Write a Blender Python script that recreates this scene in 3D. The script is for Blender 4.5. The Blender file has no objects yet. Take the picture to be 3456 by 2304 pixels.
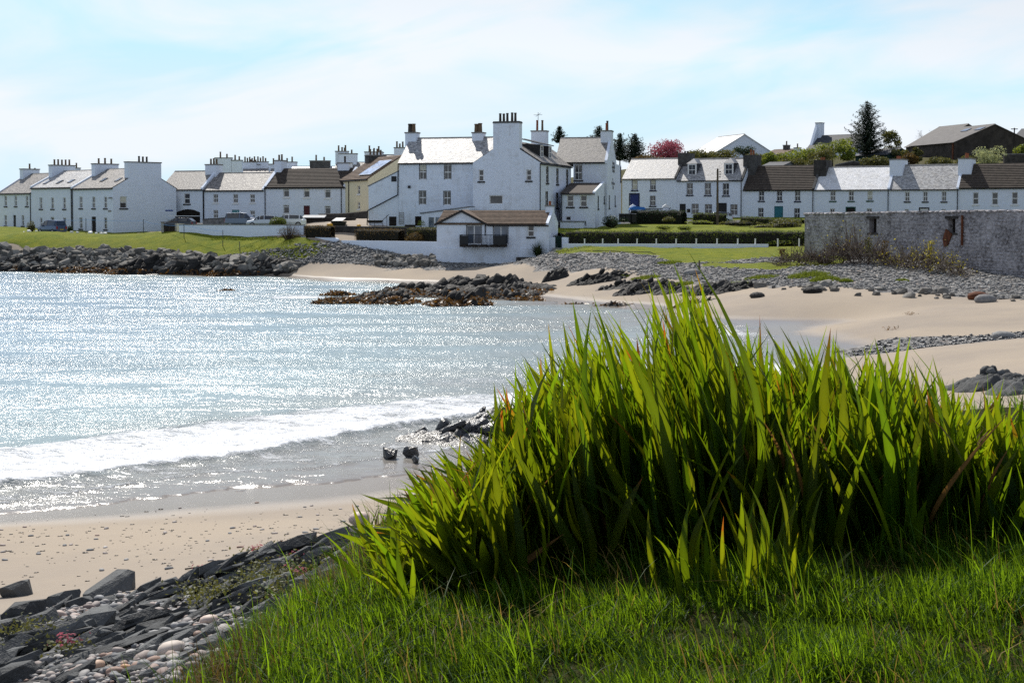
import bpy, bmesh, math, random
import numpy as np
from mathutils import Vector, Matrix
random.seed(7); RNG = np.random.default_rng(11)
R = math.radians
scene = bpy.context.scene
COL = scene.collection

# ------------------------------------------------------------------ camera, sky, sun, exposure
CAM_H, HOR, FPX, PITCH = 6.7, 720.0, 5000.0, R(2.5)
CY = HOR + FPX * math.tan(PITCH)
cam = bpy.data.cameras.new('camera')
cam.sensor_width = 36.0; cam.lens = 36.0 * FPX / 3456.0
cam.shift_y = -(1152.0 - CY) / 3456.0
cam.clip_start = 0.1; cam.clip_end = 6000
cam_o = bpy.data.objects.new('camera', cam); COL.objects.link(cam_o)
cam_o.location = (0, 0, CAM_H); cam_o.rotation_euler = (math.pi / 2 - PITCH, 0, 0)
scene.camera = cam_o

SUN_AZ, SUN_EL = 18.0, 47.0          # degrees left of the view direction, and above the horizon
sd = Vector((-math.sin(R(SUN_AZ)) * math.cos(R(SUN_EL)), math.cos(R(SUN_AZ)) * math.cos(R(SUN_EL)), math.sin(R(SUN_EL))))
sun = bpy.data.lights.new('sun', 'SUN'); sun.energy = 4.6; sun.angle = R(0.53); sun.color = (1.0, 0.95, 0.87)
sun_o = bpy.data.objects.new('sun', sun); COL.objects.link(sun_o)
sun_o.rotation_euler = sd.to_track_quat('Z', 'Y').to_euler(); sun_o.location = (-40, 60, 90)

world = bpy.data.worlds.new('World'); scene.world = world; world.use_nodes = True
wn, wl = world.node_tree.nodes, world.node_tree.links
wn.clear()
w_out = wn.new('ShaderNodeOutputWorld'); w_bg = wn.new('ShaderNodeBackground'); w_bg.inputs['Strength'].default_value = 0.112
w_sky = wn.new('ShaderNodeTexSky'); w_sky.sky_type = 'NISHITA'; w_sky.sun_disc = False
w_sky.sun_elevation = R(SUN_EL); w_sky.sun_rotation = R(-SUN_AZ)
w_sky.air_density = 1.0; w_sky.dust_density = 0.3; w_sky.ozone_density = 2.5; w_sky.altitude = 0
def wnode(t, **kw):
    n = wn.new(t)
    for k, v in kw.items(): setattr(n, k, v)
    return n
# thin high cloud: fractal noise over azimuth and elevation, the same all round the horizon
w_tc = wnode('ShaderNodeTexCoord'); w_sep = wnode('ShaderNodeSeparateXYZ'); wl.new(w_tc.outputs['Generated'], w_sep.inputs[0])
w_az = wnode('ShaderNodeMath', operation='ARCTAN2'); wl.new(w_sep.outputs[0], w_az.inputs[0]); wl.new(w_sep.outputs[1], w_az.inputs[1])
w_shear = wnode('ShaderNodeMath', operation='MULTIPLY_ADD'); w_shear.inputs[1].default_value = -0.16
wl.new(w_az.outputs[0], w_shear.inputs[0]); wl.new(w_sep.outputs[2], w_shear.inputs[2])
w_cmb = wnode('ShaderNodeCombineXYZ'); wl.new(w_az.outputs[0], w_cmb.inputs[0]); wl.new(w_shear.outputs[0], w_cmb.inputs[1])
w_map = wnode('ShaderNodeMapping'); w_map.inputs['Scale'].default_value = (4.8, 18.0, 1.0); w_map.inputs['Location'].default_value = (11.7, 1.6, 0)
wl.new(w_cmb.outputs[0], w_map.inputs[0])
w_n = wnode('ShaderNodeTexNoise'); w_n.inputs['Scale'].default_value = 1.0; w_n.inputs['Detail'].default_value = 7; w_n.inputs['Roughness'].default_value = 0.5; w_n.inputs['Distortion'].default_value = 0.5
wl.new(w_map.outputs[0], w_n.inputs['Vector'])
w_r = wnode('ShaderNodeValToRGB'); w_r.color_ramp.elements[0].position = 0.34; w_r.color_ramp.elements[1].position = 0.60
w_r.color_ramp.elements[0].color = (0.10, 0.10, 0.10, 1); w_r.color_ramp.elements[1].color = (0.95, 0.95, 0.95, 1)
wl.new(w_n.outputs['Fac'], w_r.inputs[0])
w_tint = wnode('ShaderNodeMix', data_type='RGBA', blend_type='MULTIPLY'); w_tint.inputs[0].default_value = 1.0
w_tint.inputs[7].default_value = (0.72, 0.93, 1.16, 1); wl.new(w_sky.outputs[0], w_tint.inputs[6])
w_bw = wnode('ShaderNodeRGBToBW'); wl.new(w_sky.outputs[0], w_bw.inputs[0])
w_cl = wnode('ShaderNodeMath', operation='MULTIPLY_ADD'); w_cl.inputs[1].default_value = 0.55; w_cl.inputs[2].default_value = 3.5; wl.new(w_bw.outputs[0], w_cl.inputs[0])
w_cc = wnode('ShaderNodeMix', data_type='RGBA', blend_type='MULTIPLY'); w_cc.inputs[0].default_value = 1.0; w_cc.inputs[7].default_value = (0.93, 0.98, 1.05, 1); w_cm = wnode('ShaderNodeMath', operation='MINIMUM'); w_cm.inputs[1].default_value = 7.6; wl.new(w_cl.outputs[0], w_cm.inputs[0]); wl.new(w_cm.outputs[0], w_cc.inputs[6])
w_mix = wnode('ShaderNodeMix', data_type='RGBA'); wl.new(w_r.outputs[0], w_mix.inputs[0]); w_lim = wnode('ShaderNodeMix', data_type='RGBA', blend_type='DARKEN'); w_lim.inputs[0].default_value = 1.0; w_lim.inputs[7].default_value = (5.0, 6.9, 7.9, 1); wl.new(w_tint.outputs[2], w_lim.inputs[6]); wl.new(w_lim.outputs[2], w_mix.inputs[6]); wl.new(w_cc.outputs[2], w_mix.inputs[7])
wl.new(w_mix.outputs[2], w_bg.inputs['Color']); wl.new(w_bg.outputs[0], w_out.inputs['Surface'])

scene.view_settings.view_transform = 'Standard'; scene.view_settings.look = 'None'
scene.view_settings.exposure = 0.2; scene.view_settings.gamma = 1.0; scene.view_settings.use_curve_mapping = False
scene.render.engine = 'CYCLES'
scene.cycles.use_denoising = False
scene.cycles.max_bounces = 6; scene.cycles.diffuse_bounces = 2; scene.cycles.glossy_bounces = 3
scene.cycles.transmission_bounces = 4; scene.cycles.transparent_max_bounces = 8
scene.cycles.sample_clamp_indirect = 6.0

# ------------------------------------------------------------------ mapping between the photograph's pixels and places
CP, SP = math.cos(PITCH), math.sin(PITCH)
def ray(px, py):
    u = (px - 1728.0) / FPX; v = (CY - py) / FPX
    return u, CP + v * SP, -SP + v * CP
def P(px, py, d):
    x, y, z = ray(px, py); t = d / y
    return Vector((x * t, d, CAM_H + z * t))
def PX(px, d):                       # plan position on the vertical plane at distance d (near the horizon)
    p = P(px, HOR, d); return p.x, d

# ------------------------------------------------------------------ small numeric helpers
def _h(ix, iy, s):
    n = (ix.astype(np.int64) * 374761393 + iy.astype(np.int64) * 668265263 + s * 982451653) & 0x7fffffff
    n = ((n ^ (n >> 13)) * 1274126177) & 0x7fffffff
    return ((n ^ (n >> 16)) & 0xffff) / 65535.0
def vnoise(x, y, s=0):
    x = np.asarray(x, float); y = np.asarray(y, float)
    ix = np.floor(x); iy = np.floor(y); fx = x - ix; fy = y - iy
    fx = fx * fx * (3 - 2 * fx); fy = fy * fy * (3 - 2 * fy)
    a = _h(ix, iy, s); b = _h(ix + 1, iy, s); c = _h(ix, iy + 1, s); d = _h(ix + 1, iy + 1, s)
    return (a * (1 - fx) + b * fx) * (1 - fy) + (c * (1 - fx) + d * fx) * fy
def fbm(x, y, o=4, s=0, g=0.5):
    t = 0; a = 1; n = 0
    for i in range(o):
        t = t + a * vnoise(x * 2 ** i, y * 2 ** i, s + i * 17); n += a; a *= g
    return t / n
def sstep(a, b, x):
    t = np.clip((x - a) / (b - a), 0, 1); return t * t * (3 - 2 * t)
def tps_fit(pts):
    p = np.array(pts, float); n = len(p); xy = p[:, :2]
    d2 = ((xy[:, None] - xy[None]) ** 2).sum(2)
    K = np.where(d2 > 0, 0.5 * d2 * np.log(np.maximum(d2, 1e-12)), 0) + np.eye(n) * 7.0
    A = np.zeros((n + 3, n + 3)); A[:n, :n] = K; A[:n, n] = 1; A[:n, n + 1:] = xy; A[n, :n] = 1; A[n + 1:, :n] = xy.T
    b = np.zeros(n + 3); b[:n] = p[:, 2]
    return xy, np.linalg.solve(A, b)
def tps_eval(f, x, y):
    xy, w = f; x = np.asarray(x, float); y = np.asarray(y, float); sh = x.shape
    x = x.ravel(); y = y.ravel(); out = w[-3] + w[-2] * x + w[-1] * y
    for (cx, cy), wi in zip(xy, w[:-3]):
        d2 = (x - cx) ** 2 + (y - cy) ** 2
        out = out + wi * 0.5 * d2 * np.log(np.maximum(d2, 1e-12))
    return out.reshape(sh)
def inpoly(x, y, poly):
    x = np.asarray(x, float); y = np.asarray(y, float); r = np.zeros(x.shape, bool); n = len(poly)
    for i in range(n):
        x1, y1 = poly[i][:2]; x2, y2 = poly[(i + 1) % n][:2]
        if y1 == y2: continue
        c = ((y1 > y) != (y2 > y)) & (x < (x2 - x1) * (y - y1) / (y2 - y1) + x1)
        r ^= c
    return r

# ------------------------------------------------------------------ materials
MATS = {}
def nodes_of(name):
    m = bpy.data.materials.new(name); m.use_nodes = True
    nt = m.node_tree; nt.nodes.clear()
    o = nt.nodes.new('ShaderNodeOutputMaterial'); b = nt.nodes.new('ShaderNodeBsdfPrincipled')
    nt.links.new(b.outputs[0], o.inputs['Surface'])
    return m, nt, b, o
class NT:
    def __init__(s, nt): s.nt = nt
    def n(s, t, ins=None, **kw):
        n = s.nt.nodes.new(t)
        for k, v in kw.items(): setattr(n, k, v)
        for k, v in (ins or {}).items():
            if hasattr(v, 'is_output') or isinstance(v, bpy.types.NodeSocket): s.nt.links.new(v, n.inputs[k])
            else: n.inputs[k].default_value = v
        return n
    def noise(s, vec, scale, detail=3, rough=0.55, dist=0.0):
        return s.n('ShaderNodeTexNoise', {'Vector': vec, 'Scale': scale, 'Detail': detail, 'Roughness': rough, 'Distortion': dist}).outputs['Fac']
    def ramp(s, fac, stops):
        r = s.n('ShaderNodeValToRGB', {0: fac}); e = r.color_ramp.elements
        while len(e) < len(stops): e.new(0.5)
        for i, (p, c) in enumerate(stops):
            e[i].position = p; e[i].color = (c, c, c, 1) if not hasattr(c, '__len__') else (*c[:3], 1)
        return r.outputs[0]
    def mix(s, f, a, b, blend='MIX'):
        n = s.n('ShaderNodeMix', data_type='RGBA', blend_type=blend)
        for i, v in ((0, f), (6, a), (7, b)):
            if isinstance(v, bpy.types.NodeSocket): s.nt.links.new(v, n.inputs[i])
            else: n.inputs[i].default_value = v if i == 0 else (*v[:3], 1)
        return n.outputs[2]
    def math(s, op, a, b=0.0, c=0.0):
        n = s.n('ShaderNodeMath', operation=op)
        for i, v in enumerate((a, b, c)):
            if isinstance(v, bpy.types.NodeSocket): s.nt.links.new(v, n.inputs[i])
            else: n.inputs[i].default_value = v
        return n.outputs[0]
    def pos(s): return s.n('ShaderNodeNewGeometry').outputs['Position']
    def attr(s, name): return s.n('ShaderNodeAttribute', attribute_name=name)
    def scaled(s, vec, sc):
        return s.n('ShaderNodeMapping', {'Vector': vec, 'Scale': sc}).outputs[0]
    def bump(s, h, strength=0.5, dist=0.02, normal=None):
        i = {'Height': h, 'Strength': strength, 'Distance': dist}
        if normal is not None: i['Normal'] = normal
        return s.n('ShaderNodeBump', i).outputs[0]
def paint(name, col, rough=0.7, var=0.15, scale=1.5, bump=0.0, bscale=12.0, spec=0.3, metal=0.0, col2=None, stretch=(1, 1, 1), coord='pos'):
    if name in MATS: return MATS[name]
    m, nt, b, o = nodes_of(name); g = NT(nt)
    pos = g.pos() if coord == 'pos' else g.n('ShaderNodeTexCoord').outputs['Object']
    pos = g.scaled(pos, stretch)
    f = g.ramp(g.noise(pos, scale, 5, 0.6), [(0.3, 0.0), (0.7, 1.0)])
    c2 = col2 or tuple(c * (1 - var * 2) for c in col)
    c = g.mix(f, col, c2)
    nt.links.new(c, b.inputs['Base Color'])
    b.inputs['Roughness'].default_value = rough; b.inputs['Specular IOR Level'].default_value = spec; b.inputs['Metallic'].default_value = metal
    if bump:
        nt.links.new(g.bump(g.noise(pos, bscale, 4, 0.6), bump, 0.03), b.inputs['Normal'])
    MATS[name] = m; return m

def leafmat(name, col, trans, rough=0.5, tvar=0.35, tmix=0.5, spec=0.4, tipcol=None):
    m, nt, b, o = nodes_of(name); g = NT(nt)
    va = g.attr('tint').outputs['Fac']
    c = g.mix(va, tuple(x * (1 - tvar) for x in col), tuple(min(1, x * (1 + tvar)) for x in col))
    t = g.mix(va, tuple(x * (1 - tvar) for x in trans), tuple(min(1, x * (1 + tvar)) for x in trans))
    if tipcol:
        rnd = g.n('ShaderNodeObjectInfo').outputs['Random']
        along = g.attr('along').outputs['Fac']
        lim = g.ramp(rnd, [(0.0, 0.78), (0.07, 0.92), (0.15, 1.0), (1.0, 1.0)])
        nz = g.math('MULTIPLY_ADD', g.noise(g.n('ShaderNodeTexCoord').outputs['Object'], 14, 2), 0.22, -0.11)
        k = g.ramp(g.math('ADD', g.math('SUBTRACT', along, lim), nz), [(0.0, 0.0), (0.13, 1.0)])
        hue = g.n('ShaderNodeHueSaturation', {'Hue': g.math('MULTIPLY_ADD', rnd, 0.05, 0.468), 'Color': c}).outputs[0]
        hut = g.n('ShaderNodeHueSaturation', {'Hue': g.math('MULTIPLY_ADD', rnd, 0.055, 0.463), 'Color': t}).outputs[0]
        c = g.mix(k, hue, (0.16, 0.05, 0.012)); t = g.mix(k, hut, (0.62, 0.17, 0.02))
    nt.links.new(c, b.inputs['Base Color']); b.inputs['Roughness'].default_value = rough; b.inputs['Specular IOR Level'].default_value = spec
    tr = g.n('ShaderNodeBsdfTranslucent', {'Color': t}); mx = g.n('ShaderNodeMixShader', {0: tmix, 1: b.outputs[0], 2: tr.outputs[0]})
    nt.links.new(mx.outputs[0], o.inputs['Surface']); MATS[name] = m; return m

def slate(name, ca, cb, rough=0.36, spec=0.75, flecks=1.0, w=0.26, h=0.17):
    m, nt, b, o = nodes_of(name); g = NT(nt)
    uv = g.n('ShaderNodeUVMap').outputs[0]
    br = g.n('ShaderNodeTexBrick', {'Vector': uv, 'Color1': (0, 0, 0, 1), 'Color2': (1, 1, 1, 1), 'Mortar': (0.5, 0.5, 0.5, 1), 'Scale': 1.0, 'Mortar Size': 0.006, 'Brick Width': w, 'Row Height': h, 'Bias': 0.0})
    each = br.outputs['Color']; mort = br.outputs['Fac']
    big = g.noise(uv, 0.9, 4, 0.6); med = g.noise(g.scaled(uv, (2.2, 5.0, 1)), 1.0, 3, 0.7)
    f = g.math('ADD', g.math('MULTIPLY', each, 0.55), g.math('MULTIPLY', med, 0.55))
    c = g.mix(g.ramp(f, [(0.2, 0.0), (0.8, 1.0)]), ca, cb)
    c = g.mix(g.ramp(big, [(0.45, 0.0), (0.75, 0.5)]), c, (0.30, 0.27, 0.22))
    c = g.mix(mort, c, (0.03, 0.03, 0.03))
    nt.links.new(c, b.inputs['Base Color'])
    nt.links.new(g.math('MULTIPLY_ADD', f, 0.25, rough - 0.12), b.inputs['Roughness'])
    b.inputs['Specular IOR Level'].default_value = spec
    hgt = g.math('ADD', g.math('MULTIPLY', med, flecks), g.math('MULTIPLY', g.math('SUBTRACT', each, mort), 0.5 * flecks))
    nt.links.new(g.bump(hgt, 0.9, 0.03), b.inputs['Normal'])
    MATS[name] = m; return m

def whitewash(name, col=(0.80, 0.80, 0.79), dirt=(0.55, 0.54, 0.50), amount=0.35):
    m, nt, b, o = nodes_of(name); g = NT(nt); p = g.pos()
    streak = g.noise(g.scaled(p, (1.6, 1.6, 0.22)), 1.0, 5, 0.65)
    blot = g.noise(g.scaled(p, (0.7, 0.7, 1.6)), 1.1, 5, 0.7)
    f = g.math('MULTIPLY', g.ramp(g.math('ADD', g.math('MULTIPLY', streak, 0.5), g.math('MULTIPLY', blot, 0.5)), [(0.5, 0.0), (0.74, 1.0)]), amount)
    nt.links.new(g.mix(f, col, dirt), b.inputs['Base Color']); b.inputs['Roughness'].default_value = 0.85; b.inputs['Specular IOR Level'].default_value = 0.2
    rub = g.noise(g.scaled(p, (2.0, 2.0, 4.0)), 1.6, 4, 0.6)
    nt.links.new(g.bump(rub, 0.8, 0.05), b.inputs['Normal'])
    MATS[name] = m; return m
whitewash('white_render', (0.71, 0.765, 0.855), (0.48, 0.49, 0.51)); whitewash('white_render_worn', (0.70, 0.755, 0.845), (0.42, 0.41, 0.40), 0.75)  # blue cast of the skylight is put into the white wall colour
whitewash('cream_render', (0.74, 0.66, 0.46), (0.5, 0.44, 0.32), 0.4)
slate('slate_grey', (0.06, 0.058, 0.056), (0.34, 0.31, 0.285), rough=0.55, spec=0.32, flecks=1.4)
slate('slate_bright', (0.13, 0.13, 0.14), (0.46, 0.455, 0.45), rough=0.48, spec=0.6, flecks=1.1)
slate('slate_glare', (0.52, 0.53, 0.55), (0.74, 0.74, 0.75), rough=0.45, spec=0.9, flecks=0.3)  # roof glare is put into the pale base colour
paint('tile_brown', (0.085, 0.066, 0.052), 0.85, 0.3, 2.5, 0.4, 8)
paint('tile_warm', (0.17, 0.115, 0.08), 0.85, 0.3, 2.5, 0.4, 8)
paint('stone_dark', (0.070, 0.064, 0.058), 0.9, 0.35, 1.8, 0.8, 6)
paint('chimney_grey', (0.10, 0.098, 0.094), 0.9, 0.3, 2.0, 0.7, 6)
paint('chimney_cope', (0.30, 0.29, 0.27), 0.9, 0.3, 3, 0.4, 8)
paint('pot_buff', (0.19, 0.125, 0.075), 0.8, 0.3, 6); paint('pot_dark', (0.075, 0.060, 0.05), 0.8, 0.3, 6); paint('pot_terracotta', (0.34, 0.11, 0.05), 0.8, 0.25, 6)
paint('frame_white', (0.78, 0.78, 0.77), 0.5, 0.05); paint('trim_navy', (0.012, 0.018, 0.05), 0.5, 0.1); paint('trim_black', (0.014, 0.014, 0.016), 0.5, 0.1)
paint('trim_green', (0.012, 0.07, 0.05), 0.5, 0.1); paint('door_teal', (0.02, 0.15, 0.19), 0.45, 0.1); paint('door_aqua', (0.12, 0.30, 0.33), 0.5, 0.1)
paint('door_maroon', (0.085, 0.012, 0.018), 0.5, 0.15); paint('door_blue', (0.015, 0.03, 0.16), 0.45, 0.1); paint('blind_cream', (0.62, 0.60, 0.50), 0.9, 0.08)
paint('void_dark', (0.02, 0.014, 0.011), 0.95, 0.3); paint('concrete', (0.36, 0.35, 0.33), 0.9, 0.2, 2, 0.4, 10)
paint('iron_black', (0.012, 0.013, 0.016), 0.45, 0.1); paint('post_steel', (0.06, 0.065, 0.07), 0.5, 0.1)
paint('timber_grey', (0.13, 0.10, 0.075), 0.9, 0.3, 3, 0.4, 10, stretch=(6, 6, 0.6)); paint('timber_dark', (0.03, 0.024, 0.02), 0.9, 0.3, 3, 0.4, 10)
paint('rust', (0.17, 0.055, 0.022), 0.85, 0.35, 4); paint('lead', (0.20, 0.21, 0.23), 0.5, 0.2, 2)
paint('sign_blue', (0.03, 0.08, 0.32), 0.5, 0.05); paint('rope_blue', (0.20, 0.42, 0.75), 0.6, 0.05); paint('letter_grey', (0.13, 0.13, 0.135), 0.8, 0.2)
paint('felt_green', (0.012, 0.045, 0.036), 0.8, 0.3); paint('felt_slate', (0.05, 0.055, 0.065), 0.7, 0.2); paint('barn_wall', (0.068, 0.058, 0.050), 0.95, 0.35, 0.8, 0.6, 5)
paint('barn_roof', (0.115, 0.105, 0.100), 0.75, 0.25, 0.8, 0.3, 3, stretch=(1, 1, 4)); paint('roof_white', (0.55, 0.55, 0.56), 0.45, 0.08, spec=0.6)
paint('plastic_black', (0.012, 0.012, 0.013), 0.5, 0.1); paint('plastic_yellow', (0.75, 0.38, 0.02), 0.5, 0.1); paint('plastic_white', (0.8, 0.8, 0.8), 0.4, 0.03); paint('tarp_blue', (0.03, 0.17, 0.5), 0.6, 0.1)
def glassy(name, col, rough=0.06, spec=0.6):
    m, nt, b, o = nodes_of(name); g = NT(nt)
    f = g.noise(g.scaled(g.pos(), (1.1, 1.1, 0.9)), 1.0, 3)
    nt.links.new(g.mix(g.ramp(f, [(0.35, 0), (0.65, 1)]), col, tuple(min(1, c * 2.6 + 0.01) for c in col)), b.inputs['Base Color'])
    b.inputs['Roughness'].default_value = rough; b.inputs['Specular IOR Level'].default_value = spec; MATS[name] = m
glassy('pane_dark', (0.022, 0.022, 0.026)); glassy('pane_blue', (0.05, 0.065, 0.09)); glassy('solar', (0.20, 0.24, 0.34), 0.12, 1.0); glassy('car_glass', (0.012, 0.014, 0.017), 0.03, 0.9)
def carpaint(name, col, metal=0.35):
    m, nt, b, o = nodes_of(name); b.inputs['Base Color'].default_value = (*col, 1); b.inputs['Metallic'].default_value = metal
    b.inputs['Roughness'].default_value = 0.28; b.inputs['Coat Weight'].default_value = 0.6; b.inputs['Coat Roughness'].default_value = 0.05; MATS[name] = m
carpaint('car_blue', (0.035, 0.075, 0.18)); carpaint('car_navy', (0.012, 0.016, 0.03)); carpaint('car_slate', (0.10, 0.13, 0.19)); carpaint('car_silver', (0.42, 0.46, 0.52)); carpaint('car_white', (0.72, 0.73, 0.76), 0.0); carpaint('car_dark', (0.03, 0.032, 0.036))
paint('tyre', (0.015, 0.015, 0.015), 0.85, 0.1); paint('rim', (0.35, 0.36, 0.38), 0.35, 0.1, metal=0.7); paint('lamp_red', (0.35, 0.01, 0.01), 0.3, 0.05); paint('lamp_clear', (0.6, 0.62, 0.65), 0.15, 0.05); paint('plate_yellow', (0.6, 0.45, 0.05), 0.5, 0.05)
MAT = lambda k: MATS[k]

# ------------------------------------------------------------------ mesh building
class MB:
    def __init__(s): s.v = []; s.f = []; s.uv = []; s.smooth = False
    def quad(s, a, b, c, d, uv=None):
        i = len(s.v); s.v += [tuple(a), tuple(b), tuple(c), tuple(d)]; s.f.append((i, i + 1, i + 2, i + 3))
        s.uv += uv or [(0, 0)] * 4
    def poly(s, pts):
        i = len(s.v); s.v += [tuple(p) for p in pts]; s.f.append(tuple(range(i, i + len(pts)))); s.uv += [(0, 0)] * len(pts)
    def box(s, x0, x1, y0, y1, z0, z1, taper=0.0):
        tx = (x1 - x0) * taper / 2; ty = (y1 - y0) * taper / 2
        p = [(x0, y0, z0), (x1, y0, z0), (x1, y1, z0), (x0, y1, z0), (x0 + tx, y0 + ty, z1), (x1 - tx, y0 + ty, z1), (x1 - tx, y1 - ty, z1), (x0 + tx, y1 - ty, z1)]
        i = len(s.v); s.v += p
        for f in ((0, 3, 2, 1), (4, 5, 6, 7), (0, 1, 5, 4), (1, 2, 6, 5), (2, 3, 7, 6), (3, 0, 4, 7)):
            s.f.append(tuple(i + k for k in f)); s.uv += [(0, 0)] * 4
        return s
    def prism(s, ring, off):                     # a closed prism: ring of points, extruded by off
        o = Vector(off); a = [Vector(p) for p in ring]; b = [p + o for p in a]; n = len(a)
        i = len(s.v); s.v += [tuple(p) for p in a + b]
        s.f.append(tuple(range(i + n - 1, i - 1, -1))); s.f.append(tuple(range(i + n, i + 2 * n)))
        s.uv += [(0, 0)] * (2 * n)
        for k in range(n):
            k2 = (k + 1) % n; s.f.append((i + k, i + k2, i + n + k2, i + n + k)); s.uv += [(0, 0)] * 4
        return s
    def tube(s, p, q, r0, r1=None, n=6, caps=True):
        r1 = r0 if r1 is None else r1; p = Vector(p); q = Vector(q); d = (q - p)
        if d.length < 1e-6: return s
        d.normalize(); u = d.orthogonal().normalized(); w = d.cross(u); i = len(s.v)
        for c, r in ((p, r0), (q, r1)):
            for k in range(n):
                a = 2 * math.pi * k / n; s.v.append(tuple(c + u * (math.cos(a) * r) + w * (math.sin(a) * r)))
        for k in range(n):
            k2 = (k + 1) % n; s.f.append((i + k, i + k2, i + n + k2, i + n + k)); s.uv += [(0, 0)] * 4
        if caps:
            s.f.append(tuple(range(i + n - 1, i - 1, -1))); s.f.append(tuple(range(i + n, i + 2 * n))); s.uv += [(0, 0)] * (2 * n)
        return s
    def mesh(s, name, mat, smooth=False):
        me = bpy.data.meshes.new(name); me.from_pydata(s.v, [], s.f)
        uvl = me.uv_layers.new(name='UVMap'); uvl.data.foreach_set('uv', np.array(s.uv, np.float32).ravel())
        if mat: me.materials.append(MATS[mat] if isinstance(mat, str) else mat)
        if smooth: me.polygons.foreach_set('use_smooth', np.ones(len(me.polygons), bool))
        me.update(); return me
    def obj(s, name, mat, parent=None, smooth=False, loc=None, rz=None):
        return link(name, s.mesh(name, mat, smooth), parent, loc, rz)
def link(name, me, parent=None, loc=None, rz=None):
    o = bpy.data.objects.new(name, me); COL.objects.link(o)
    if parent is not None: o.parent = parent
    if loc is not None: o.location = loc
    if rz is not None: o.rotation_euler = (0, 0, rz)
    return o
def tag(o, label=None, cat=None, group=None, kind=None):
    kind = kind or ('thing' if cat else None)
    if label: o['label'] = label
    if cat: o['category'] = cat
    if group: o['group'] = group
    if kind: o['kind'] = kind
    return o
def thing(name, label, cat, loc=(0, 0, 0), rz=0.0, group=None):
    o = bpy.data.objects.new(name, None); COL.objects.link(o); o.location = loc; o.rotation_euler = (0, 0, rz); o.empty_display_size = 0.3
    return tag(o, label, cat, group)
def npmesh(name, v, f, mat=None, smooth=False, attrs=None):
    """v (n,3), f (m,3|4) arrays"""
    me = bpy.data.meshes.new(name); v = np.asarray(v, np.float32); f = np.asarray(f, np.int32); k = f.shape[1]
    me.vertices.add(len(v)); me.vertices.foreach_set('co', v.ravel())
    me.loops.add(f.size); me.loops.foreach_set('vertex_index', f.ravel())
    me.polygons.add(len(f)); me.polygons.foreach_set('loop_start', np.arange(0, f.size, k, dtype=np.int32))
    if smooth: me.polygons.foreach_set('use_smooth', np.ones(len(f), bool))
    for nm, a in (attrs or {}).items():
        at = me.attributes.new(nm, 'FLOAT', 'POINT'); at.data.foreach_set('value', np.asarray(a, np.float32))
    if mat is not None: me.materials.append(MATS[mat] if isinstance(mat, str) else mat)
    me.update(calc_edges=True); me.validate(); return me

# ------------------------------------------------------------------ the ground
def cpts(rows): return [tuple(P(*r)) for r in rows]
LOW = cpts([  # (px, py, distance) read off the photograph
    (0, 1740, 32.8), (600, 1660, 35.6), (1300, 1615, 37.4), (0, 1900, 24), (300, 2000, 20), (1000, 1830, 22), (1300, 1700, 32), (0, 2060, 18), (0, 2150, 15),
    (300, 2250, 12), (900, 2000, 14), (1100, 1900, 16.5), (1300, 1910, 16), (600, 2100, 14),
    (1200, 915, 150), (1600, 935, 141), (1900, 985, 118), (1800, 960, 133), (1300, 950, 145.6), (960, 933, 157), (650, 930, 160), (300, 922, 166), (0, 915, 172), (-400, 905, 181),
    (1475, 893, 149), (1855, 890, 149), (1300, 905, 152), (1152, 858, 157), (1475, 880, 151), (1020, 812, 162), (620, 792, 174), (1020, 846, 159.5), (880, 800, 168),
    (0, 790, 188), (300, 788, 186), (0, 815, 176), (300, 825, 174), (600, 835, 170), (900, 850, 162), (0, 870, 174.0), (600, 890, 165), (300, 880, 170), (430, 792, 184), (-300, 790, 190),
    (1900, 838, 147), (2300, 838, 144), (2700, 836, 139), (1900, 862, 139), (2050, 852, 139), (2300, 872, 132), (2500, 888, 125), (2700, 866, 129), (2500, 850, 136),
    (2000, 905, 128), (2300, 930, 118), (2600, 945, 108), (2900, 955, 103), (3200, 970, 98), (3456, 985, 94), (2300, 960, 112), (2600, 985, 100), (2900, 1010, 94), (3456, 1020, 88),
    (2500, 1010, 98), (2700, 1045, 92), (3100, 1050, 85), (3400, 1100, 76), (3000, 1125, 76), (3300, 1147, 68), (3100, 1180, 62), (3400, 1240, 52), (3456, 1300, 46),
    (3000, 870, 118), (3456, 955, 102), (3800, 960, 100)])
LOW += [(-60, 100, -3), (-30, 100, -2.2), (-15, 70, -1.3), (-20, 130, -1.5), (-40, 150, -1), (-10, 50, -.55), (0, 60, -.45), (8, 72, -.3), (-25, 60, -2), (-60, 60, -4), (0, 92, -.4), (10, 88, -.2), (-5, 44, -.2),
        (-100, 150, -4), (-30, 40, -1.6), (0, 40, 0), (5, 46, 0), (12, 58.8, 0), (16.6, 70, 0), (20, 90.5, 0.02), (11, 103, 0), (7, 107, -.05), (-8, 125, -.3), (-2, 112, -.35),
        (7.5, 42, .6), (6, 30, 1.2), (3, 22, 2.1), (6, 14, 3.4), (12, 30, 1.8), (20, 40, 2.0), (30, 60, 1.9), (45, 90, 2.4), (60, 100, 2.5), (-8, 12, 2.3), (-12, 16, 1.8), (-14, 24, 1.0), (-25, 28, .3), (-45, 30, -.6),
        (-3, 9, 3.3), (-4, 6, 3.5), (-8, 5, 3.0), (0, 0, 4.4), (5, 5, 4.6), (10, 10, 4.2), (30, 20, 3.5), (60, 50, 3.5), (90, 140, 4), (-20, 5, 1.5), (-150, 100, -6), (0, -20, 5), (60, -20, 5), (-60, -20, 2),
        (-60, 215, 4.0), (-90, 220, 4), (-60, 260, 4.2), (0, 200, 4), (60, 180, 4.2), (0, 260, 4.5), (100, 260, 5), (-150, 250, 3)]
LOWF = tps_fit(LOW)
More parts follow.
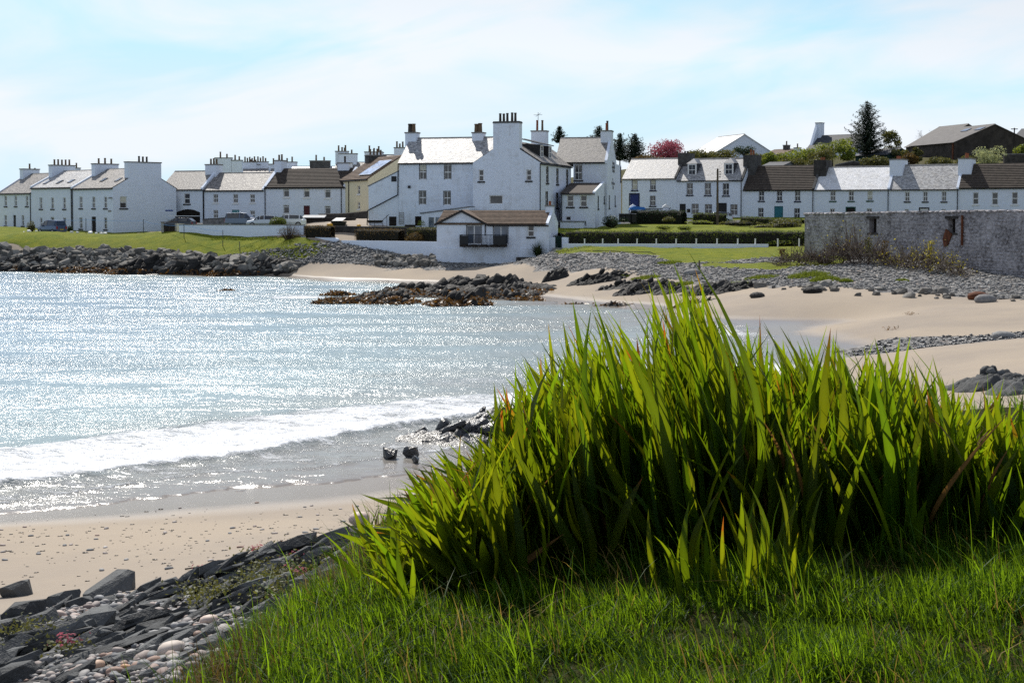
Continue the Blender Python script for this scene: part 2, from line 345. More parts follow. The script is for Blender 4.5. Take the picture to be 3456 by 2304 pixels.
KNOLL_EDGE = [(-1.9, -5), (-1.7, 2.5), (-1.25, 4.6), (-1.05, 5.6), (-0.75, 6.4), (-0.75, 7.4), (-0.2, 8.6), (1.2, 9.3), (3.0, 9.6), (5.5, 9.8), (12, 9), (30, 6), (30, -5)]
def seg_dist(x, y, poly):
    d = np.full(np.shape(x), 1e9)
    for i in range(len(poly)):
        x1, y1 = poly[i]; x2, y2 = poly[(i + 1) % len(poly)]; dx, dy = x2 - x1, y2 - y1
        t = np.clip(((x - x1) * dx + (y - y1) * dy) / (dx * dx + dy * dy), 0, 1)
        d = np.minimum(d, np.hypot(x - x1 - t * dx, y - y1 - t * dy))
    return d
def knoll_in(x, y):
    d = seg_dist(x, y, KNOLL_EDGE); return np.where(inpoly(x, y, KNOLL_EDGE), d, -d)
def ground(x, y, detail=True):
    x = np.asarray(x, float); y = np.asarray(y, float)
    z = tps_eval(LOWF, np.clip(x, -150, 120), np.clip(y, -20, 280))
    k = knoll_in(x, y)
    top = 5.22 + 0.05 * np.clip(x, -2, 6) + 0.02 * (np.clip(y, 3, 9) - 5) + (0.10 * (fbm(x * 1.3, y * 1.3, 3, 5) - .5) if detail else 0)
    kz = top - np.clip(-k, 0, 10) * 1.25 - np.where(k < 0.35, (0.35 - np.clip(k, 0, .35)) ** 2 * 1.2, 0)
    z = np.maximum(z, kz)
    if detail:
        rough = (sstep(12, 60, y) * 0.18 + 0.05) * (.3 + .7 * sstep(1.3, 2.2, z))
        z = z + (fbm(x * .55, y * .55, 4, 3) - .5) * rough * np.where(z > 0.6, 1, .3)
    return z
def gz(x, y): return float(ground(np.array([x]), np.array([y]))[0])

GX = np.unique(np.round(np.concatenate([np.arange(-3, 4, .12), np.arange(-12, 12, .3), np.arange(-80, 75, .55), np.linspace(-150, 150, 61), [-2500, -1200, -600, -300, 300, 600, 1200, 2500]]), 3))
GY = np.unique(np.round(np.concatenate([[-60, -20, -6, -2, 0], np.arange(1.0, 10, .12), np.arange(10, 45, .25), np.arange(45, 190, .55), np.arange(190, 300, 3), [400, 700, 1200, 2500]]), 3))
def thin(a, e=.06):
    o = [a[0]]
    for v in a[1:]:
        if v - o[-1] > e: o.append(v)
    return np.array(o)
GX, GY = thin(GX), thin(GY)
XX, YY = np.meshgrid(GX, GY)
ZZ = ground(XX, YY)
def gmap(x, y):                       # fast bilinear lookup of the ground height
    x = np.asarray(x, float); y = np.asarray(y, float)
    i = np.clip(np.searchsorted(GX, x) - 1, 0, len(GX) - 2); j = np.clip(np.searchsorted(GY, y) - 1, 0, len(GY) - 2)
    fx = (x - GX[i]) / (GX[i + 1] - GX[i]); fy = (y - GY[j]) / (GY[j + 1] - GY[j])
    return (ZZ[j, i] * (1 - fx) + ZZ[j, i + 1] * fx) * (1 - fy) + (ZZ[j + 1, i] * (1 - fx) + ZZ[j + 1, i + 1] * fx) * fy

def gz(x, y): return float(gmap(x, y))
# zones in plan
poly = lambda rows: [P(*r).xy[:] for r in rows]
LAWN_L = poly([(-900, 790, 190), (-900, 815, 177), (0, 818, 176), (200, 822, 174.5), (330, 832, 172.5), (480, 838, 171), (620, 842, 168), (760, 852, 164), (900, 858, 160.5), (1020, 852, 158.5), (1060, 846, 158.2), (1130, 838, 159), (1020, 808, 164), (600, 788, 178), (380, 786, 186), (240, 786, 193), (-900, 786, 212)])
LAWN_R = poly([(1893, 838, 150), (1880, 862, 141), (1990, 864, 138.5), (2100, 858, 138.5), (2210, 868, 135), (2290, 890, 126.5), (2420, 886, 126.5), (2520, 874, 129.5), (2620, 868, 130), (2690, 900, 121), (2760, 915, 114.5), (2860, 890, 116), (2860, 850, 128), (2740, 832, 145)])
LAWN_R2 = poly([(2360, 902, 124), (2500, 906, 119), (2620, 920, 114), (2720, 912, 116), (2700, 895, 122), (2520, 893, 124), (2400, 893, 126)])
SHING = poly([(1330, 908, 150), (1330, 880, 156), (1800, 880, 152), (1890, 850, 150), (2300, 850, 140), (2900, 870, 125), (3700, 900, 110), (3700, 1020, 88), (3456, 1012, 89), (3150, 990, 95), (2900, 985, 98.5), (2700, 975, 102), (2450, 962, 109), (2150, 935, 121), (1900, 915, 134), (1700, 905, 145)])
SHING_L = poly([(560, 925, 163), (880, 915, 160), (1050, 905, 157), (1330, 907, 151), (1330, 868, 160), (1050, 840, 161), (700, 850, 165), (500, 880, 168)])
STREAM = poly([(2840, 1135, 71.5), (3000, 1122, 74.5), (3300, 1128, 72), (3700, 1122, 72), (3700, 1165, 64.5), (3300, 1168, 65), (3000, 1166, 66), (2850, 1150, 69)])
BANK = poly([(-900, 820, 176), (0, 819, 175.5), (330, 834, 172), (620, 843, 167.5), (900, 858, 160), (1050, 850, 158), (1050, 905, 157), (640, 928, 160), (300, 922, 166), (-900, 905, 184)])
FRONT = [P(*r).xy[:] for r in [(-300, 2110, 17.2), (120, 2050, 17.6), (300, 1985, 18.4), (560, 1985, 18.0), (800, 1905, 18.5), (1020, 1850, 19), (1350, 1880, 18.5)]] + [(2, 15), (6, 14), (8, 9), (0, 5), (-2, 2), (-9, 2), (-10, 12)]
def edge_w(poly_, soft, s, amp, frq):
    d = seg_dist(XX, YY, poly_); d = np.where(inpoly(XX, YY, poly_), d, -d)
    return sstep(-soft, soft, d + (fbm(XX * frq, YY * frq, 4, s) - .5) * amp)
w_grass = np.maximum.reduce([edge_w(LAWN_L, .5, 21, 1.6, .5), edge_w(LAWN_R, .5, 22, 2.2, .45), edge_w(LAWN_R2, .5, 23, 2.5, .5), sstep(-.9, -.05, knoll_in(XX, YY) + .5 * (fbm(XX * 2, YY * 2, 3, 9) - .5))])
w_grass = np.where((YY > 186) & (ZZ > 1), 1, w_grass)
w_shing = np.maximum.reduce([edge_w(SHING, 1.0, 31, 4, .3), edge_w(SHING_L, .6, 32, 3, .4), edge_w(STREAM, .5, 33, 2.0, .5) * .9])
w_rock = np.maximum(edge_w(BANK, .5, 41, 1.5, .5), edge_w(FRONT, .3, 42, .8, 1.5))
w_shing = np.clip(w_shing - w_grass, 0, 1); w_rock = np.clip(w_rock - w_grass - w_shing, 0, 1)

def ground_material():
    m, nt, b, o = nodes_of('ground_cover'); g = NT(nt); p = g.pos()
    z = g.n('ShaderNodeSeparateXYZ', {0: p}).outputs[2]
    nbig = g.noise(p, 0.16, 5, 0.55); nmed = g.noise(p, 0.9, 5, 0.6); nfine = g.noise(p, 7.0, 4, 0.65); ngr = g.noise(p, 60.0, 2, 0.6)
    # sand, dry and wet
    sand = g.mix(g.ramp(nbig, [(0.38, 0.0), (0.62, 1.0)]), (0.325, 0.264, 0.196), (0.262, 0.216, 0.170))
    sand = g.mix(g.math('MULTIPLY', g.ramp(nmed, [(0.42, 0), (0.72, 1)]), 0.35), sand, (0.33, 0.27, 0.20))
    sand = g.mix(g.ramp(ngr, [(0.62, 0.0), (0.8, 0.35)]), sand, (0.20, 0.16, 0.12))
    wz = g.math('ADD', z, g.math('MULTIPLY_ADD', nbig, -0.30, 0.15))
    wet = g.ramp(wz, [(0.14, 1.0), (0.36, 0.0)])
    sand = g.mix(wet, sand, (0.185, 0.148, 0.115))
    # turf
    gr = g.mix(g.ramp(nmed, [(0.35, 0), (0.68, 1)]), (0.100, 0.138, 0.008), (0.205, 0.212, 0.012))
    gr = g.mix(g.ramp(nbig, [(0.4, 0.0), (0.7, 0.7)]), gr, (0.15, 0.16, 0.025))
    gr = g.mix(g.ramp(nfine, [(0.5, 0), (0.8, 0.7)]), gr, (0.04, 0.07, 0.008))
    # shingle
    vor = g.n('ShaderNodeTexVoronoi', {'Vector': g.scaled(p, (1, 1, 1)), 'Scale': 4.2, 'Randomness': 1.0})
    vc = g.n('ShaderNodeSeparateColor', {0: vor.outputs['Color']}).outputs[0]
    sh = g.ramp(vc, [(0.0, (0.10, 0.10, 0.105)), (0.5, (0.24, 0.235, 0.225)), (0.9, (0.40, 0.385, 0.36)), (1.0, (0.36, 0.26, 0.20))])
    sh = g.mix(g.ramp(vor.outputs['Distance'], [(0.35, 0.0), (0.75, 0.85)]), sh, (0.03, 0.03, 0.03))
    rk = g.mix(g.ramp(nfine, [(0.3, 0), (0.7, 1)]), (0.035, 0.034, 0.034), (0.13, 0.125, 0.12))
    wob = g.math('MULTIPLY_ADD', nmed, 0.5, -0.25)
    def w(nm, lo=0.42, hi=0.58): return g.ramp(g.math('ADD', g.attr(nm).outputs['Fac'], wob), [(lo, 0.0), (hi, 1.0)])
    gw, sw, rw = w('grass'), w('shingle'), w('rock')
    c = g.mix(rw, sand, rk); c = g.mix(sw, c, sh); c = g.mix(gw, c, gr)
    nt.links.new(c, b.inputs['Base Color'])
    drywet = g.math('MULTIPLY', wet, g.math('SUBTRACT', 1.0, g.math('MAXIMUM', sw, gw)))
    nt.links.new(g.math('MULTIPLY_ADD', drywet, -0.62, 0.90), b.inputs['Roughness'])
    nt.links.new(g.math('MULTIPLY_ADD', gw, -0.27, 0.35), b.inputs['Specular IOR Level'])
    hs = g.math('MULTIPLY', g.math('MULTIPLY_ADD', g.math('MAXIMUM', g.math('MAXIMUM', sw, gw), rw), 2.4, 0.25), g.math('SUBTRACT', nfine, g.math('MULTIPLY', vor.outputs['Distance'], g.math('MULTIPLY', sw, 1.2))))
    hs = g.math('MULTIPLY', hs, g.math('MULTIPLY_ADD', drywet, -0.92, 1.0))
    nt.links.new(g.bump(hs, 0.8, 0.06), b.inputs['Normal'])
    MATS['ground_cover'] = m
ground_material()

def grid_faces(nx, ny):
    i = np.arange(ny - 1)[:, None] * nx + np.arange(nx - 1)[None]
    return np.stack([i, i + 1, i + nx + 1, i + nx], -1)
def sub_mesh(name, v, f, mat, attrs):
    used, inv = np.unique(f, return_inverse=True)
    return npmesh(name, v[used], inv.reshape(f.shape), mat, True, {k: a[used] for k, a in attrs.items()})
V = np.stack([XX, YY, ZZ], -1).reshape(-1, 3); F = grid_faces(len(GX), len(GY)).reshape(-1, 4)
AT = {'grass': w_grass.ravel(), 'shingle': w_shing.ravel(), 'rock': w_rock.ravel()}
fw = {k: a[F].mean(1) for k, a in AT.items()}
cls = np.zeros(len(F), int)
cls[fw['rock'] > .5] = 3; cls[fw['shingle'] > .5] = 2; cls[fw['grass'] > .5] = 1
near = V[F][:, :, 1].mean(1) < 40; left = V[F][:, :, 0].mean(1) < -12
paint('bank_thatch_shade', (0.020, 0.030, 0.006), 0.95, 0.3, 6, 0.8, 30, spec=0.05, col2=(0.045, 0.034, 0.014))  # thatch coloured dark so the gaps between blades read as shade
for nm, sel in (('sand_beach', cls == 0), ('grass_bank', (cls == 1) & near), ('lawn_left', (cls == 1) & ~near & left), ('lawn_right', (cls == 1) & ~near & ~left), ('shingle_ground', cls == 2), ('rocky_shore', cls == 3)):
    if sel.any(): tag(link(nm, sub_mesh(nm, V, F[sel], 'bank_thatch_shade' if nm == 'grass_bank' else 'ground_cover', AT)), kind='structure')

# upper ground behind the garden walls: road, gardens and the hill
UP = [(*P(px, 720, d).xy, z) for px, d, z in [(620, 172, 5.2), (850, 168, 5.2), (1020, 165, 5.25), (600, 195, 5.4), (880, 190, 5.5), (1160, 188, 5.5), (1250, 167, 5.2), (1480, 160, 5.15), (1600, 158, 5.1), (1900, 160, 4.9), (1900, 153, 4.6),
    (2100, 154, 4.65), (2400, 152, 4.75), (2700, 148, 4.9), (2100, 175, 5.3), (2400, 172, 5.35), (2700, 168, 5.5), (2108, 205, 5.75), (2500, 198, 5.8), (3000, 190, 5.9), (3456, 182, 6.0), (2900, 160, 5.6), (3456, 140, 5.6), (3900, 150, 6),
    (2200, 250, 14.0), (2400, 258, 15.0), (2700, 248, 14.4), (3000, 242, 14.4), (3300, 242, 14.8), (3600, 240, 15.0), (2000, 240, 10.5), (1750, 235, 8), (1500, 230, 6.5), (1000, 235, 6.0), (600, 240, 5.0), (2500, 215, 7.2), (3000, 208, 7.4), (3456, 202, 7.4), (2200, 220, 7),
    (2400, 320, 19), (3300, 320, 20), (1500, 320, 8), (600, 320, 5.5), (2400, 600, 22), (3400, 600, 23), (600, 600, 6), (2400, 1500, 22), (500, 1500, 5)]]
UPF = tps_fit(UP)
UEDGE = [P(px, 720, d).xy[:] for px, d in [(605, 176.3), (800, 170.8), (1010, 164.8), (1022, 164.7), (1180, 163.3), (1330, 161.1), (1480, 158.9), (1800, 158.0), (1890, 155), (1905, 152.2), (2300, 150.0), (2715, 146.0), (3456, 126), (4300, 112)]]
def upz(x, y): return float(tps_eval(UPF, np.array([x]), np.array([y]))[0])
UTS = np.concatenate([np.linspace(0, 30, 31), np.linspace(33, 110, 30), np.linspace(130, 1500, 12)])
ex = np.array([p[0] for p in UEDGE]); ey = np.array([p[1] for p in UEDGE])
us = np.linspace(ex[0], ex[-1], 170); ue = np.interp(us, ex, ey)
UX, UT = np.meshgrid(us, UTS); UY = ue[None] + UT; UXX = UX * (1 + UT / 260.0)
UZ = tps_eval(UPF, np.clip(UXX, -90, 150), np.clip(UY, 0, 420)) + (fbm(UXX * .4, UY * .4, 3, 8) - .5) * .12
ua = np.where(UT > 0, 1.0, 1.0)
# the road before the terraces is asphalt, the rest turf
def road_w(x, y):
    a = np.interp(x, [p[0] for p in ROADL], [p[1] for p in ROADL]); b = np.interp(x, [p[0] for p in ROADU], [p[1] for p in ROADU])
    return sstep(-.6, .6, y - a) * sstep(-.6, .6, b - y)
ROADL = [PX(600, 176), PX(1150, 178), PX(1300, 178), PX(2090, 185), PX(2300, 183), PX(2700, 178), PX(3456, 168)]
ROADU = [PX(600, 197), PX(1150, 189), PX(1300, 200), PX(2090, 206), PX(2300, 205), PX(2700, 196), PX(3456, 185)]
rw_ = road_w(UXX, UY).ravel()
paint('asphalt', (0.075, 0.074, 0.074), 0.9, 0.2, 2, 0.3, 20)
UV_ = np.stack([UXX, UY, UZ], -1).reshape(-1, 3); UF_ = grid_faces(len(us), len(UTS)).reshape(-1, 4)
one = np.ones(len(UV_)); zero = np.zeros(len(UV_)); rf = rw_[UF_].mean(1) > .5
UA = {'grass': one, 'shingle': zero, 'rock': zero}
hf = UV_[UF_][:, :, 2].mean(1) > 6.6
tag(link('terraced_garden', sub_mesh('terraced_garden', UV_, UF_[~rf & ~hf], 'ground_cover', UA)), kind='structure')
paint('hill_turf', (0.055, 0.060, 0.018), 0.95, 0.3, 0.5, 0.8, 3, spec=0.1, col2=(0.085, 0.070, 0.030))
tag(link('hill', sub_mesh('hill', UV_, UF_[~rf & hf], 'hill_turf', UA)), kind='structure')
tag(link('road', sub_mesh('road', UV_, UF_[rf], 'asphalt', UA)), kind='structure')

# ------------------------------------------------------------------ the sea
SX = thin(np.unique(np.concatenate([np.arange(-18, 4, .14), np.arange(-80, 24, .5), [-1500, -700, -350, -200, -140, -100, 26]])), .05)
SY = thin(np.unique(np.concatenate([np.arange(31.5, 58, .14), np.arange(58, 182, .5), [20, 26, 190, 200, 230]])), .05)
WX, WY = np.meshgrid(SX, SY)
def curve(pts): return np.array([P(px, py, d).xy[:] for px, py, d in pts])
def zero_pt(px, py):
    x, y, z = ray(px, py); t = -CAM_H / z; return (x * t, y * t)
def zcurve(pts): a = np.array([zero_pt(*p) for p in pts]); return a
def cy_at(c, x): return np.interp(x, c[:, 0], c[:, 1])
C_UP = zcurve([(-500, 1560), (0, 1510), (300, 1475), (600, 1432), (900, 1398), (1200, 1368), (1450, 1350), (1650, 1335), (1900, 1290), (2100, 1240)])
C_LO = zcurve([(-500, 1700), (0, 1640), (300, 1610), (700, 1560), (1000, 1510), (1300, 1455), (1500, 1425), (1650, 1405), (1900, 1340), (2100, 1270)])
C_SW = zcurve([(-500, 1740), (0, 1705), (350, 1650), (700, 1605), (1000, 1580), (1300, 1550), (1650, 1500), (2000, 1400)])
C_ED = zcurve([(-500, 1790), (0, 1745), (600, 1662), (1300, 1612), (1700, 1560), (2100, 1460)])
yu, yl, ysw, yed = cy_at(C_UP, WX), cy_at(C_LO, WX), cy_at(C_SW, WX), cy_at(C_ED, WX)
wob = (fbm(WX * .45, WY * .45, 4, 51) - .5) * 2.2
t = (WY - yl - wob * .6) / np.maximum(yu - yl, .5)               # 0 at the front of the breaker, 1 at the back
inside = sstep(-.05, .03, t) * (1 - sstep(.72, 1.12, t))
streak = fbm(WX * .8, WY * 2.2, 5, 52)
foam = inside * (0.46 + .68 * streak + .20 * (1 - np.clip(t, 0, 1)))
crest = np.exp(-((t - .06) / .10) ** 2) * .16 + np.exp(-((t - .8) / .2) ** 2) * .10
lace = fbm(WX * .9, WY * 1.7, 5, 53)
d2 = WY - ysw - (fbm(WX * .35, WX * 0 + 3, 3, 54) - .5) * 2.0
foam = np.maximum(foam, np.exp(-((d2 - .1) / .28) ** 2) * (.25 + .75 * lace))
foam = np.maximum(foam, np.where((d2 > 0) & (t < 0), .64 * lace * 1.3, 0))
foam = np.maximum(foam, np.where((t > 1) & (t < 1.9), .56 * lace * (1.9 - t), 0))
for px, py, rx, ry, a in [(1010, 1003, 3.6, 2.4, .85), (1130, 985, 2.0, 1.6, .6), (2440, 1120, 3.2, 7, .75), (2330, 1080, 3, 5, .6), (640, 915, 2, 1, .6), (1240, 962, 3, 1.5, .5), (700, 922, 5, 1, .5), (200, 918, 6, 1, .6), (1600, 1290, 4, 2.5, .55)]:  # local foam; the tall right-hand patch also paints a bright glare
    cx, cy = zero_pt(px, py); foam = np.maximum(foam, a * np.exp(-((WX - cx) / rx) ** 2 - ((WY - cy) / ry) ** 2) * (.5 + lace))
swell = 0.06 * np.sin((WY - .35 * WX) * 2 * math.pi / 7.5 + 3 * fbm(WX * .05, WY * .05, 2, 60)) + 0.035 * np.sin((WY + .12 * WX) * 2 * math.pi / 3.3 + 5 * fbm(WX * .08, WY * .08, 2, 61))
swell *= sstep(33, 60, WY)
chop = (fbm(WX * 1.1, WY * 2.0, 4, 62) - .5) * .10
WZ = swell + chop * sstep(31, 38, WY) + inside * .03 + crest * (0.7 + .6 * lace) + np.exp(-((d2 - .12) / .2) ** 2) * .05
WZ = WZ + inside * .16 * (fbm(WX * 1.7, WY * 2.6, 4, 71) - .5) + inside * .05 * fbm(WX * 6, WY * 8, 2, 72)
depth = WZ - gmap(WX, WY)
WZ = np.where(depth < .02, WZ - .05, WZ)
def water_material():
    m, nt, b, o = nodes_of('sea_water'); g = NT(nt); p = g.pos()
    dp = g.attr('depth').outputs['Fac']
    c = g.ramp(g.math('MULTIPLY', dp, 0.4), [(0.0, (0.20, 0.17, 0.145)), (0.10, (0.24, 0.245, 0.225)), (0.30, (0.24, 0.32, 0.34)), (0.9, (0.15, 0.235, 0.31))])
    fm = g.attr('foam').outputs['Fac']
    fn = g.math('ADD', g.math('MULTIPLY', g.noise(g.scaled(p, (1.2, 3.0, 1)), 1.6, 5, 0.7, 0.6), .55), g.math('MULTIPLY', g.noise(g.scaled(p, (1.5, 3.2, 1)), 6.0, 4, 0.65, 0.4), .45))
    fk = g.ramp(g.math('ADD', fm, g.math('MULTIPLY_ADD', fn, 2.1, -1.05)), [(0.44, 0.0), (0.84, 1.0)])
    nt.links.new(g.mix(fk, c, (0.86, 0.88, 0.90)), b.inputs['Base Color'])
    nt.links.new(g.math('MULTIPLY_ADD', fk, 0.42, 0.20), b.inputs['Roughness'])
    b.inputs['IOR'].default_value = 1.333; b.inputs['Specular IOR Level'].default_value = 0.5
    h1 = g.noise(g.scaled(p, (1.0, 2.2, 1)), 0.9, 3, 0.5, 0.3)
    h2 = g.noise(g.scaled(p, (1.0, 1.7, 1)), 3.2, 3, 0.6, 0.4)
    h3 = g.noise(g.scaled(p, (1.0, 1.5, 1)), 10.0, 2, 0.5)
    h = g.math('ADD', g.math('MULTIPLY', h1, 0.6), g.math('ADD', g.math('MULTIPLY', h2, 0.75), g.math('MULTIPLY', h3, 0.30)))
    patch = g.ramp(g.noise(g.scaled(p, (0.045, 0.20, 1)), 1.0, 4, 0.6, 0.5), [(0.36, 0.16), (0.52, 0.42), (0.68, 1.0)])
    calm = g.ramp(dp, [(0.0, 0.10), (0.12, 0.35), (0.6, 1.0)])
    h = g.math('MULTIPLY', g.math('MULTIPLY', h, patch), calm)
    fb = g.math('MULTIPLY', g.noise(g.scaled(p, (3, 6, 3)), 2.0, 4, 0.7), g.math('MULTIPLY', fk, 0.48))
    nt.links.new(g.bump(g.math('ADD', h, fb), 1.0, 0.23), b.inputs['Normal'])
    MATS['sea_water'] = m
water_material()
WV = np.stack([WX, WY, WZ], -1).reshape(-1, 3); WF = grid_faces(len(SX), len(SY)).reshape(-1, 4)
wd = depth.ravel(); keep = wd[WF].max(1) > -.05
tag(link('sea', sub_mesh('sea', WV, WF[keep], 'sea_water', {'depth': np.clip(wd, 0, 5), 'foam': foam.ravel()})), kind='structure')

# ------------------------------------------------------------------ houses
MESH_CACHE = {}
def cached(key, fn):
    if key not in MESH_CACHE: MESH_CACHE[key] = fn()
    return MESH_CACHE[key]
class Wall:
    """A vertical wall plane: origin (x, y) in plan, base height, heading; converts pixels to metres along / up the wall."""
    def __init__(s, ax, ay, ang, base): s.a = Vector((ax, ay)); s.e = Vector((math.cos(ang), math.sin(ang))); s.ang = ang; s.base = base
    def local(s, px, py, off=0.0):
        n = Vector((-s.e.y, s.e.x)); o = s.a + n * off
        x, y, z = ray(px, py); den = x * n.x + y * n.y; t = (o.x * n.x + o.y * n.y) / den
        p = Vector((x * t, y * t)); return (p - o).dot(s.e), CAM_H + z * t - s.base
def window(parent, cx, zb, w, h, face='F', frame=None, style='sash', sill='trim_navy', surround=None, blind=0.0, pane='pane_dark', x_at=0.0, y_at=0.0, rot=0.0, inset=0.11):
    """face: (origin, rot) of the wall in the parent's frame; the window faces -y of that frame"""
    org, rz = frame if frame else (Vector((0, 0, 0)), 0.0)
    w = round(w, 2); h = round(h, 2)
    def f_mesh():
        m = MB(); b = .085; y0, y1 = inset, inset + .07
        m.box(-w / 2, -w / 2 + b, y0, y1, 0, h); m.box(w / 2 - b, w / 2, y0, y1, 0, h); m.box(-w / 2 + b, w / 2 - b, y0, y1, h - b, h); m.box(-w / 2 + b, w / 2 - b, y0, y1, 0, b)
        return m.mesh('window', 'frame_white')
    def bar_mesh():
        m = MB(); y0, y1 = inset + .005, inset + .05
        if style in ('sash', 'sash1'): m.box(-w / 2 + .06, w / 2 - .06, y0, y1, h / 2 - .05, h / 2 + .05)
        if style == 'sash': m.box(-.028, .028, y0 + .01, y1, .06, h / 2 - .05); m.box(-.028, .028, y0 + .01, y1, h / 2 + .05, h - .06)
        if style == 'top': m.box(-w / 2 + .06, w / 2 - .06, y0, y1, h * .74, h * .74 + .07)
        if style == 'slide': m.box(-.04, .04, y0, y1, .06, h - .06)
        if style == 'french': m.box(-.05, .05, y0, y1, .06, h - .06)
        return m.mesh('glazing_bar', 'frame_white')
    c = math.cos(rz); s_ = math.sin(rz)
    loc = org + Vector((c * cx, s_ * cx, zb))
    o = link('window', cached(('win', w, h, inset), f_mesh), parent, loc, rz)
    link('pane', cached(('pane', w, h, pane, inset), lambda: MB().box(-w / 2 + .05, w / 2 - .05, inset + .03, inset + .05, .05, h - .05).mesh('pane', pane)), o)
    if style != 'plain': link('glazing_bar', cached(('bar', w, h, style, inset), bar_mesh), o)
    if sill: link('sill', cached(('sill', w, sill), lambda: MB().box(-w / 2 - .13, w / 2 + .13, -.09, .10, -.17, 0.0).mesh('sill', sill)), o)
    if surround:
        link('reveal_paint', cached(('sur', w, h, surround), lambda: MB().box(-w / 2 - .005, -w / 2 + .035, -.012, inset, 0, h).box(w / 2 - .035, w / 2 + .005, -.012, inset, 0, h).box(-w / 2 + .035, w / 2 - .035, -.012, inset, h - .03, h + .005).mesh('reveal_paint', surround)), o)
    if blind:
        link('blind', cached(('blind', w, h, blind), lambda: MB().box(-w / 2 + .07, w / 2 - .07, inset + .015, inset + .028, h * (1 - blind), h - .07).mesh('blind', 'blind_cream')), o)
    return o
def door(parent, cx, zb, w, h, frame, mat, surround=None, handle=True):
    org, rz = frame; c, s_ = math.cos(rz), math.sin(rz)
    m = MB(); m.box(-w / 2, w / 2, .10, .15, 0, h)
    for (a, b_, z0, z1) in ((-.4, -.06, .12, .42), (.06, .4, .12, .42), (-.4, -.06, .5, .93), (.06, .4, .5, .93)): m.box(a * w, b_ * w, .085, .10, z0 * h, z1 * h)
    o = m.obj('door', mat, parent, loc=org + Vector((c * cx, s_ * cx, zb)), rz=rz)
    if surround: MB().box(-w / 2 - .14, -w / 2, -.02, .12, 0, h).box(w / 2, w / 2 + .14, -.02, .12, 0, h).box(-w / 2 - .14, w / 2 + .14, -.02, .12, h, h + .16).obj('door_surround', surround, o)
    if handle: MB().box(w * .34, w * .34 + .05, .04, .085, h * .46, h * .46 + .12).obj('handle', 'iron_black', o)
    return o
def panel(mb, W, H, ops, org, rz, reveal=.2):
    """rectangular wall W x H with openings (x0, x1, z0, z1), facing -y of its own frame"""
    c, s_ = math.cos(rz), math.sin(rz)
    T = lambda u, d, z: (org[0] + c * u - s_ * d, org[1] + s_ * u + c * d, org[2] + z)
    us = sorted({0.0, W} | {v for o in ops for v in (o[0], o[1])}); zs = sorted({0.0, H} | {v for o in ops for v in (o[2], o[3])})
    for i in range(len(us) - 1):
        for j in range(len(zs) - 1):
            um, zm = (us[i] + us[i + 1]) / 2, (zs[j] + zs[j + 1]) / 2
            if any(o[0] < um < o[1] and o[2] < zm < o[3] for o in ops): continue
            mb.quad(T(us[i], 0, zs[j]), T(us[i + 1], 0, zs[j]), T(us[i + 1], 0, zs[j + 1]), T(us[i], 0, zs[j + 1]))
    for a, b, z0, z1 in ops:
        for (p, q) in (((a, z0), (a, z1)), ((a, z1), (b, z1)), ((b, z1), (b, z0)), ((b, z0), (a, z0))):
            mb.quad(T(p[0], 0, p[1]), T(q[0], 0, q[1]), T(q[0], reveal, q[1]), T(p[0], reveal, p[1]))
def pots(parent, xs, y, z, mat, r=.13, hs=None, along='x', x0=0):
    for i, u in enumerate(xs):
        h = (hs[i % len(hs)] if hs else .75) * random.uniform(.9, 1.1)
        m = MB(); m.tube((0, 0, 0), (0, 0, h), r * 1.08, r * .88, 8); m.tube((0, 0, h - .12), (0, 0, h - .02), r * 1.1, r * 1.1, 8)
        o = m.obj('chimney_pot', mat[i % len(mat)] if isinstance(mat, (list, tuple)) else mat, parent, loc=(u, y, z) if along == 'x' else (x0, u, z))
def chimney(parent, x0, x1, y0, y1, z0, z1, npots, mat='white_render', potmat='pot_buff', cope=True, along=None, hs=None, span=.8):
    m = MB(); m.box(x0, x1, y0, y1, z0, z1)
    o = m.obj('chimney', mat, parent)
    if cope: MB().box(x0 - .07, x1 + .07, y0 - .07, y1 + .07, z1, z1 + .14).obj('coping', 'chimney_cope', o)
    z = z1 + (.14 if cope else 0)
    along = along or ('y' if (y1 - y0) > (x1 - x0) else 'x')
    if npots:
        a, b = (x0, x1) if along == 'x' else (y0, y1); mid = (a + b) / 2; L = (b - a) * span
        us = [mid + (k - (npots - 1) / 2) * (L / max(npots, 1)) for k in range(npots)]
        pots(o, us, (y0 + y1) / 2, z, potmat, hs=hs, along=along, x0=(x0 + x1) / 2)
    return o
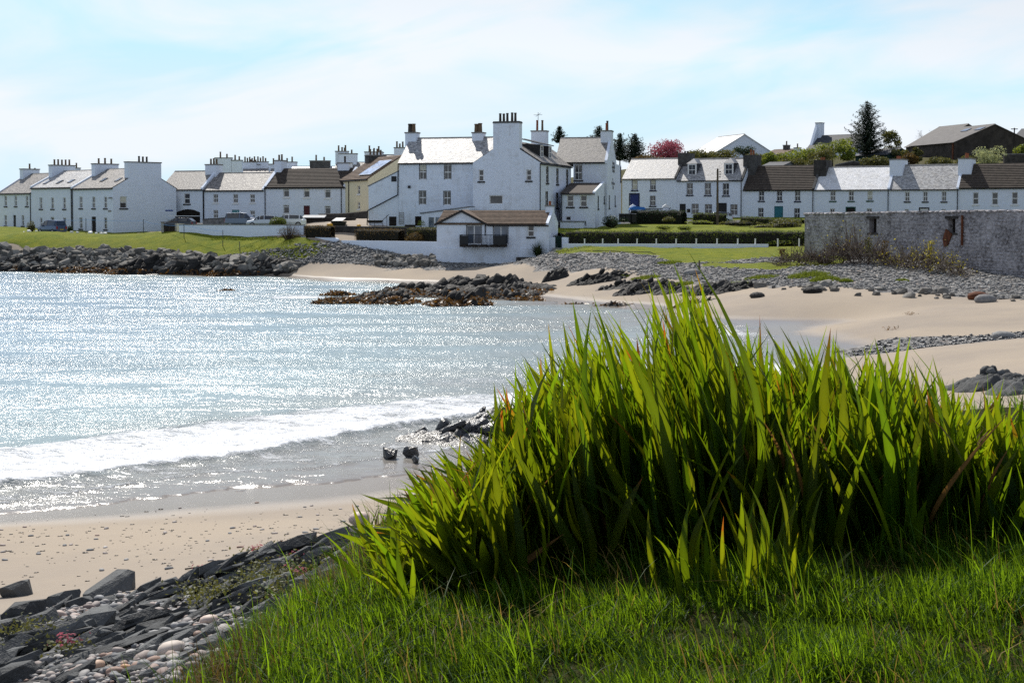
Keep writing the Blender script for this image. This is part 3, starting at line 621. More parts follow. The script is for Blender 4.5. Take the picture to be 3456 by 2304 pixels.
def roof_x(parent, x0, x1, D, he, hr, mat, tiles=False, over=.14, th=.10, name='roof', y0=0.0, course=0.34):
    """ridge along x; front slope towards -y"""
    mid = y0 + D / 2; m = MB(); L = math.hypot(D / 2, hr - he); k = (hr - he) / (D / 2)
    ye, ze = y0 - over, he - over * k; ybe = y0 + D + over
    nrm = Vector((0, -(hr - he), D / 2)).normalized() * th
    W = x1 - x0; Ls = L + over * math.hypot(1, k)
    m.quad((x0, ye + nrm.y, ze + nrm.z), (x1, ye + nrm.y, ze + nrm.z), (x1, mid, hr + th / nrm.normalized().z * 1.0), (x0, mid, hr + th / nrm.normalized().z), uv=[(x0, 0), (x1, 0), (x1, Ls), (x0, Ls)])
    top = hr + th / nrm.normalized().z
    m.quad((x1, ybe - nrm.y, ze + nrm.z), (x0, ybe - nrm.y, ze + nrm.z), (x0, mid, top), (x1, mid, top), uv=[(x0, 0), (x1, 0), (x1, Ls), (x0, Ls)])
    m.quad((x0, ye, ze), (x1, ye, ze), (x1, ye + nrm.y, ze + nrm.z), (x0, ye + nrm.y, ze + nrm.z))
    m.quad((x0, ybe, ze), (x1, ybe, ze), (x1, ybe - nrm.y, ze + nrm.z), (x0, ybe - nrm.y, ze + nrm.z))
    m.quad((x0, ye, ze), (x1, ye, ze), (x1, mid, hr), (x0, mid, hr)); m.quad((x0, ybe, ze), (x1, ybe, ze), (x1, mid, hr), (x0, mid, hr))
    for x in (x0, x1):
        m.poly([(x, ye, ze), (x, ye + nrm.y, ze + nrm.z), (x, mid, top), (x, mid, hr)]); m.poly([(x, ybe, ze), (x, ybe - nrm.y, ze + nrm.z), (x, mid, top), (x, mid, hr)])
    o = m.obj(name, mat, parent)
    MB().prism([(x0 + .01, mid - .16, top - .10), (x0 + .01, mid, top + .07), (x0 + .01, mid + .16, top - .10)], (W - .02, 0, 0)).obj('ridge_tiles', 'chimney_cope' if not tiles else mat, o)
    if tiles:
        n = int(Ls / course); up = Vector((0, mid - ye, hr - ze)).normalized(); nn = nrm.normalized(); st = Ls / n
        wv = MB(); w = W - .02
        a = Vector((0, 0, 0)); b_ = up * (st + .03)
        ring = [a, a + nn * .075, b_ + nn * .012, b_]
        wv.prism([tuple(p) for p in ring], (w, 0, 0)); me = wv.mesh('tile_course', mat)
        for i in range(n):
            p = Vector((x0 + .01, ye + nrm.y, ze + nrm.z)) + up * (i * st) + nn * (.004 + .002 * (i % 2)); link('tile_course', me, o, loc=p)
    return o
def skews(parent, x, D, he, hr, mat, w=.32, up=.16, y0=0.0):
    """raised stone verge on a gable at local x (centre)"""
    mid = y0 + D / 2; k = (hr - he) / (D / 2); L = (D / 2) + .16
    m = MB()
    for sgn in (-1, 1):
        ye = mid + sgn * L; ze = hr - L * k
        p = [(x - w / 2, ye, ze - .08), (x - w / 2, ye, ze + .14 + up), (x - w / 2, mid, hr + .14 + up), (x - w / 2, mid, hr - .08)]
        m.prism(p, (w, 0, 0))
    return m.obj('skew', mat, parent)
def gutter(parent, x0, x1, he, y=-.20, mat='trim_black', z=None):
    return MB().tube((x0, y, (he if z is None else z) - .13), (x1, y, (he if z is None else z) - .13), .075, .075, 6).obj('gutter', mat, parent)
def pipe(parent, x, z0, z1, y=-.07, mat='trim_black'):
    return MB().tube((x, y, z0), (x, y, z1), .055, .055, 6).obj('downpipe', mat, parent)

def terrace(label, pl, dl, pr, dr, base, eaves, ridge, D=7.0, wall='white_render', roof='slate_grey', tiles=False, wins=(), doors=(), chL=None, chR=None, skL=None, skR=None, trim='trim_navy', sur=None, style='sash', sill=True, pipes=(), gut='trim_black', name='terraced_house', cat='house', group=None, sky=(), epx=None, arch=None, wallh=None, gutter_on=True, rwins=(), rdoors=()):
    ax, ay = PX(pl, dl); bx, by = PX(pr, dr); ang = math.atan2(by - ay, bx - ax); W = math.hypot(bx - ax, by - ay) - .012
    Wl = Wall(ax, ay, ang, base); epx = epx or (pl + pr) / 2
    he = Wl.local(epx, eaves)[1]; hr = Wl.local(epx, ridge, D / 2)[1] - .1
    T = thing(name, label, cat, (ax, ay, base), ang, group); ops = []
    FR = (Vector((0, 0, 0)), 0.0)
    for wn_ in wins:
        px, t_, b_, pw = wn_[:4]; kw = wn_[4] if len(wn_) > 4 else {}
        xl, z1 = Wl.local(px - pw / 2, t_); xr, z0 = Wl.local(px + pw / 2, b_); w = max(xr - xl, .45); cx = (xl + xr) / 2
        z1 = min(z1, he - .12); args = dict(style=style, sill=trim if sill else None, surround=sur); args.update(kw)
        window(T, cx, z0, w, z1 - z0, frame=FR, **args); ops.append((cx - round(w, 2) / 2, cx + round(w, 2) / 2, z0, z0 + round(z1 - z0, 2)))
    for dn in doors:
        px, t_, pw, mat = dn[:4]; kw = dn[4] if len(dn) > 4 else {}
        xl, z1 = Wl.local(px - pw / 2, t_); xr, _ = Wl.local(px + pw / 2, t_)
        door(T, (xl + xr) / 2, .02, xr - xl, z1 - .02, FR, mat, **kw); ops.append((xl, xr, .02, z1))
    m = MB(); panel(m, W, he, ops, (0, 0, 0), 0.0)
    # right wall with its own windows, left wall, back, gables
    Wr = Wall(*(Vector((bx, by))), ang + math.pi / 2, base); rops = []
    RF = (Vector((W, 0, 0)), math.pi / 2)
    for wn_ in rwins:
        px, t_, b_, pw = wn_[:4]; kw = wn_[4] if len(wn_) > 4 else {}
        xl, z1 = Wr.local(px - pw / 2, t_); xr, z0 = Wr.local(px + pw / 2, b_); w = round(max(xr - xl, .4), 2); cx = (xl + xr) / 2; h = round(z1 - z0, 2)
        args = dict(style=style, sill=trim if sill else None, surround=sur); args.update(kw)
        window(T, cx, z0, w, h, frame=RF, **args); rops.append((cx - w / 2, cx + w / 2, z0, z0 + h))
    panel(m, D, he, rops, (W, 0, 0), math.pi / 2)
    m.quad((0, 0, 0), (0, D, 0), (0, D, he), (0, 0, he)); m.quad((0, D, 0), (W, D, 0), (W, D, he), (0, D, he))
    for x in (0, W): m.poly([(x, 0, he), (x, D, he), (x, D / 2, hr)])
    m.box(-.0 + .002, W - .002, .002, D - .002, -3.0, -.001)
    m.obj('wall', wall, T)
    x0r = 0.0 if skL is None else .12; x1r = W if skR is None else W - .12
    ro = roof_x(T, x0r, x1r, D, he, hr, roof, tiles)
    if skL: skews(T, .16, D, he, hr, skL)
    if skR: skews(T, W - .16, D, he, hr, skR)
    for side, ch in (('L', chL), ('R', chR)):
        if not ch: continue
        sx, sy, top, n = ch[:4]; kw = ch[4] if len(ch) > 4 else {}
        cpx = kw.pop('px', pl if side == 'L' else pr); xo = kw.pop('x', 0.0)
        zt = Wl.local(cpx, top, D / 2)[1]; a = xo - .015 if side == 'L' else W - sx + xo + .015
        chimney(T, a, a + sx, D / 2 - sy / 2, D / 2 + sy / 2, he + .3 if sy > 2 else hr - 1.2, zt, n, **kw)
    if gutter_on and gut: gutter(T, .02, W - .02, he, mat=gut)
    for px in pipes:
        pipe(T, Wl.local(px, eaves)[0], 0, he - .1)
    for px, py in sky:
        k = (hr - he) / (D / 2); best = None
        for i in range(60):
            yy = D / 2 * i / 60; x_, z_ = Wl.local(px, py, yy)
            e = abs(z_ - (he + k * yy + .14))
            if best is None or e < best[0]: best = (e, x_, yy)
        _, x_, yy = best; u = Vector((0, 1, k)).normalized(); nn = Vector((0, -k, 1)).normalized(); c = Vector((x_, yy, he + k * yy)) + nn * .11
        ring = [c - u * .5 + Vector((-.35, 0, 0)), c - u * .5 + Vector((.35, 0, 0)), c + u * .5 + Vector((.35, 0, 0)), c + u * .5 + Vector((-.35, 0, 0))]
        so = MB().prism(ring, nn * .07).obj('skylight', 'trim_black', ro)
        MB().prism([p + (c - p) * .14 + nn * .071 for p in ring], nn * .008).obj('pane', 'pane_blue', so)
    return T, Wl, W, he, hr

# ---- the terrace round the corner on the left: three fronts seen aslant, the corner gable facing the water
LW = 'terrace of white houses on the left shore'
LP = [(0, 211.2), (106, 203.8), (243, 196.4), (382, 190.0)]          # (pixel, distance) along the frontage
def lfit():
    cx, cy = PX(382, 190.0); u = Vector((-.735, .678)); out = []
    for px in (-4, 106, 243, 382):
        k = (px - 1728) / FPX / CP * CP; k = ray(px, HOR)[0] / ray(px, HOR)[1]
        t_ = (k * cy - cx) / (u.x - k * u.y); out.append((px, cy + u.y * t_))
    return out
LP = lfit()
NB = dict(sill='trim_black')
terrace('white end house furthest left, three narrow windows above, chimney at its outer gable', *LP[0], *LP[1], 4.0, 652, 589, 9.0, epx=60,
        wins=[(19, 661, 696, 9, NB), (53, 661, 696, 9, NB), (91, 661, 696, 9, NB), (19, 726, 762, 9, NB), (77, 726, 762, 9, NB)], doors=[(49, 726, 9, 'trim_black')],
        chL=(.9, 2.6, 574, 1, dict(px=75, x=.2)), skL='white_render', pipes=[103], group=LW)
terrace('white terraced house with three rooflights, behind the parked blue car', *LP[1], *LP[2], 4.0, 633, 579, 9.0, epx=180,
        wins=[(138, 667, 705, 10, NB), (177, 667, 705, 10, NB), (217, 667, 705, 10, NB), (139, 735, 770, 9, NB), (177, 732, 770, 12, NB), (218, 735, 770, 10, NB)],
        chL=(.9, 3.6, 561, 5, dict(px=192, potmat='pot_buff', hs=[.8, .75])), skL='white_render', roof='slate_bright', sky=[(160, 615), (203, 614), (242, 611)], pipes=[241], group=LW)
T, Wl, W, he, hr = terrace('white corner house whose broad blank gable and wide chimney face the water', *LP[2], *LP[3], 4.0, 635, 573, 9.6, epx=330,
        wins=[(273, 664, 703, 11, NB), (316, 664, 703, 11, NB), (356, 664, 703, 11, NB), (273, 734, 772, 11, NB), (356, 734, 774, 11, NB)], doors=[(316, 731, 15, 'timber_dark')],
        chL=(.9, 3.6, 557, 3, dict(px=327)), chR=(.9, 5.0, 550, 3, dict(px=485, span=.35, potmat='pot_dark')), skL='white_render', sky=[(352, 606), (401, 606)], pipes=[245],
        rwins=[(417, 663, 703, 24, dict(sill='trim_black', style='sash1', blind=.45))], group=LW)
# street name plates
sg = MB().box(-.6, .6, -.03, 0, 0, .16).obj('street_sign', 'sign_blue', None)
Wr = Wall(*PX(382, 190.0), math.atan2(Wl.e.y, Wl.e.x) + math.pi / 2, 4.0)
for (px, py, w, h, mt, lb) in ((571, 712.5, .65, .16, 'sign_blue', 'long blue street name plate on the corner gable'), ):
    u_, z_ = Wr.local(px, py); p = Wr.a + Wr.e * u_; sg.location = (p.x, p.y, 4.0 + z_); sg.rotation_euler = (0, 0, Wr.ang); tag(sg, lb, 'sign')
u_, z_ = Wl.local(373, 715); p = Wl.a + Wl.e * u_
s2 = MB().box(-.55, .2, -.04, -.01, 0, .22).obj('house_sign', 'concrete', None); s2.location = (p.x, p.y, 4.0 + z_); s2.rotation_euler = (0, 0, Wl.ang); tag(s2, 'pale name board on the corner house front, between the windows', 'sign')
u_, z_ = Wl.local(377, 668); p = Wl.a + Wl.e * u_
s3 = MB().box(-.12, .12, -.3, -.01, 0, .10).box(-.2, .2, -.42, -.2, -.10, .02).obj('wall_lamp', 'concrete', None); s3.location = (p.x, p.y, 4.0 + z_); s3.rotation_euler = (0, 0, Wl.ang); tag(s3, 'small lamp on the corner house wall above the name board', 'lamp')

# ---- the middle row
MW = 'white houses between the corner and the hotel'
T, Wl, W, he, hr = terrace('narrow white house over a dark arched cart entrance', 540, 199.2, 687, 196.6, 5.4, 639, 578, 7.0, wins=[(631, 653, 688, 20, dict(style='sash1', sill='trim_black'))],
        chR=(1.7, 1.6, 559, 3, dict(px=642, x=.2, potmat='pot_buff', along='x')), skR='white_render', pipes=[594, 686], group=MW, epx=640)
# arch of the cart entrance: a dark plate stands in for the shaded opening
xl, zt = Wl.local(596, 720); xr, zm = Wl.local(675, 706); m = MB()
n = 12; ring = [(xl, -.015, -.6)] + [(xl + (xr - xl) * i / n, -.015, zt + (zm - zt) * math.sin(math.pi * (0.08 + .84 * i / n))) for i in range(n + 1)] + [(xr, -.015, -.6)]
m.prism(ring, (0, -.02, 0)).obj('arch', 'void_dark', T)
terrace('white house with mottled slate roof and pale aqua door', 687, 196.6, 893, 194.0, 5.45, 642, 584, 7.0,
        wins=[(728, 655, 684, 17), (795, 655, 685, 17), (852, 656, 684, 17), (728, 709, 736, 17), (852, 711, 738, 17)], doors=[(795, 708, 25, 'door_aqua')], trim='frame_white', roof='slate_grey', skR='white_render', pipes=[688], group=MW)
terrace('white house with dark brown tiled roof and maroon door', 893, 194.0, 1168, 190.4, 5.5, 632, 570, 7.4, roof='tile_brown', tiles=True, style='top',
        wins=[(966, 638, 665, 20, dict(blind=.0)), (1035, 638, 666, 20, dict(blind=.3)), (1106, 640, 668, 20), (966, 692, 721, 20), (1106, 695, 724, 20)], doors=[(1035, 694, 21, 'door_maroon')], trim='frame_white',
        chL=(1.0, 1.6, 545, 2, dict(px=886, potmat='pot_buff', along='x')), chR=(1.6, 1.2, 553, 1, dict(px=1118, x=-1.0, potmat='pot_dark')), skL='white_render', skR='white_render', pipes=[895, 1152], group=MW)
# cream house with the solar panels
T, Wl, W, he, hr = terrace('cream house with brown tiled roof and solar panels', 1150, 192.0, 1243, 183.0, 5.4, 607, 540, 9.0, wall='cream_render', roof='tile_warm', tiles=True,
        wins=[(1211, 627, 655, 9), (1211, 682, 706, 9)], trim='frame_white', pipes=[1178], group=MW, chL=(1.4, 2.4, 534, 4, dict(px=1196, x=.2, mat='chimney_grey', potmat='pot_buff')), rwins=[(1262, 622, 632, 14, dict(sill=None, style='plain'))])
k = (hr - he) / 4.5; u = Vector((0, 1, k)).normalized(); nn = Vector((0, -k, 1)).normalized()
for i in range(4):
    for j in range(2):
        c = Vector((W - .25 - (4 - i) * 1.06, .55, he + k * .55)) + u * (j * 1.75) + nn * .26
        a = MB().prism([c, c + Vector((1.0, 0, 0)), c + Vector((1.0, 0, 0)) + u * 1.66, c + u * 1.66], nn * .05).obj('solar_panel', 'frame_white', T)
        c2 = c + Vector((.04, 0, 0)) + u * .04 + nn * .051
        MB().prism([c2, c2 + Vector((.92, 0, 0)), c2 + Vector((.92, 0, 0)) + u * 1.58, c2 + u * 1.58], nn * .006).obj('cell_sheet', 'solar', a)

# ---- roofs and stacks behind the middle row
BG = 'white houses behind the middle row'
def back_house(label, pl, pr, d, base, eaves, ridge, D, stacks, roof='slate_grey', gable=False, wall='white_render', rot=0.0):
    """stacks: (px_left, px_right, py_top, pots, material, depth)"""
    ax, ay = PX(pl, d); bx, by = PX(pr, d + rot); ang = math.atan2(by - ay, bx - ax); W = math.hypot(bx - ax, by - ay)
    Wl = Wall(ax, ay, ang, base); c = (pl + pr) / 2; he = Wl.local(c, eaves)[1]
    T = thing('terraced_house', label, 'house', (ax, ay, base), ang, BG); m = MB()
    if gable:
        hr = Wl.local(c, ridge)[1]; m.poly([(0, 0, 0), (W, 0, 0), (W, 0, he), (W / 2, 0, hr), (0, 0, he)]); m.poly([(0, D, 0), (W, D, 0), (W, D, he), (W / 2, D, hr), (0, D, he)])
        m.quad((0, 0, 0), (0, D, 0), (0, D, he), (0, 0, he)); m.quad((W, 0, 0), (W, D, 0), (W, D, he), (W, 0, he)); m.obj('wall', wall, T)
        ro = MB()
        for s_ in (0, 1):
            a = (0 if s_ == 0 else W); ro.prism([(a, .05, he), (a, .05, he + .14), (W / 2, .05, hr + .14), (W / 2, .05, hr)], (0, D - .1, 0))
        ro.obj('roof', roof, T)
    else:
        hr = Wl.local(c, ridge, D / 2)[1] - .1; panel(m, W, he, [], (0, 0, 0), 0); m.quad((0, 0, 0), (0, D, 0), (0, D, he), (0, 0, he)); m.quad((W, 0, 0), (W, D, 0), (W, D, he), (W, 0, he)); m.quad((0, D, 0), (W, D, 0), (W, D, he), (0, D, he))
        for x in (0, W): m.poly([(x, 0, he), (x, D, he), (x, D / 2, hr)])
        m.obj('wall', wall, T); roof_x(T, 0, W, D, he, hr, roof)
    for sl, sr, top, n, mat, dep in stacks:
        off = D / 2 if not gable else .5; x0, z1 = Wl.local(sl, top, off); x1, _ = Wl.local(sr, top, off)
        y0 = (D / 2 - dep / 2) if not gable else .02
        chimney(T, x0, x1, y0, y0 + dep, he, z1, n, mat=mat, potmat='pot_buff', along='x', hs=[.85, .6])
    return T
back_house('white gabled house behind, with a stepped gable stack of two tall pots', 690, 818, 232, 6, 600, 563, 9, [(727, 782, 535, 2, 'white_render', 1.2), (783, 818, 543, 2, 'white_render', 1.0)], gable=True)
back_house('white house behind, with a long row of chimney pots', 805, 905, 240, 6, 590, 566, 8, [(818, 868, 549, 5, 'white_render', 1.4), (838, 880, 558, 4, 'white_render', 1.2), (862, 905, 548, 4, 'white_render', 1.0)])
back_house('white house behind the brown roof, with a broad stack of three pots', 905, 1005, 238, 6, 600, 565, 8, [(937, 1001, 549, 3, 'white_render', 1.6), (908, 938, 556, 1, 'white_render', 1)])
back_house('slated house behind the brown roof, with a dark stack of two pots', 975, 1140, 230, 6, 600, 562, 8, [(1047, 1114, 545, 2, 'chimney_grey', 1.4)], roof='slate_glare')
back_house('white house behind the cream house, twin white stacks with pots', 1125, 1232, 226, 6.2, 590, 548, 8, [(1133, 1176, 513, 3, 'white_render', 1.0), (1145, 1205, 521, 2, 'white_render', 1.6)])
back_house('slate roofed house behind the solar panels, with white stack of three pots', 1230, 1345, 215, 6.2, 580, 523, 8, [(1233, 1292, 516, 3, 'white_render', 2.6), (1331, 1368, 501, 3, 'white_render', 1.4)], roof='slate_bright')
back_house('far white house whose single stack shows over the left terrace roofs', 225, 300, 236, 4.5, 600, 582, 8, [(247, 269, 569, 1, 'white_render', 1.0)])
back_house('far slated house with one pot showing over the end house roof', 90, 140, 240, 4.5, 610, 592, 8, [(112, 124, 588, 1, 'white_render', 1.0)])

# ---- the hotel
HW, HR = 'white_render_worn', 'slate_grey'
hang = math.atan2(-2.1, 7.3)                      # its gable front is turned a little to the right
hx, hy = PX(1596, 163.2)
HT = thing('hotel', 'large white hotel with tall gable, dormers and lettered end wall', 'hotel', (hx, hy, 5.0), hang)
GW = Wall(hx, hy, hang, 5.0)
gwid, _ = GW.local(1822, 600); EL = 14.2
he = GW.local(1822, 548)[1]; hr = GW.local(1709, 474)[1]
m = MB(); ops = []
H0 = (Vector((0, 0, 0)), 0.0); HE = (Vector((gwid, 0, 0)), math.pi / 2)
for px, t_, b_, pw, kw in [(1624, 573, 612, 17, dict(style='sash1', sill='trim_black')), (1785, 573, 610, 17, dict(style='sash1', sill='trim_black')), (1674, 659, 689, 45, dict(style='plain', sill=None)), ]:
    xl, z1 = GW.local(px - pw / 2, t_); xr, z0 = GW.local(px + pw / 2, b_); w = round(xr - xl, 2); h = round(z1 - z0, 2); cx = (xl + xr) / 2
    window(HT, cx, z0, w, h, frame=H0, **kw); ops.append((cx - w / 2, cx + w / 2, z0, z0 + h))
panel(m, gwid, he, ops, (0, 0, 0), 0); m.poly([(0, 0, he), (gwid, 0, he), (gwid / 2, 0, hr)])
bx_ = Vector((hx, hy)) + GW.e * gwid
EW = Wall(bx_.x, bx_.y, hang + math.pi / 2, 5.0); ops = []
for px, t_, b_, pw in [(1847, 562, 618, 8), (1881, 568, 622, 8), (1914, 572, 626, 8), (1845, 646, 700, 8), (1880, 650, 702, 8)]:
    xl, z1 = EW.local(px - pw / 2, t_); xr, z0 = EW.local(px + pw / 2, b_); cx = (xl + xr) / 2; w = 1.0; h = round(z1 - z0, 2)
    window(HT, cx, z0, w, h, frame=HE, style='sash', sill='trim_black', surround='trim_black'); ops.append((cx - w / 2, cx + w / 2, z0, z0 + h))
panel(m, EL, he, ops, (gwid, 0, 0), math.pi / 2)
m.quad((0, 0, 0), (0, EL, 0), (0, EL, he), (0, 0, he)); m.quad((0, EL, 0), (gwid, EL, 0), (gwid, EL, he), (0, EL, he)); m.poly([(0, EL, he), (gwid, EL, he), (gwid / 2, EL, hr)])
m.box(.003, gwid - .003, .003, EL, -2.5, -.001)
m.obj('gable_block', HW, HT)
# its roof: ridge runs back from the gable
def roof_y(parent, W, L, he, hr, mat, x0=0.0, y0=0.02, over=.12, th=.1, name='roof'):
    m = MB(); k = (hr - he) / (W / 2); c = x0 + W / 2; S = math.hypot(W / 2 + over, (W / 2 + over) * k)
    for s_ in (-1, 1):
        xe = c + s_ * (W / 2 + over); ze = he - over * k; nn = Vector((s_ * (hr - he), 0, W / 2)).normalized() * th
        a, b_, c_, d_ = (xe + nn.x, y0, ze + nn.z), (xe + nn.x, y0 + L, ze + nn.z), (c, y0 + L, hr + .13), (c, y0, hr + .13)
        m.quad(a, b_, c_, d_, uv=[(0, 0), (L, 0), (L, S), (0, S)])
        m.quad((xe, y0, ze), a, d_, (c, y0, hr)); m.quad((xe, y0 + L, ze), b_, c_, (c, y0 + L, hr)); m.quad((xe, y0, ze), (xe, y0 + L, ze), b_, a)
        m.quad((xe, y0, ze), (xe, y0 + L, ze), (c, y0 + L, hr), (c, y0, hr))
    return m.obj(name, mat, parent)
ro = roof_y(HT, gwid, EL + 3, he, hr, 'slate_grey', y0=.35)
xl, zt = GW.local(1667, 417, .4); xr, _ = GW.local(1755, 417, .4)
xc = gwid / 2; m = MB(); wgt = (xr - xl)
m.box(xc - wgt / 2, xc + wgt / 2, .01, 1.15, he + (hr - he) * .45, zt)
ch = m.obj('chimney', HW, HT); MB().box(xc - wgt / 2 - .08, xc + wgt / 2 + .08, -.06, 1.22, zt, zt + .2, .06).obj('coping', 'chimney_grey', ch)
for px, h in [(1688, .85), (1700, .85), (1712, .85), (1728, 1.0), (1739, .9)]:
    pots(ch, [GW.local(px, 400, .5)[0]], .55, zt + .2, 'pot_dark', r=.14, hs=[h])
MB().tube((gwid + .06, -.06, -1.5), (gwid + .06, -.06, he - .1), .06, .06, 6).obj('downpipe', 'trim_black', HT)
MB().tube((gwid + .16, .1, he - .17), (gwid + .16, EL, he - .17), .08, .08, 6).obj('gutter', 'trim_black', HT)
# two slated dormers on the east slope
k = (hr - he) / (gwid / 2)
for y_ in (4.6, 8.3):
    x_f = gwid - 1.05; zf = he + 1.05 * k; zt_ = zf + 1.45; w2 = .75; xin = gwid / 2 + .35
    d = MB(); d.poly([(x_f, y_ - w2, zf - .1), (x_f, y_ + w2, zf - .1), (x_f, y_ + w2, zt_), (x_f, y_ - w2, zt_)])
    for s_ in (-1, 1): d.poly([(x_f, y_ + s_ * w2, zf - .1), (x_f, y_ + s_ * w2, zt_), (xin, y_ + s_ * w2, zt_ + .1)])
    do = d.obj('dormer', 'trim_black', ro)
    e = MB(); e.prism([(x_f + .25, y_ - w2 - .15, zt_), (x_f + .25, y_ + w2 + .15, zt_), (xin - .4, y_ + w2 + .15, zt_ + .75), (xin - .4, y_ - w2 - .15, zt_ + .75)], (0, 0, .12)); e.obj('dormer_roof', 'slate_glare', do)
    fr = MB().box(x_f - .05, x_f + .08, y_ - .55, y_ - .45, zf + .05, zt_ - .05).box(x_f - .05, x_f + .08, y_ + .45, y_ + .55, zf + .05, zt_ - .05).box(x_f - .05, x_f + .08, y_ - .45, y_ + .45, zt_ - .17, zt_ - .05).box(x_f - .05, x_f + .08, y_ - .45, y_ + .45, zf + .05, zf + .15).box(x_f - .02, x_f + .06, y_ - .45, y_ + .45, zf + .68, zf + .76).obj('dormer_window', 'frame_white', do)
    MB().box(x_f, x_f + .02, y_ - .45, y_ + .45, zf + .15, zt_ - .17).obj('pane', 'pane_blue', do)

# west wing: long front with four tall windows
W0 = Vector((0.0, 1.2, 0))                         # its front stands back from the gable
ow = Vector((hx, hy)) + Vector((-GW.e.y, GW.e.x)) * 1.2
WW = Wall(ow.x, ow.y, hang, 5.0); x_l, _ = WW.local(1347, 600); LL = -x_l; hD = 8.0
he1 = WW.local(1470, 549)[1]; hr1 = WW.local(1480, 466, hD / 2)[1] - .1
ops = []; FRW = (Vector((x_l, 1.2, 0)), 0.0)
for px, t_, b_, pw in [(1427, 555, 606, 25), (1511, 556, 606, 25), (1426, 643, 691, 25), (1509, 644, 692, 25)]:
    a, z1 = WW.local(px - pw / 2, t_); b2, z0 = WW.local(px + pw / 2, b_); cx = (a + b2) / 2 - x_l; w = round(b2 - a, 2); h = round(z1 - z0, 2)
    window(HT, cx, z0, w, h, frame=FRW, style='sash', sill=None, surround='trim_black', blind=.4 if px == 1427 else 0); ops.append((cx - w / 2, cx + w / 2, z0, z0 + h))
for px, t_, pw, mat in [(1324, 731, 24, 'timber_dark'), (1412, 730, 23, 'void_dark')]:
    a, z1 = WW.local(px - pw / 2, t_); b2, _ = WW.local(px + pw / 2, t_)
    if px > 1347:
        door(HT, (a + b2) / 2 - x_l, .3, b2 - a, z1 - .3, FRW, mat); ops.append((a - x_l, b2 - x_l, .3, z1))
m = MB(); panel(m, LL, he1, ops, (x_l, 1.2, 0), 0.0)
m.quad((x_l, 1.2, 0), (x_l, 1.2 + hD, 0), (x_l, 1.2 + hD, he1), (x_l, 1.2, he1)); m.poly([(x_l, 1.2, he1), (x_l, 1.2 + hD, he1), (x_l, 1.2 + hD / 2, hr1)]); m.quad((x_l, 1.2 + hD, 0), (0, 1.2 + hD, 0), (0, 1.2 + hD, he1), (x_l, 1.2 + hD, he1))
m.box(x_l + .003, -.003, 1.205, 1.2 + hD, -2.5, -.001)
m.obj('west_wing', HW, HT)
roof_x(HT, x_l - .1, gwid / 2 - .6, hD, he1, hr1, 'slate_bright', y0=1.2)
gutter(HT, x_l, -.02, he1, y=1.0)
for pc, sx in ((1392, 1.35), (1616, 1.25)):
    xc, zt = WW.local(pc, 451, hD / 2)
    c_ = chimney(HT, xc - sx / 2, xc + sx / 2, 1.2 + hD / 2 - .6, 1.2 + hD / 2 + .6, hr1 - .9, zt, 0)
    pots(c_, [xc - .22, xc + .22], 1.2 + hD / 2 - .2, zt + .14, ['pot_dark', 'pot_buff'] if pc < 1500 else 'pot_buff', r=.24, hs=[.95, .95])
# lean-to at the west end, with a slanting wall head and pipe
xa, za = WW.local(1242, 630); xb, zb = WW.local(1346, 577)
op = []; a, z1 = WW.local(1312, 731); b2, _ = WW.local(1336, 731)
m = MB(); m.prism([(xa, 1.35, -2.5), (x_l, 1.35, -2.5), (x_l, 1.35, zb), (xa, 1.35, za)], (0, 5, 0)); m.obj('lean_to', HW, HT)
MB().prism([(xa - .1, 1.3, za), (x_l, 1.3, zb), (x_l, 1.3, zb + .1), (xa - .1, 1.3, za + .1)], (0, 5, 0)).obj('lean_to_roof', 'lead', HT)
DR = door(HT, (a + b2) / 2 - x_l, .3, b2 - a, z1 - .3, (Vector((x_l, 1.21, 0)), 0.0), 'timber_dark')
pa = [WW.local(1346, 555), WW.local(1345, 658), WW.local(1243, 711), WW.local(1241, 765)]
m = MB()
for (p, q) in zip(pa[:-1], pa[1:]): m.tube((p[0] - .05, 1.12, p[1]), (q[0] - .05, 1.12, q[1]), .065, .065, 6)
m.obj('downpipe', 'trim_black', HT)
xv, zv = WW.local(1328, 604); MB().box(xv - .3, xv + .3, 1.30, 1.36, zv - .3, zv + .3).obj('vent', 'trim_black', HT)
xv, zv = WW.local(1382, 631); MB().box(xv - .14, xv + .14, 1.0, 1.19, zv - .14, zv + .14).obj('wall_box', 'trim_black', HT)
xv, zv = WW.local(1355, 715); xw, zw = WW.local(1356, 757)
m = MB(); m.box(xv - .28, xv - .24, 1.1, 1.15, zw, zv); m.box(xv + .24, xv + .28, 1.1, 1.15, zw, zv)
for i in range(7): z_ = zw + (zv - zw) * (i + .5) / 7; m.box(xv - .24, xv + .24, 1.11, 1.14, z_ - .03, z_ + .03)
m.obj('wall_ladder', 'concrete', HT)
# sun room against the wing
xa, za = WW.local(1422, 722, -3.0); xb, zb = WW.local(1585, 700, -3.0); ya = 1.2 - 3.0
m = MB(); m.prism([(xa, ya, -2.5), (xb, ya, -2.5), (xb, ya, zb), (xa, ya, za)], (0, 2.99, 0)); m.obj('sun_room', 'white_render', HT)
MB().prism([(xa - .15, ya - .12, za), (xb, ya - .12, zb), (xb, ya - .12, zb + .13), (xa - .15, ya - .12, za + .13)], (0, 3.0, 0)).obj('sun_room_roof', 'lead', HT)
for px in (1456, 1480, 1500):
    a, z1 = WW.local(px - 9, 733, -3.0); b2, z0 = WW.local(px + 9, 772, -3.0)
    MB().box(a, b2, ya - .03, ya - .005, z0, z1).obj('window', 'pane_blue', HT); MB().box(b2, b2 + .12, ya - .05, ya - .004, z0, z1).obj('mullion', 'frame_white', HT)

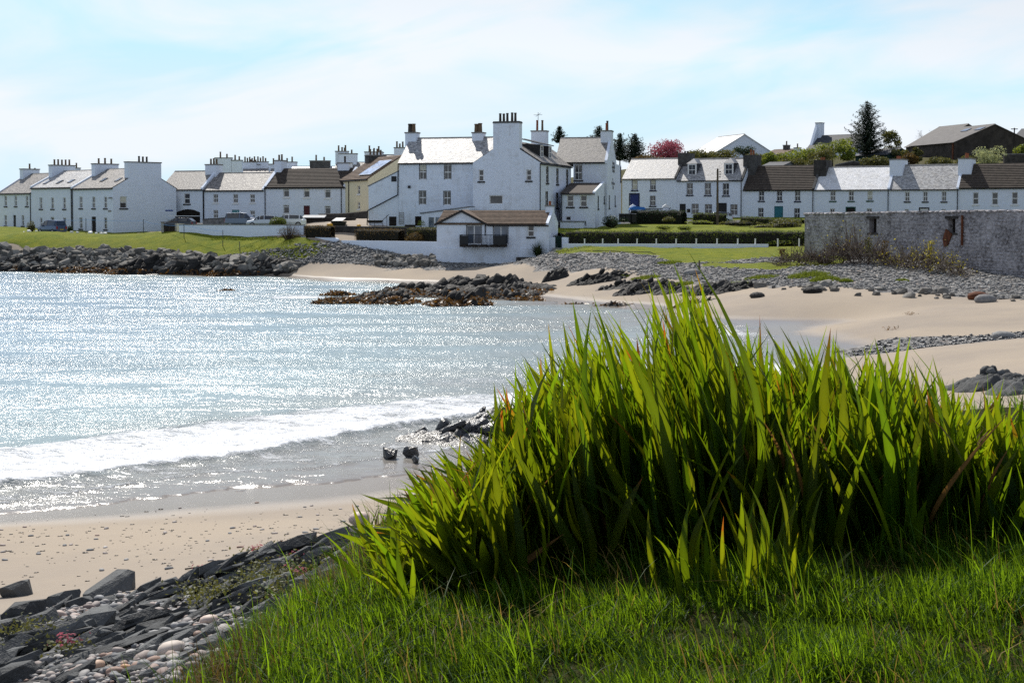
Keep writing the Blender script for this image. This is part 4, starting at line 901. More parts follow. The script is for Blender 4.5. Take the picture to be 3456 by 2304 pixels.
# east block, its lettered gable looking right, and the low wing before it
oe = Vector((hx, hy)) + GW.e * gwid + Vector((-GW.e.y, GW.e.x)) * (EL - .3)
oe = Vector(PX(1935, 174.6)); ea = hang + R(5)
EB = Wall(oe.x, oe.y, ea, 5.0); ewid, _ = EB.local(2050, 600); eD = 8.4
ET = lambda u, d: (Vector((math.cos(ea), math.sin(ea))) * u + Vector((-math.sin(ea), math.cos(ea))) * d)
def loc_h(p): q = Vector((p.x - hx, p.y - hy)); return Vector((q.dot(GW.e), q.dot(Vector((-GW.e.y, GW.e.x)))))
o2 = loc_h(oe)
EBo = bpy.data.objects.new('east_block', None)      # frame only; parts below carry it
he3 = EB.local(1990, 547)[1]; hr3 = EB.local(2000, 465, eD / 2)[1] - .1
def place(o): o.location = (o2.x, o2.y, 0); o.rotation_euler = (0, 0, ea - hang); return o
bpy.data.objects.remove(EBo)
ops = []; FE = (Vector((o2.x, o2.y, 0)), ea - hang)
a, z1 = EB.local(1940, 557); b2, z0 = EB.local(1965, 608); w = round(b2 - a, 2); h = round(z1 - z0, 2)
window(HT, (a + b2) / 2, z0, w, h, frame=FE, style='sash', sill='trim_black', surround='trim_black'); ops.append(((a + b2) / 2 - w / 2, (a + b2) / 2 + w / 2, z0, z0 + h))
m = MB(); panel(m, ewid, he3, ops, (0, 0, 0), 0.0)
eb = oe + ET(ewid, 0); ER = Wall(eb.x, eb.y, ea + math.pi / 2, 5.0); rops = []
q = Vector((o2.x, o2.y, 0)) + Vector((math.cos(ea - hang) * ewid, math.sin(ea - hang) * ewid, 0)); FER = (q, ea - hang + math.pi / 2)
for px, t_, b_ in [(2095, 563, 612), (2056, 659, 702), (2039, 662, 682), (2076, 660, 694)]:
    u_, z1 = ER.local(px, t_); _, z0 = ER.local(px, b_); h = round(z1 - z0, 2); w = .95 if px == 2095 else .7
    if u_ < .6: continue
    window(HT, u_, z0, w, h, frame=FER, style='sash1', sill='trim_black', surround='trim_black'); rops.append((u_ - w / 2, u_ + w / 2, z0, z0 + h))
panel(m, eD, he3, rops, (ewid, 0, 0), math.pi / 2)
for x in (0, ewid): m.poly([(x, 0, he3), (x, eD, he3), (x, eD / 2, hr3)])
m.quad((0, eD, 0), (ewid, eD, 0), (ewid, eD, he3), (0, eD, he3)); m.box(.003, ewid - .003, .003, eD, -2.5, -.001)
place(m.obj('east_block', HW, HT))
r3 = place(roof_x(HT, -2.2, ewid - .25, eD, he3, hr3, 'slate_grey'))
place(skews(HT, ewid - .16, eD, he3, hr3, 'white_render')); place(gutter(HT, 0.1, ewid - .3, he3))
u_, zt = EB.local(2058, 445, eD / 2); place(chimney(HT, ewid - 1.25, ewid + .02, eD / 2 - .95, eD / 2 + .95, hr3 - 2.0, zt, 2, potmat=['pot_terracotta', 'pot_dark'], hs=[.8, 1.2], along='y'))
# aerial stack on the ridge of the gable block
m = chimney(HT, gwid / 2 - .9, gwid / 2 + .9, EL - .6, EL + .6, hr - .6, GW.local(1840, 445, EL)[1], 2, potmat=['pot_terracotta', 'pot_buff'], hs=[1.2, 1.35], span=.7)
zz = GW.local(1840, 445, EL)[1]; MB().tube((gwid / 2 - .2, EL, zz), (gwid / 2 - .2, EL, zz + 2.3), .025, .03, 5).tube((gwid / 2 - .75, EL, zz + 2.0), (gwid / 2 + .3, EL, zz + 2.0), .02, .02, 5).tube((gwid / 2 - .5, EL, zz + 1.8), (gwid / 2 + .1, EL, zz + 2.2), .02, .02, 5).obj('aerial', 'iron_black', HT)
# lettering on the lettered gable (weathered; best reading of the photograph)
def lettering(txt, px, py, size):
    cu = bpy.data.curves.new('lettering', 'FONT'); cu.body = txt; cu.size = size; cu.align_x = 'CENTER'; cu.extrude = .006; cu.resolution_u = 2
    tmp = bpy.data.objects.new('tmp', cu); COL.objects.link(tmp); dg = bpy.context.evaluated_depsgraph_get(); me = bpy.data.meshes.new_from_object(tmp.evaluated_get(dg)); bpy.data.objects.remove(tmp)
    me.materials.clear(); me.materials.append(MATS['letter_grey'])
    u_, z_ = ER.local(px, py); ang = ea - hang + math.pi / 2
    p = q + Vector((math.cos(ang) * u_, math.sin(ang) * u_, z_)) + Vector((math.sin(ang), -math.cos(ang), 0)) * .02
    o = link('lettering', me, HT, loc=p); o.rotation_euler = (math.pi / 2, 0, ang); return o
for txt, px, py, s_ in [('Enjoying', 2070, 556, .62), ('a thoughtful', 2070, 569, .62), ('Thought', 2070, 582, .70), ('at', 2068, 609, .55), ('the Harbour', 2069, 624, .62), ('Bar', 2069, 639, .75)]: lettering(txt, px, py, s_)
# low wing
ol = Vector(PX(1893, 166.3)); LWg = Wall(ol.x, ol.y, ea, 5.0); lw, _ = LWg.local(2008, 700); lD = 8.0
o2l = loc_h(ol); hl = LWg.local(1950, 653)[1]; hb = LWg.local(2000, 620, lD)[1]
FL = (Vector((o2l.x, o2l.y, 0)), ea - hang); ops = []
for px, t_, b_, pw, kw in [(1925, 659, 698, 22, dict(style='sash1', sill='trim_black', surround='frame_white')), (1970, 659, 698, 22, dict(style='sash1', sill='trim_black', surround='frame_white')), (1968, 746, 764, 21, dict(style='top', sill=None, pane='pane_blue')), (1918, 730, 745, 18, dict(style='plain', sill=None))]:
    a, z1 = LWg.local(px - pw / 2, t_); b2, z0 = LWg.local(px + pw / 2, b_); w = round(b2 - a, 2); h = round(z1 - z0, 2); cx = (a + b2) / 2
    window(HT, cx, z0, w, h, frame=FL, **kw); ops.append((cx - w / 2, cx + w / 2, z0, z0 + h))
m = MB(); panel(m, lw, hl, ops, (0, 0, 0), 0.0)
lrw = Vector((lw, 0, 0)); rops = []
LR_ = Wall(*(ol + Vector((math.cos(ea), math.sin(ea))) * lw), ea + math.pi / 2, 5.0)
q2 = Vector((o2l.x, o2l.y, 0)) + Vector((math.cos(ea - hang) * lw, math.sin(ea - hang) * lw, 0))
for px, t_, b_, w in [(2019, 661, 704, .75), (2039, 662, 684, .7)]:
    u_, z1 = LR_.local(px, t_); _, z0 = LR_.local(px, b_); h = round(z1 - z0, 2)
    window(HT, u_, z0, w, h, frame=(q2, ea - hang + math.pi / 2), style='sash1', sill='trim_black', surround='trim_black'); rops.append((u_ - w / 2, u_ + w / 2, z0, z0 + h))
panel(m, lD, hl, rops, (lw, 0, 0), math.pi / 2); m.poly([(lw, 0, hl), (lw, lD, hl), (lw, lD, hb)]); m.quad((0, 0, 0), (0, lD, 0), (0, lD, hl), (0, 0, hl)); m.poly([(0, 0, hl), (0, lD, hl), (0, lD, hb)]); m.box(.003, lw - .003, .003, lD, -2.5, -.001)
lo = m.obj('low_wing', HW, HT); lo.location = FL[0]; lo.rotation_euler = (0, 0, FL[1])
mr = MB(); Ls = math.hypot(lD + .2, hb - hl); mr.quad((-.1, -.2, hl + .06), (lw - .25, -.2, hl + .06), (lw - .25, lD, hb + .1), (-.1, lD, hb + .1), uv=[(0, 0), (lw, 0), (lw, Ls), (0, Ls)]); mr.quad((-.1, -.2, hl - .06), (lw - .25, -.2, hl - .06), (lw - .25, -.2, hl + .06), (-.1, -.2, hl + .06)); mr.quad((-.1, -.2, hl - .06), (-.1, -.2, hl + .06), (-.1, lD, hb + .1), (-.1, lD, hb))
lr = mr.obj('low_wing_roof', 'tile_brown', HT); lr.location = FL[0]; lr.rotation_euler = (0, 0, FL[1])
sk = MB().prism([(lw - .26, -.1, hl - .05), (lw - .26, -.1, hl + .2), (lw - .26, lD, hb + .25), (lw - .26, lD, hb)], (.3, 0, 0)).obj('skew', 'white_render', HT); sk.location = FL[0]; sk.rotation_euler = (0, 0, FL[1])
pp = MB().tube((.1, -.07, -1), (.1, -.07, hl), .06, .06, 6).tube((0, -.25, hl - .08), (lw, -.25, hl - .08), .07, .07, 6).obj('gutter', 'trim_black', HT); pp.location = FL[0]; pp.rotation_euler = (0, 0, FL[1])
pz = LWg.local(1925, 728)[1]; po = MB().box(.15, 2.7, -1.4, -.01, -2.0, LWg.local(1925, 737)[1] - .4).obj('porch', 'white_render', HT); po.location = FL[0]; po.rotation_euler = (0, 0, FL[1])
pr_ = MB().box(.05, 2.8, -1.5, 0.05, LWg.local(1925, 737)[1] - .4, LWg.local(1925, 737)[1] - .28).obj('porch_roof', 'lead', HT); pr_.location = FL[0]; pr_.rotation_euler = (0, 0, FL[1])

# ---- the little house with the balcony on the beach
bax, bay = PX(1474, 150.5); bbx, bby = PX(1852, 148.5); ba = math.atan2(bby - bay, bbx - bax); BB = Wall(bax, bay, ba, 1.4); bw = math.hypot(bbx - bax, bby - bay); bD = 6.4
BT = thing('cottage', 'small white cottage on the beach with a black railed balcony', 'cottage', (bax, bay, 1.4), ba)
hee = BB.local(1750, 757)[1]; hrr = BB.local(1750, 715, bD / 2)[1]
xg0, zg0 = BB.local(1474, 752); xga, zga = BB.local(1559, 714); xg1, zg1 = BB.local(1641, 754)
ops = []; F0 = (Vector((0, 0, 0)), 0.0)
for px, t_, b_, pw, kw in [(1600, 757, 824, 53, dict(style='french', sill=None, surround='trim_black', pane='pane_blue')), (1690, 758, 824, 52, dict(style='french', sill=None, surround='trim_black', pane='pane_blue')), (1792, 760, 799, 22, dict(style='sash1', sill='trim_black', pane='pane_dark'))]:
    a, z1 = BB.local(px - pw / 2, t_); b2, z0 = BB.local(px + pw / 2, b_); w = round(b2 - a, 2); z1 = min(z1, hee - .08); h = round(z1 - z0, 2); cx = (a + b2) / 2
    window(BT, cx, z0, w, h, frame=F0, **kw); ops.append((cx - w / 2, cx + w / 2, z0, z0 + h))
m = MB(); panel(m, bw, hee, ops, (0, 0, 0), 0.0)
m.poly([(0, -.001, hee - .3), (xg1, -.001, hee - .3), (xg1, -.001, hee), (xga, -.001, zga), (0, -.001, zg0)]) if False else None
m.poly([(0, 0, hee), (xg1, 0, hee), (xga, 0, zga)]); m.quad((0, 0, 0), (0, bD, 0), (0, bD, hee), (0, 0, hee)); m.quad((bw, 0, 0), (bw, bD, 0), (bw, bD, hee), (bw, 0, hee)); m.poly([(bw, 0, hee), (bw, bD, hee), (bw, bD / 2, hrr)]); m.quad((0, bD, 0), (bw, bD, 0), (bw, bD, hee), (0, bD, hee)); m.poly([(0, 0, hee), (0, bD, hee), (0, bD / 2, hrr)])
m.box(.003, bw - .003, .003, bD, -2, -.001)
m.obj('wall', HW, BT)
MB().box(-.05, bw + .02, -.12, -.002, -1.0, BB.local(1600, 838)[1]).obj('plinth', HW, BT)
ro = roof_x(BT, .0, bw - .2, bD, hee, hrr, 'tile_warm', tiles=True, course=.33)
# cross gable: two slopes meeting over the left front
gm = MB(); nb = bD / 2 + .2
for (xs, zs, xe, ze) in ((-.22, hee - .10, xga, zga + .03), (xg1 + .22, hee - .10, xga, zga + .03)):
    gm.prism([(xs, -.22, zs), (xs, -.22, zs + .16), (xe, -.22, ze + .16), (xe, -.22, ze)], (0, nb, 0))
gm.obj('gable_roof', 'tile_warm', ro)
bg = MB()
for (xs, zs, xe, ze) in ((-.22, hee - .14, xga, zga - .01), (xg1 + .22, hee - .14, xga, zga - .01)):
    bg.prism([(xs, -.27, zs - .06), (xs, -.27, zs + .12), (xe, -.27, ze + .12), (xe, -.27, ze - .06)], (0, .045, 0))
bg.obj('bargeboard', 'trim_black', ro)
gutter(BT, xg1 + .2, bw, hee); pipe(BT, BB.local(1638, 760)[0], BB.local(1638, 795)[1], hee)
xch, zch = BB.local(1870, 697, bD / 2); chimney(BT, bw - .75, bw + .02, bD / 2 - .55, bD / 2 + .55, hrr - .8, zch, 1, potmat='pot_terracotta', hs=[.4])
skews(BT, bw - .14, bD, hee, hrr, 'white_render', w=.28, up=.06)
# balcony
a, zt = BB.local(1559, 791); b2, zf = BB.local(1713, 828); bd = 1.15
dk = MB().box(a, b2, -bd, -.125, zf - .16, zf).obj('balcony', 'timber_dark', BT)
m = MB(); m.box(a, b2, -bd, -bd + .05, zt - .05, zt); m.box(a, a + .05, -bd + .05, -.13, zt - .05, zt); m.box(b2 - .05, b2, -bd + .05, -.13, zt - .05, zt); m.box(a, b2, -bd + .01, -bd + .04, zf + .06, zf + .1); m.obj('handrail', 'iron_black', dk)
me = MB().box(-.014, .014, -.014, .014, zf, zt - .05).mesh('baluster', 'iron_black'); nbar = 34
for i in range(nbar + 1): link('baluster', me, dk, loc=(a + .03 + (b2 - a - .06) * i / nbar, -bd + .025, 0))
for s_ in (a + .025, b2 - .025):
    for i in range(1, 9): link('baluster', me, dk, loc=(s_, -bd + .025 + (bd - .16) * i / 9, 0))
for (p0, p1) in ((a, a + .9), (b2 - 1.2, b2)): MB().box(p0, p1, -bd - .03, -bd + .0, zf, zt - .1).obj('screen_panel', 'iron_black', dk)
for i in range(5): x_ = a + .2 + i * (b2 - a - .6) / 4; MB().box(x_, x_ + .55, -bd - .27, -bd - .032, zf - .12, zf + .10, -.15).obj('planter', 'timber_dark', dk)

# ---- the right-hand terrace, its right end nearer
RW = 'terrace of white houses on the right'
def rd(px): a = Vector(PX(2108, 212)); b = Vector(PX(3456, 188)); k = ray(px, HOR)[0] / ray(px, HOR)[1]; d = b - a; t_ = (k * a.y - a.x) / (d.x - k * d.y); return a.y + d.y * t_
RP = lambda pl, pr: (pl, rd(pl), pr, rd(pr))
B5 = dict(sill='trim_navy')
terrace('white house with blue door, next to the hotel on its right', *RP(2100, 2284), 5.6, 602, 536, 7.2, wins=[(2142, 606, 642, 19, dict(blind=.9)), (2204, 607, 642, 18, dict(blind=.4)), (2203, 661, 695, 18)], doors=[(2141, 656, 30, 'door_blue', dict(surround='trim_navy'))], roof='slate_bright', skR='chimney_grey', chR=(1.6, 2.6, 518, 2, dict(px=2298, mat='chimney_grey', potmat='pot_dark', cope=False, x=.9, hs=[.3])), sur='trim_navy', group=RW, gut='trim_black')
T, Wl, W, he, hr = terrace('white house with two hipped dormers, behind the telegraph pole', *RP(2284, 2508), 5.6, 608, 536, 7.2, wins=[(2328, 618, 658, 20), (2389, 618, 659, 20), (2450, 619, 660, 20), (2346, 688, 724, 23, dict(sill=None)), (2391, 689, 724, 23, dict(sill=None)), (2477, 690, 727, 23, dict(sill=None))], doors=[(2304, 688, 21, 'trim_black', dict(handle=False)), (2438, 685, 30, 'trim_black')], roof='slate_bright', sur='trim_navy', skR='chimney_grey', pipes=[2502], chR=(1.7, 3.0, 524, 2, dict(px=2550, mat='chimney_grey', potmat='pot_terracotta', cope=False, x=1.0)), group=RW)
k = (hr - he) / 3.6
for px in (2336, 2460):
    x_, _ = Wl.local(px, 580, .9); y_ = .9; zf = he + k * y_; zt_ = zf + 1.6; w2 = .72
    d = MB(); d.poly([(x_ - w2, y_, zf - .15), (x_ + w2, y_, zf - .15), (x_ + w2, y_, zt_), (x_ - w2, y_, zt_)])
    yb = (zt_ - he) / k
    for s_ in (-1, 1): d.poly([(x_ + s_ * w2, y_, zf - .1), (x_ + s_ * w2, y_, zt_), (x_ + s_ * w2, yb, zt_)])
    do = d.obj('dormer', 'felt_slate', T)
    zr = zt_ + .75; yr = (zr - he) / k; e = MB(); a, b_, c_, d_ = (x_ - w2 - .12, y_ - .14, zt_), (x_ + w2 + .12, y_ - .14, zt_), (x_, y_ + .75, zr), (x_, yr, zr)
    e.poly([a, b_, c_]); e.poly([a, c_, d_, (x_ - w2 - .12, yb, zt_)]); e.poly([b_, (x_ + w2 + .12, yb, zt_), d_, c_]); e.obj('dormer_roof', 'lead', do)
    MB().box(x_ - .66, x_ - .46, y_ - .06, y_ + .1, zf - .05, zt_).box(x_ + .46, x_ + .66, y_ - .06, y_ + .1, zf - .05, zt_).box(x_ - .46, x_ + .46, y_ - .06, y_ + .1, zt_ - .2, zt_).box(x_ - .46, x_ + .46, y_ - .06, y_ + .1, zf - .05, zf + .1).box(x_ - .46, x_ + .46, y_ - .03, y_ + .06, zf + .68, zf + .76).box(x_ - .02, x_ + .02, y_ - .02, y_ + .05, zf + .1, zt_ - .2).obj('dormer_window', 'frame_white', do)
    MB().box(x_ - .46, x_ + .46, y_ + .0, y_ + .02, zf + .1, zt_ - .2).obj('pane', 'pane_blue', do)
xp, zp = Wl.local(2324, 712); MB().box(xp - .25, xp + .25, -.05, -.01, zp - .2, zp + .3).obj('plaque', 'trim_black', T)
terrace('white house with dark tiled roof and teal door', *RP(2508, 2749), 5.65, 640, 561, 7.2, roof='tile_brown', tiles=True, wins=[(2570, 645, 678, 17), (2631, 645, 679, 17), (2692, 645, 679, 17), (2568, 702, 734, 17), (2690, 703, 738, 18)], doors=[(2628, 696, 30, 'door_teal')], sur='trim_navy', skR='chimney_grey', pipes=[2744], chR=(1.7, 3.2, 541, 2, dict(px=2795, mat='stone_dark', potmat='pot_terracotta', cope=False, x=1.0, hs=[.4])), group=RW)
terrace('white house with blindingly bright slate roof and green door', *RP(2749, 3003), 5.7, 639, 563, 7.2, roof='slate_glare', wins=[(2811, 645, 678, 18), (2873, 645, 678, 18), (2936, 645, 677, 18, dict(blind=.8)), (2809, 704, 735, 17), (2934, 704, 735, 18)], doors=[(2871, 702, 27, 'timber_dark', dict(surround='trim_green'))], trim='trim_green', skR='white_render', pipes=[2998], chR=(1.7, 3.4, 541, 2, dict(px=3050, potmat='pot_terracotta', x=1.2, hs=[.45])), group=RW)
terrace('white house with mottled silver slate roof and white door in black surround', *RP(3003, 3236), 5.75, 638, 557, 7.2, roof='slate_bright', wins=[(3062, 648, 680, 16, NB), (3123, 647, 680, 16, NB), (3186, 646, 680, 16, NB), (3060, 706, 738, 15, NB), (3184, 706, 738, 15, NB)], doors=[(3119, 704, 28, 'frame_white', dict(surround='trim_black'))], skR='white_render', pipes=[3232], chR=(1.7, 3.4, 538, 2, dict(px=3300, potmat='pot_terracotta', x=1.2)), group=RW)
terrace('white house with dark tiled roof at the right edge, three plain windows', *RP(3236, 3490), 5.8, 633, 554, 7.2, roof='tile_brown', tiles=True, wins=[(3293, 650, 690, 19), (3358, 650, 691, 20), (3425, 649, 690, 20)], trim='frame_white', style='sash1', group=RW)

# ------------------------------------------------------------------ walls, hedges, steps
whitewash('white_garden_wall', (0.71, 0.765, 0.855), (0.58, 0.57, 0.55), 0.3)  # same skylight blue mixed into the base colour
leafmat('hedge_green', (0.065, 0.090, 0.016), (0.20, 0.25, 0.02), 0.7, 0.4, 0.25, 0.2)
leafmat('hedge_russet', (0.085, 0.055, 0.020), (0.20, 0.13, 0.03), 0.7, 0.45, 0.25, 0.2)
leafmat('leaf_dark', (0.022, 0.040, 0.016), (0.04, 0.08, 0.015), 0.6, 0.4, 0.2, 0.3)
leafmat('needle', (0.020, 0.032, 0.018), (0.03, 0.05, 0.012), 0.7, 0.4, 0.15, 0.2)
leafmat('leaf_fresh', (0.11, 0.15, 0.025), (0.30, 0.34, 0.04), 0.6, 0.35, 0.4, 0.3)
leafmat('leaf_olive', (0.085, 0.090, 0.028), (0.18, 0.17, 0.03), 0.6, 0.4, 0.3, 0.3)
leafmat('leaf_yellow', (0.24, 0.21, 0.02), (0.45, 0.38, 0.03), 0.6, 0.35, 0.4, 0.3)
leafmat('leaf_pale', (0.30, 0.32, 0.17), (0.40, 0.42, 0.18), 0.7, 0.3, 0.35, 0.2)
leafmat('blossom_pink', (0.33, 0.085, 0.115), (0.45, 0.12, 0.16), 0.7, 0.35, 0.35, 0.2)
leafmat('blade_dark', (0.035, 0.05, 0.02), (0.08, 0.11, 0.02), 0.35, 0.4, 0.25, 0.6)
leafmat('turf_tuft', (0.080, 0.115, 0.014), (0.20, 0.24, 0.03), 0.7, 0.4, 0.35, 0.2)
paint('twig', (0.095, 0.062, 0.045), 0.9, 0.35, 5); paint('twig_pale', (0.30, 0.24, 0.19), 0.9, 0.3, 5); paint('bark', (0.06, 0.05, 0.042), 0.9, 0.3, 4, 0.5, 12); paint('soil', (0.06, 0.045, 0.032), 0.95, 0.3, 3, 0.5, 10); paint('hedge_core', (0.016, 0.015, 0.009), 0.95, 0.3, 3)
paint('stone_mixed', (0.27, 0.26, 0.25), 0.9, 0.35, 3, 0.5, 8, coord='obj')

def wall_run(name, label, pts, th, mat, cope=None, cat='wall', ztop=None, zbot=None, part='wall'):
    """pts: (px, py_top, distance); one wall with a coping, following the points"""
    p = [P(*q) for q in pts]; m = MB(); c = MB(); T = thing(name, label, cat, (p[0].x, p[0].y, gz(p[0].x, p[0].y)))
    o = T.location
    for a, b in zip(p[:-1], p[1:]):
        e = (b - a).xy.normalized(); n = Vector((-e.y, e.x, 0)) * th
        zb = (gz((a.x + b.x) / 2, (a.y + b.y) / 2) - 1.2) if zbot is None else zbot
        f = lambda v, z: (v.x - o.x, v.y - o.y, z - o.z)
        ring = [f(a, zb), f(b, zb), f(b, b.z), f(a, a.z)]; m.prism(ring, n)
        if cope:
            off = Vector((e.y, -e.x, 0)) * .05
            c.prism([f(a + off, a.z + .002), f(b + off, b.z + .002), f(b + off, b.z + .09), f(a + off, a.z + .09)], n * (1 + .1 / th))
    m.obj(part, mat, T)
    if cope: c.obj('coping', cope, T)
    return T
wall_run('garden_wall', 'long white retaining wall below the parked cars, above the left lawn', [(604, 759, 176.0), (800, 760, 170.5), (1022, 761, 164.4)], .35, 'white_garden_wall', 'chimney_cope')
wall_run('garden_wall', 'short low white wall between the shrub and the narrow passage', [(1016, 799, 163.6), (1130, 803, 160.4), (1137, 806, 160.2)], .35, 'white_garden_wall')
wall_run('garden_wall', 'low white sea wall left of the balcony cottage, right of the passage', [(1152, 811, 160.0), (1300, 813, 157.0), (1476, 816, 154.0)], .35, 'white_garden_wall')
wall_run('stone_wall', 'dark stone retaining wall behind the clipped hedges, below the hotel', [(1022, 765, 164.6), (1180, 766, 163.0), (1330, 769, 160.8), (1480, 772, 158.6)], .5, 'stone_dark', 'chimney_grey')
wall_run('garden_wall', 'long low white wall with small posts under the right garden hedge', [(1900, 822, 148.6), (2300, 823, 145.0), (2592, 824, 142.2)], .3, 'white_garden_wall')
ORD = ['first', 'second', 'third', 'fourth', 'fifth', 'sixth', 'seventh', 'eighth', 'ninth', 'tenth', 'eleventh', 'twelfth']
for i, px in enumerate((1973, 2034, 2086, 2150, 2215, 2282, 2350, 2420, 2490, 2549, 2625, 2697)):
    d = 148.6 - (px - 1900) * .0092 + .12; b = P(px, 824, d)
    o = MB().box(-.06, .06, -.06, .06, -.5, .50, .1).box(-.075, .075, -.075, .075, .50, .54).obj('fence_post', 'frame_white'); o.location = b
    tag(o, ORD[i] + ' white post from the left on the low wall before the hedge', 'post', 'white posts along the low garden wall')
# white pillars and dark blue-topped gate by the blue door
wall_run('garden_wall', 'white front garden wall before the house with the blue door', [(2125, 706, 196.0), (2250, 706, 193.5), (2262, 704, 193.3)], .3, 'white_garden_wall', 'felt_slate')
for px, lb in ((2136, 'white gate pillar with pointed cap by the blue door'), (2247, 'white gate pillar with pointed cap at the far end of the front wall')):
    p = P(px, 700, 195.4 if px < 2200 else 193.4); T = thing('gate_pillar', lb, 'pillar', (p.x, p.y, 5.4))
    MB().box(-.35, .35, -.5, .2, -.6, p.z - 5.4).obj('shaft', 'white_garden_wall', T); z = p.z - 5.4
    MB().prism([(-.45, -.6, z), (.45, -.6, z), (.42, -.6, z + .15), (0, -.6, z + .42), (-.42, -.6, z + .15)], (0, .9, 0)).obj('cap', 'frame_white', T)
# the planting bed between the two walls left of the cottage
bp = [P(1022, 805, 163.2), P(1135, 808, 160.7), P(1476, 822, 154.3), P(1476, 790, 158.7), P(1180, 790, 163.1), P(1022, 790, 164.8)]
tag(MB().prism([(p.x, p.y, 3.55) for p in bp], (0, 0, -1.6)).obj('planting_bed', 'soil'), kind='structure')

def leaf_cloud(pts, nrm, size, spread=.9, seed=0, aspect=1.0):
    """quads at pts, loosely facing nrm"""
    r = np.random.default_rng(seed); n = len(pts); nn = nrm + r.normal(0, spread, (n, 3)); nn /= np.linalg.norm(nn, axis=1)[:, None] + 1e-9
    a = r.normal(0, 1, (n, 3)); u = np.cross(nn, a); u /= np.linalg.norm(u, axis=1)[:, None] + 1e-9; w = np.cross(nn, u)
    s = (size * r.uniform(.55, 1.35, n))[:, None]; sa = s * aspect
    v = np.stack([pts - u * s, pts - w * sa * .6, pts + u * s, pts + w * sa * .6], 1).reshape(-1, 3)
    f = np.arange(4 * n).reshape(-1, 4); t = np.repeat(r.uniform(0, 1, n), 4)
    return v, f, t
def cloud_obj(name, v, f, t, mat, parent=None): return link(name, npmesh(name, v, f, mat, False, {'tint': t}), parent)
def hedge(label, a, b, th, zt, mat='hedge_green', leaf=.055, dens=90, zb=None, cat='hedge', group=None, bulge=.12, seed=1):
    """a, b: (px, distance) of the front face ends, zt: pixel rows of the top there, or heights when small"""
    A = P(a[0], zt[0], a[1]); B = P(b[0], zt[1], b[1]); e = (B - A).xy; L = e.length; ang = math.atan2(e.y, e.x)
    zb = (min(gz(A.x, A.y), gz(B.x, B.y)) if zb is None else zb); T = thing('hedge', label, cat, (A.x, A.y, zb), ang, group)
    r = np.random.default_rng(seed); hA, hB = A.z - zb, B.z - zb
    nx = max(4, int(L / .35)); H = lambda x: hA + (hB - hA) * x / L + (fbm(np.asarray(x) * .9 + seed, np.asarray(x) * 0 + seed, 3, seed) - .5) * .22
    # core body: rounded section swept along
    xs = np.linspace(.1, L - .1, nx); sec = [(.12, 0), (.06, .5), (.10, .85), (.3, .99), (.7, .99), (.92, .85), (.95, 0)]
    V_ = np.array([[(x, (s_[0] + (fbm(x * 1.3 + k, k * 3.1 + seed, 2, 4) - .5) * .18) * th, s_[1] * (H(x) - .06)) for k, s_ in enumerate(sec)] for x in xs]).reshape(-1, 3)
    F_ = grid_faces(len(sec), nx).reshape(-1, 4)
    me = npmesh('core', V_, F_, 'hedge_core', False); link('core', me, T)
    n = int((L * max(hA, hB) + L * th) * dens); q = r.uniform(0, 1, n); x = r.uniform(0, L, n); h = H(x); h = np.asarray(h, float)
    side = q < max(hA, hB) / (max(hA, hB) + th) 
    y = np.where(side, r.normal(.03, .05, n) * th, r.uniform(0, 1, n) * th); z = np.where(side, r.uniform(0, 1, n) ** .8 * h, h + r.normal(0, .05, n))
    z = np.minimum(z, h + .1)
    y = y + bulge * (fbm(x * 1.1, z * 1.4, 3, seed + 3) - .5) * 2 * side
    nr = np.where(side[:, None], np.array([0, -1, .35]), np.array([0, -.2, 1.0]))
    # end faces
    k = int(th * max(hA, hB) * dens); xe = np.where(r.uniform(0, 1, k) < .5, 0, L) + r.normal(0, .05, k); ye = r.uniform(0, th, k); ze = r.uniform(0, min(hA, hB), k)
    pts = np.concatenate([np.stack([x, y, z], 1), np.stack([xe, ye, ze], 1)]); nr = np.concatenate([nr, np.tile([[0, -.5, .5]], (k, 1))])
    v, f, t = leaf_cloud(pts, nr, leaf, .7, seed)
    cloud_obj('foliage', v, f, t, mat, T); return T
def bush(name, label, px, py, d, rx, h, mat, ry=None, leaf=.08, n=900, cat='shrub', group=None, seed=0, core=True, zb=None, stem=True, lump=.35):
    """px, py: base pixel; rx half width in metres"""
    p = P(px, py, d); zb = p.z if zb is None else zb; T = thing(name, label, cat, (p.x, p.y, zb), 0, group); r = np.random.default_rng(seed + 100); ry = ry or rx
    th = r.uniform(0, 2 * math.pi, n); cz = r.uniform(-.35, 1, n); s = np.sqrt(1 - cz ** 2); dirs = np.stack([np.cos(th) * s, np.sin(th) * s, cz], 1)
    lum = 1 + lump * (fbm(th * 1.5 + seed, cz * 2.2 + seed, 3, seed) - .5) * 2
    rad = (r.uniform(.45, 1, n) ** .4 * lum)[:, None]
    pts = dirs * rad * np.array([rx, ry, h * .58]) + np.array([0, 0, h * .42]); pts[:, 2] = np.maximum(pts[:, 2], .02)
    v, f, t = leaf_cloud(pts, dirs, leaf, .8, seed); cloud_obj('foliage', v, f, t, mat, T)
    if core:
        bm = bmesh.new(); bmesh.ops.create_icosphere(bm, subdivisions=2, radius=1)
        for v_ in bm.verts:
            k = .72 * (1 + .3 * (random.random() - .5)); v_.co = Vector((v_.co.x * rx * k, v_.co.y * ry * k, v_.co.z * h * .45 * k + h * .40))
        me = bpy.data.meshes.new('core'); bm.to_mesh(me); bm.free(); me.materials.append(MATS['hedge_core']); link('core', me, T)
    if stem: MB().tube((0, 0, -.3), (0, 0, h * .4), .07, .05, 6).obj('stem', 'bark', T)
    return T
HG = 'clipped hedges below the hotel'
hedge('square russet hedge right behind the white retaining wall end', (1027, 162.9), (1116, 161.2), 1.0, (763, 762), 'hedge_russet', zb=3.5, group=HG, seed=2)
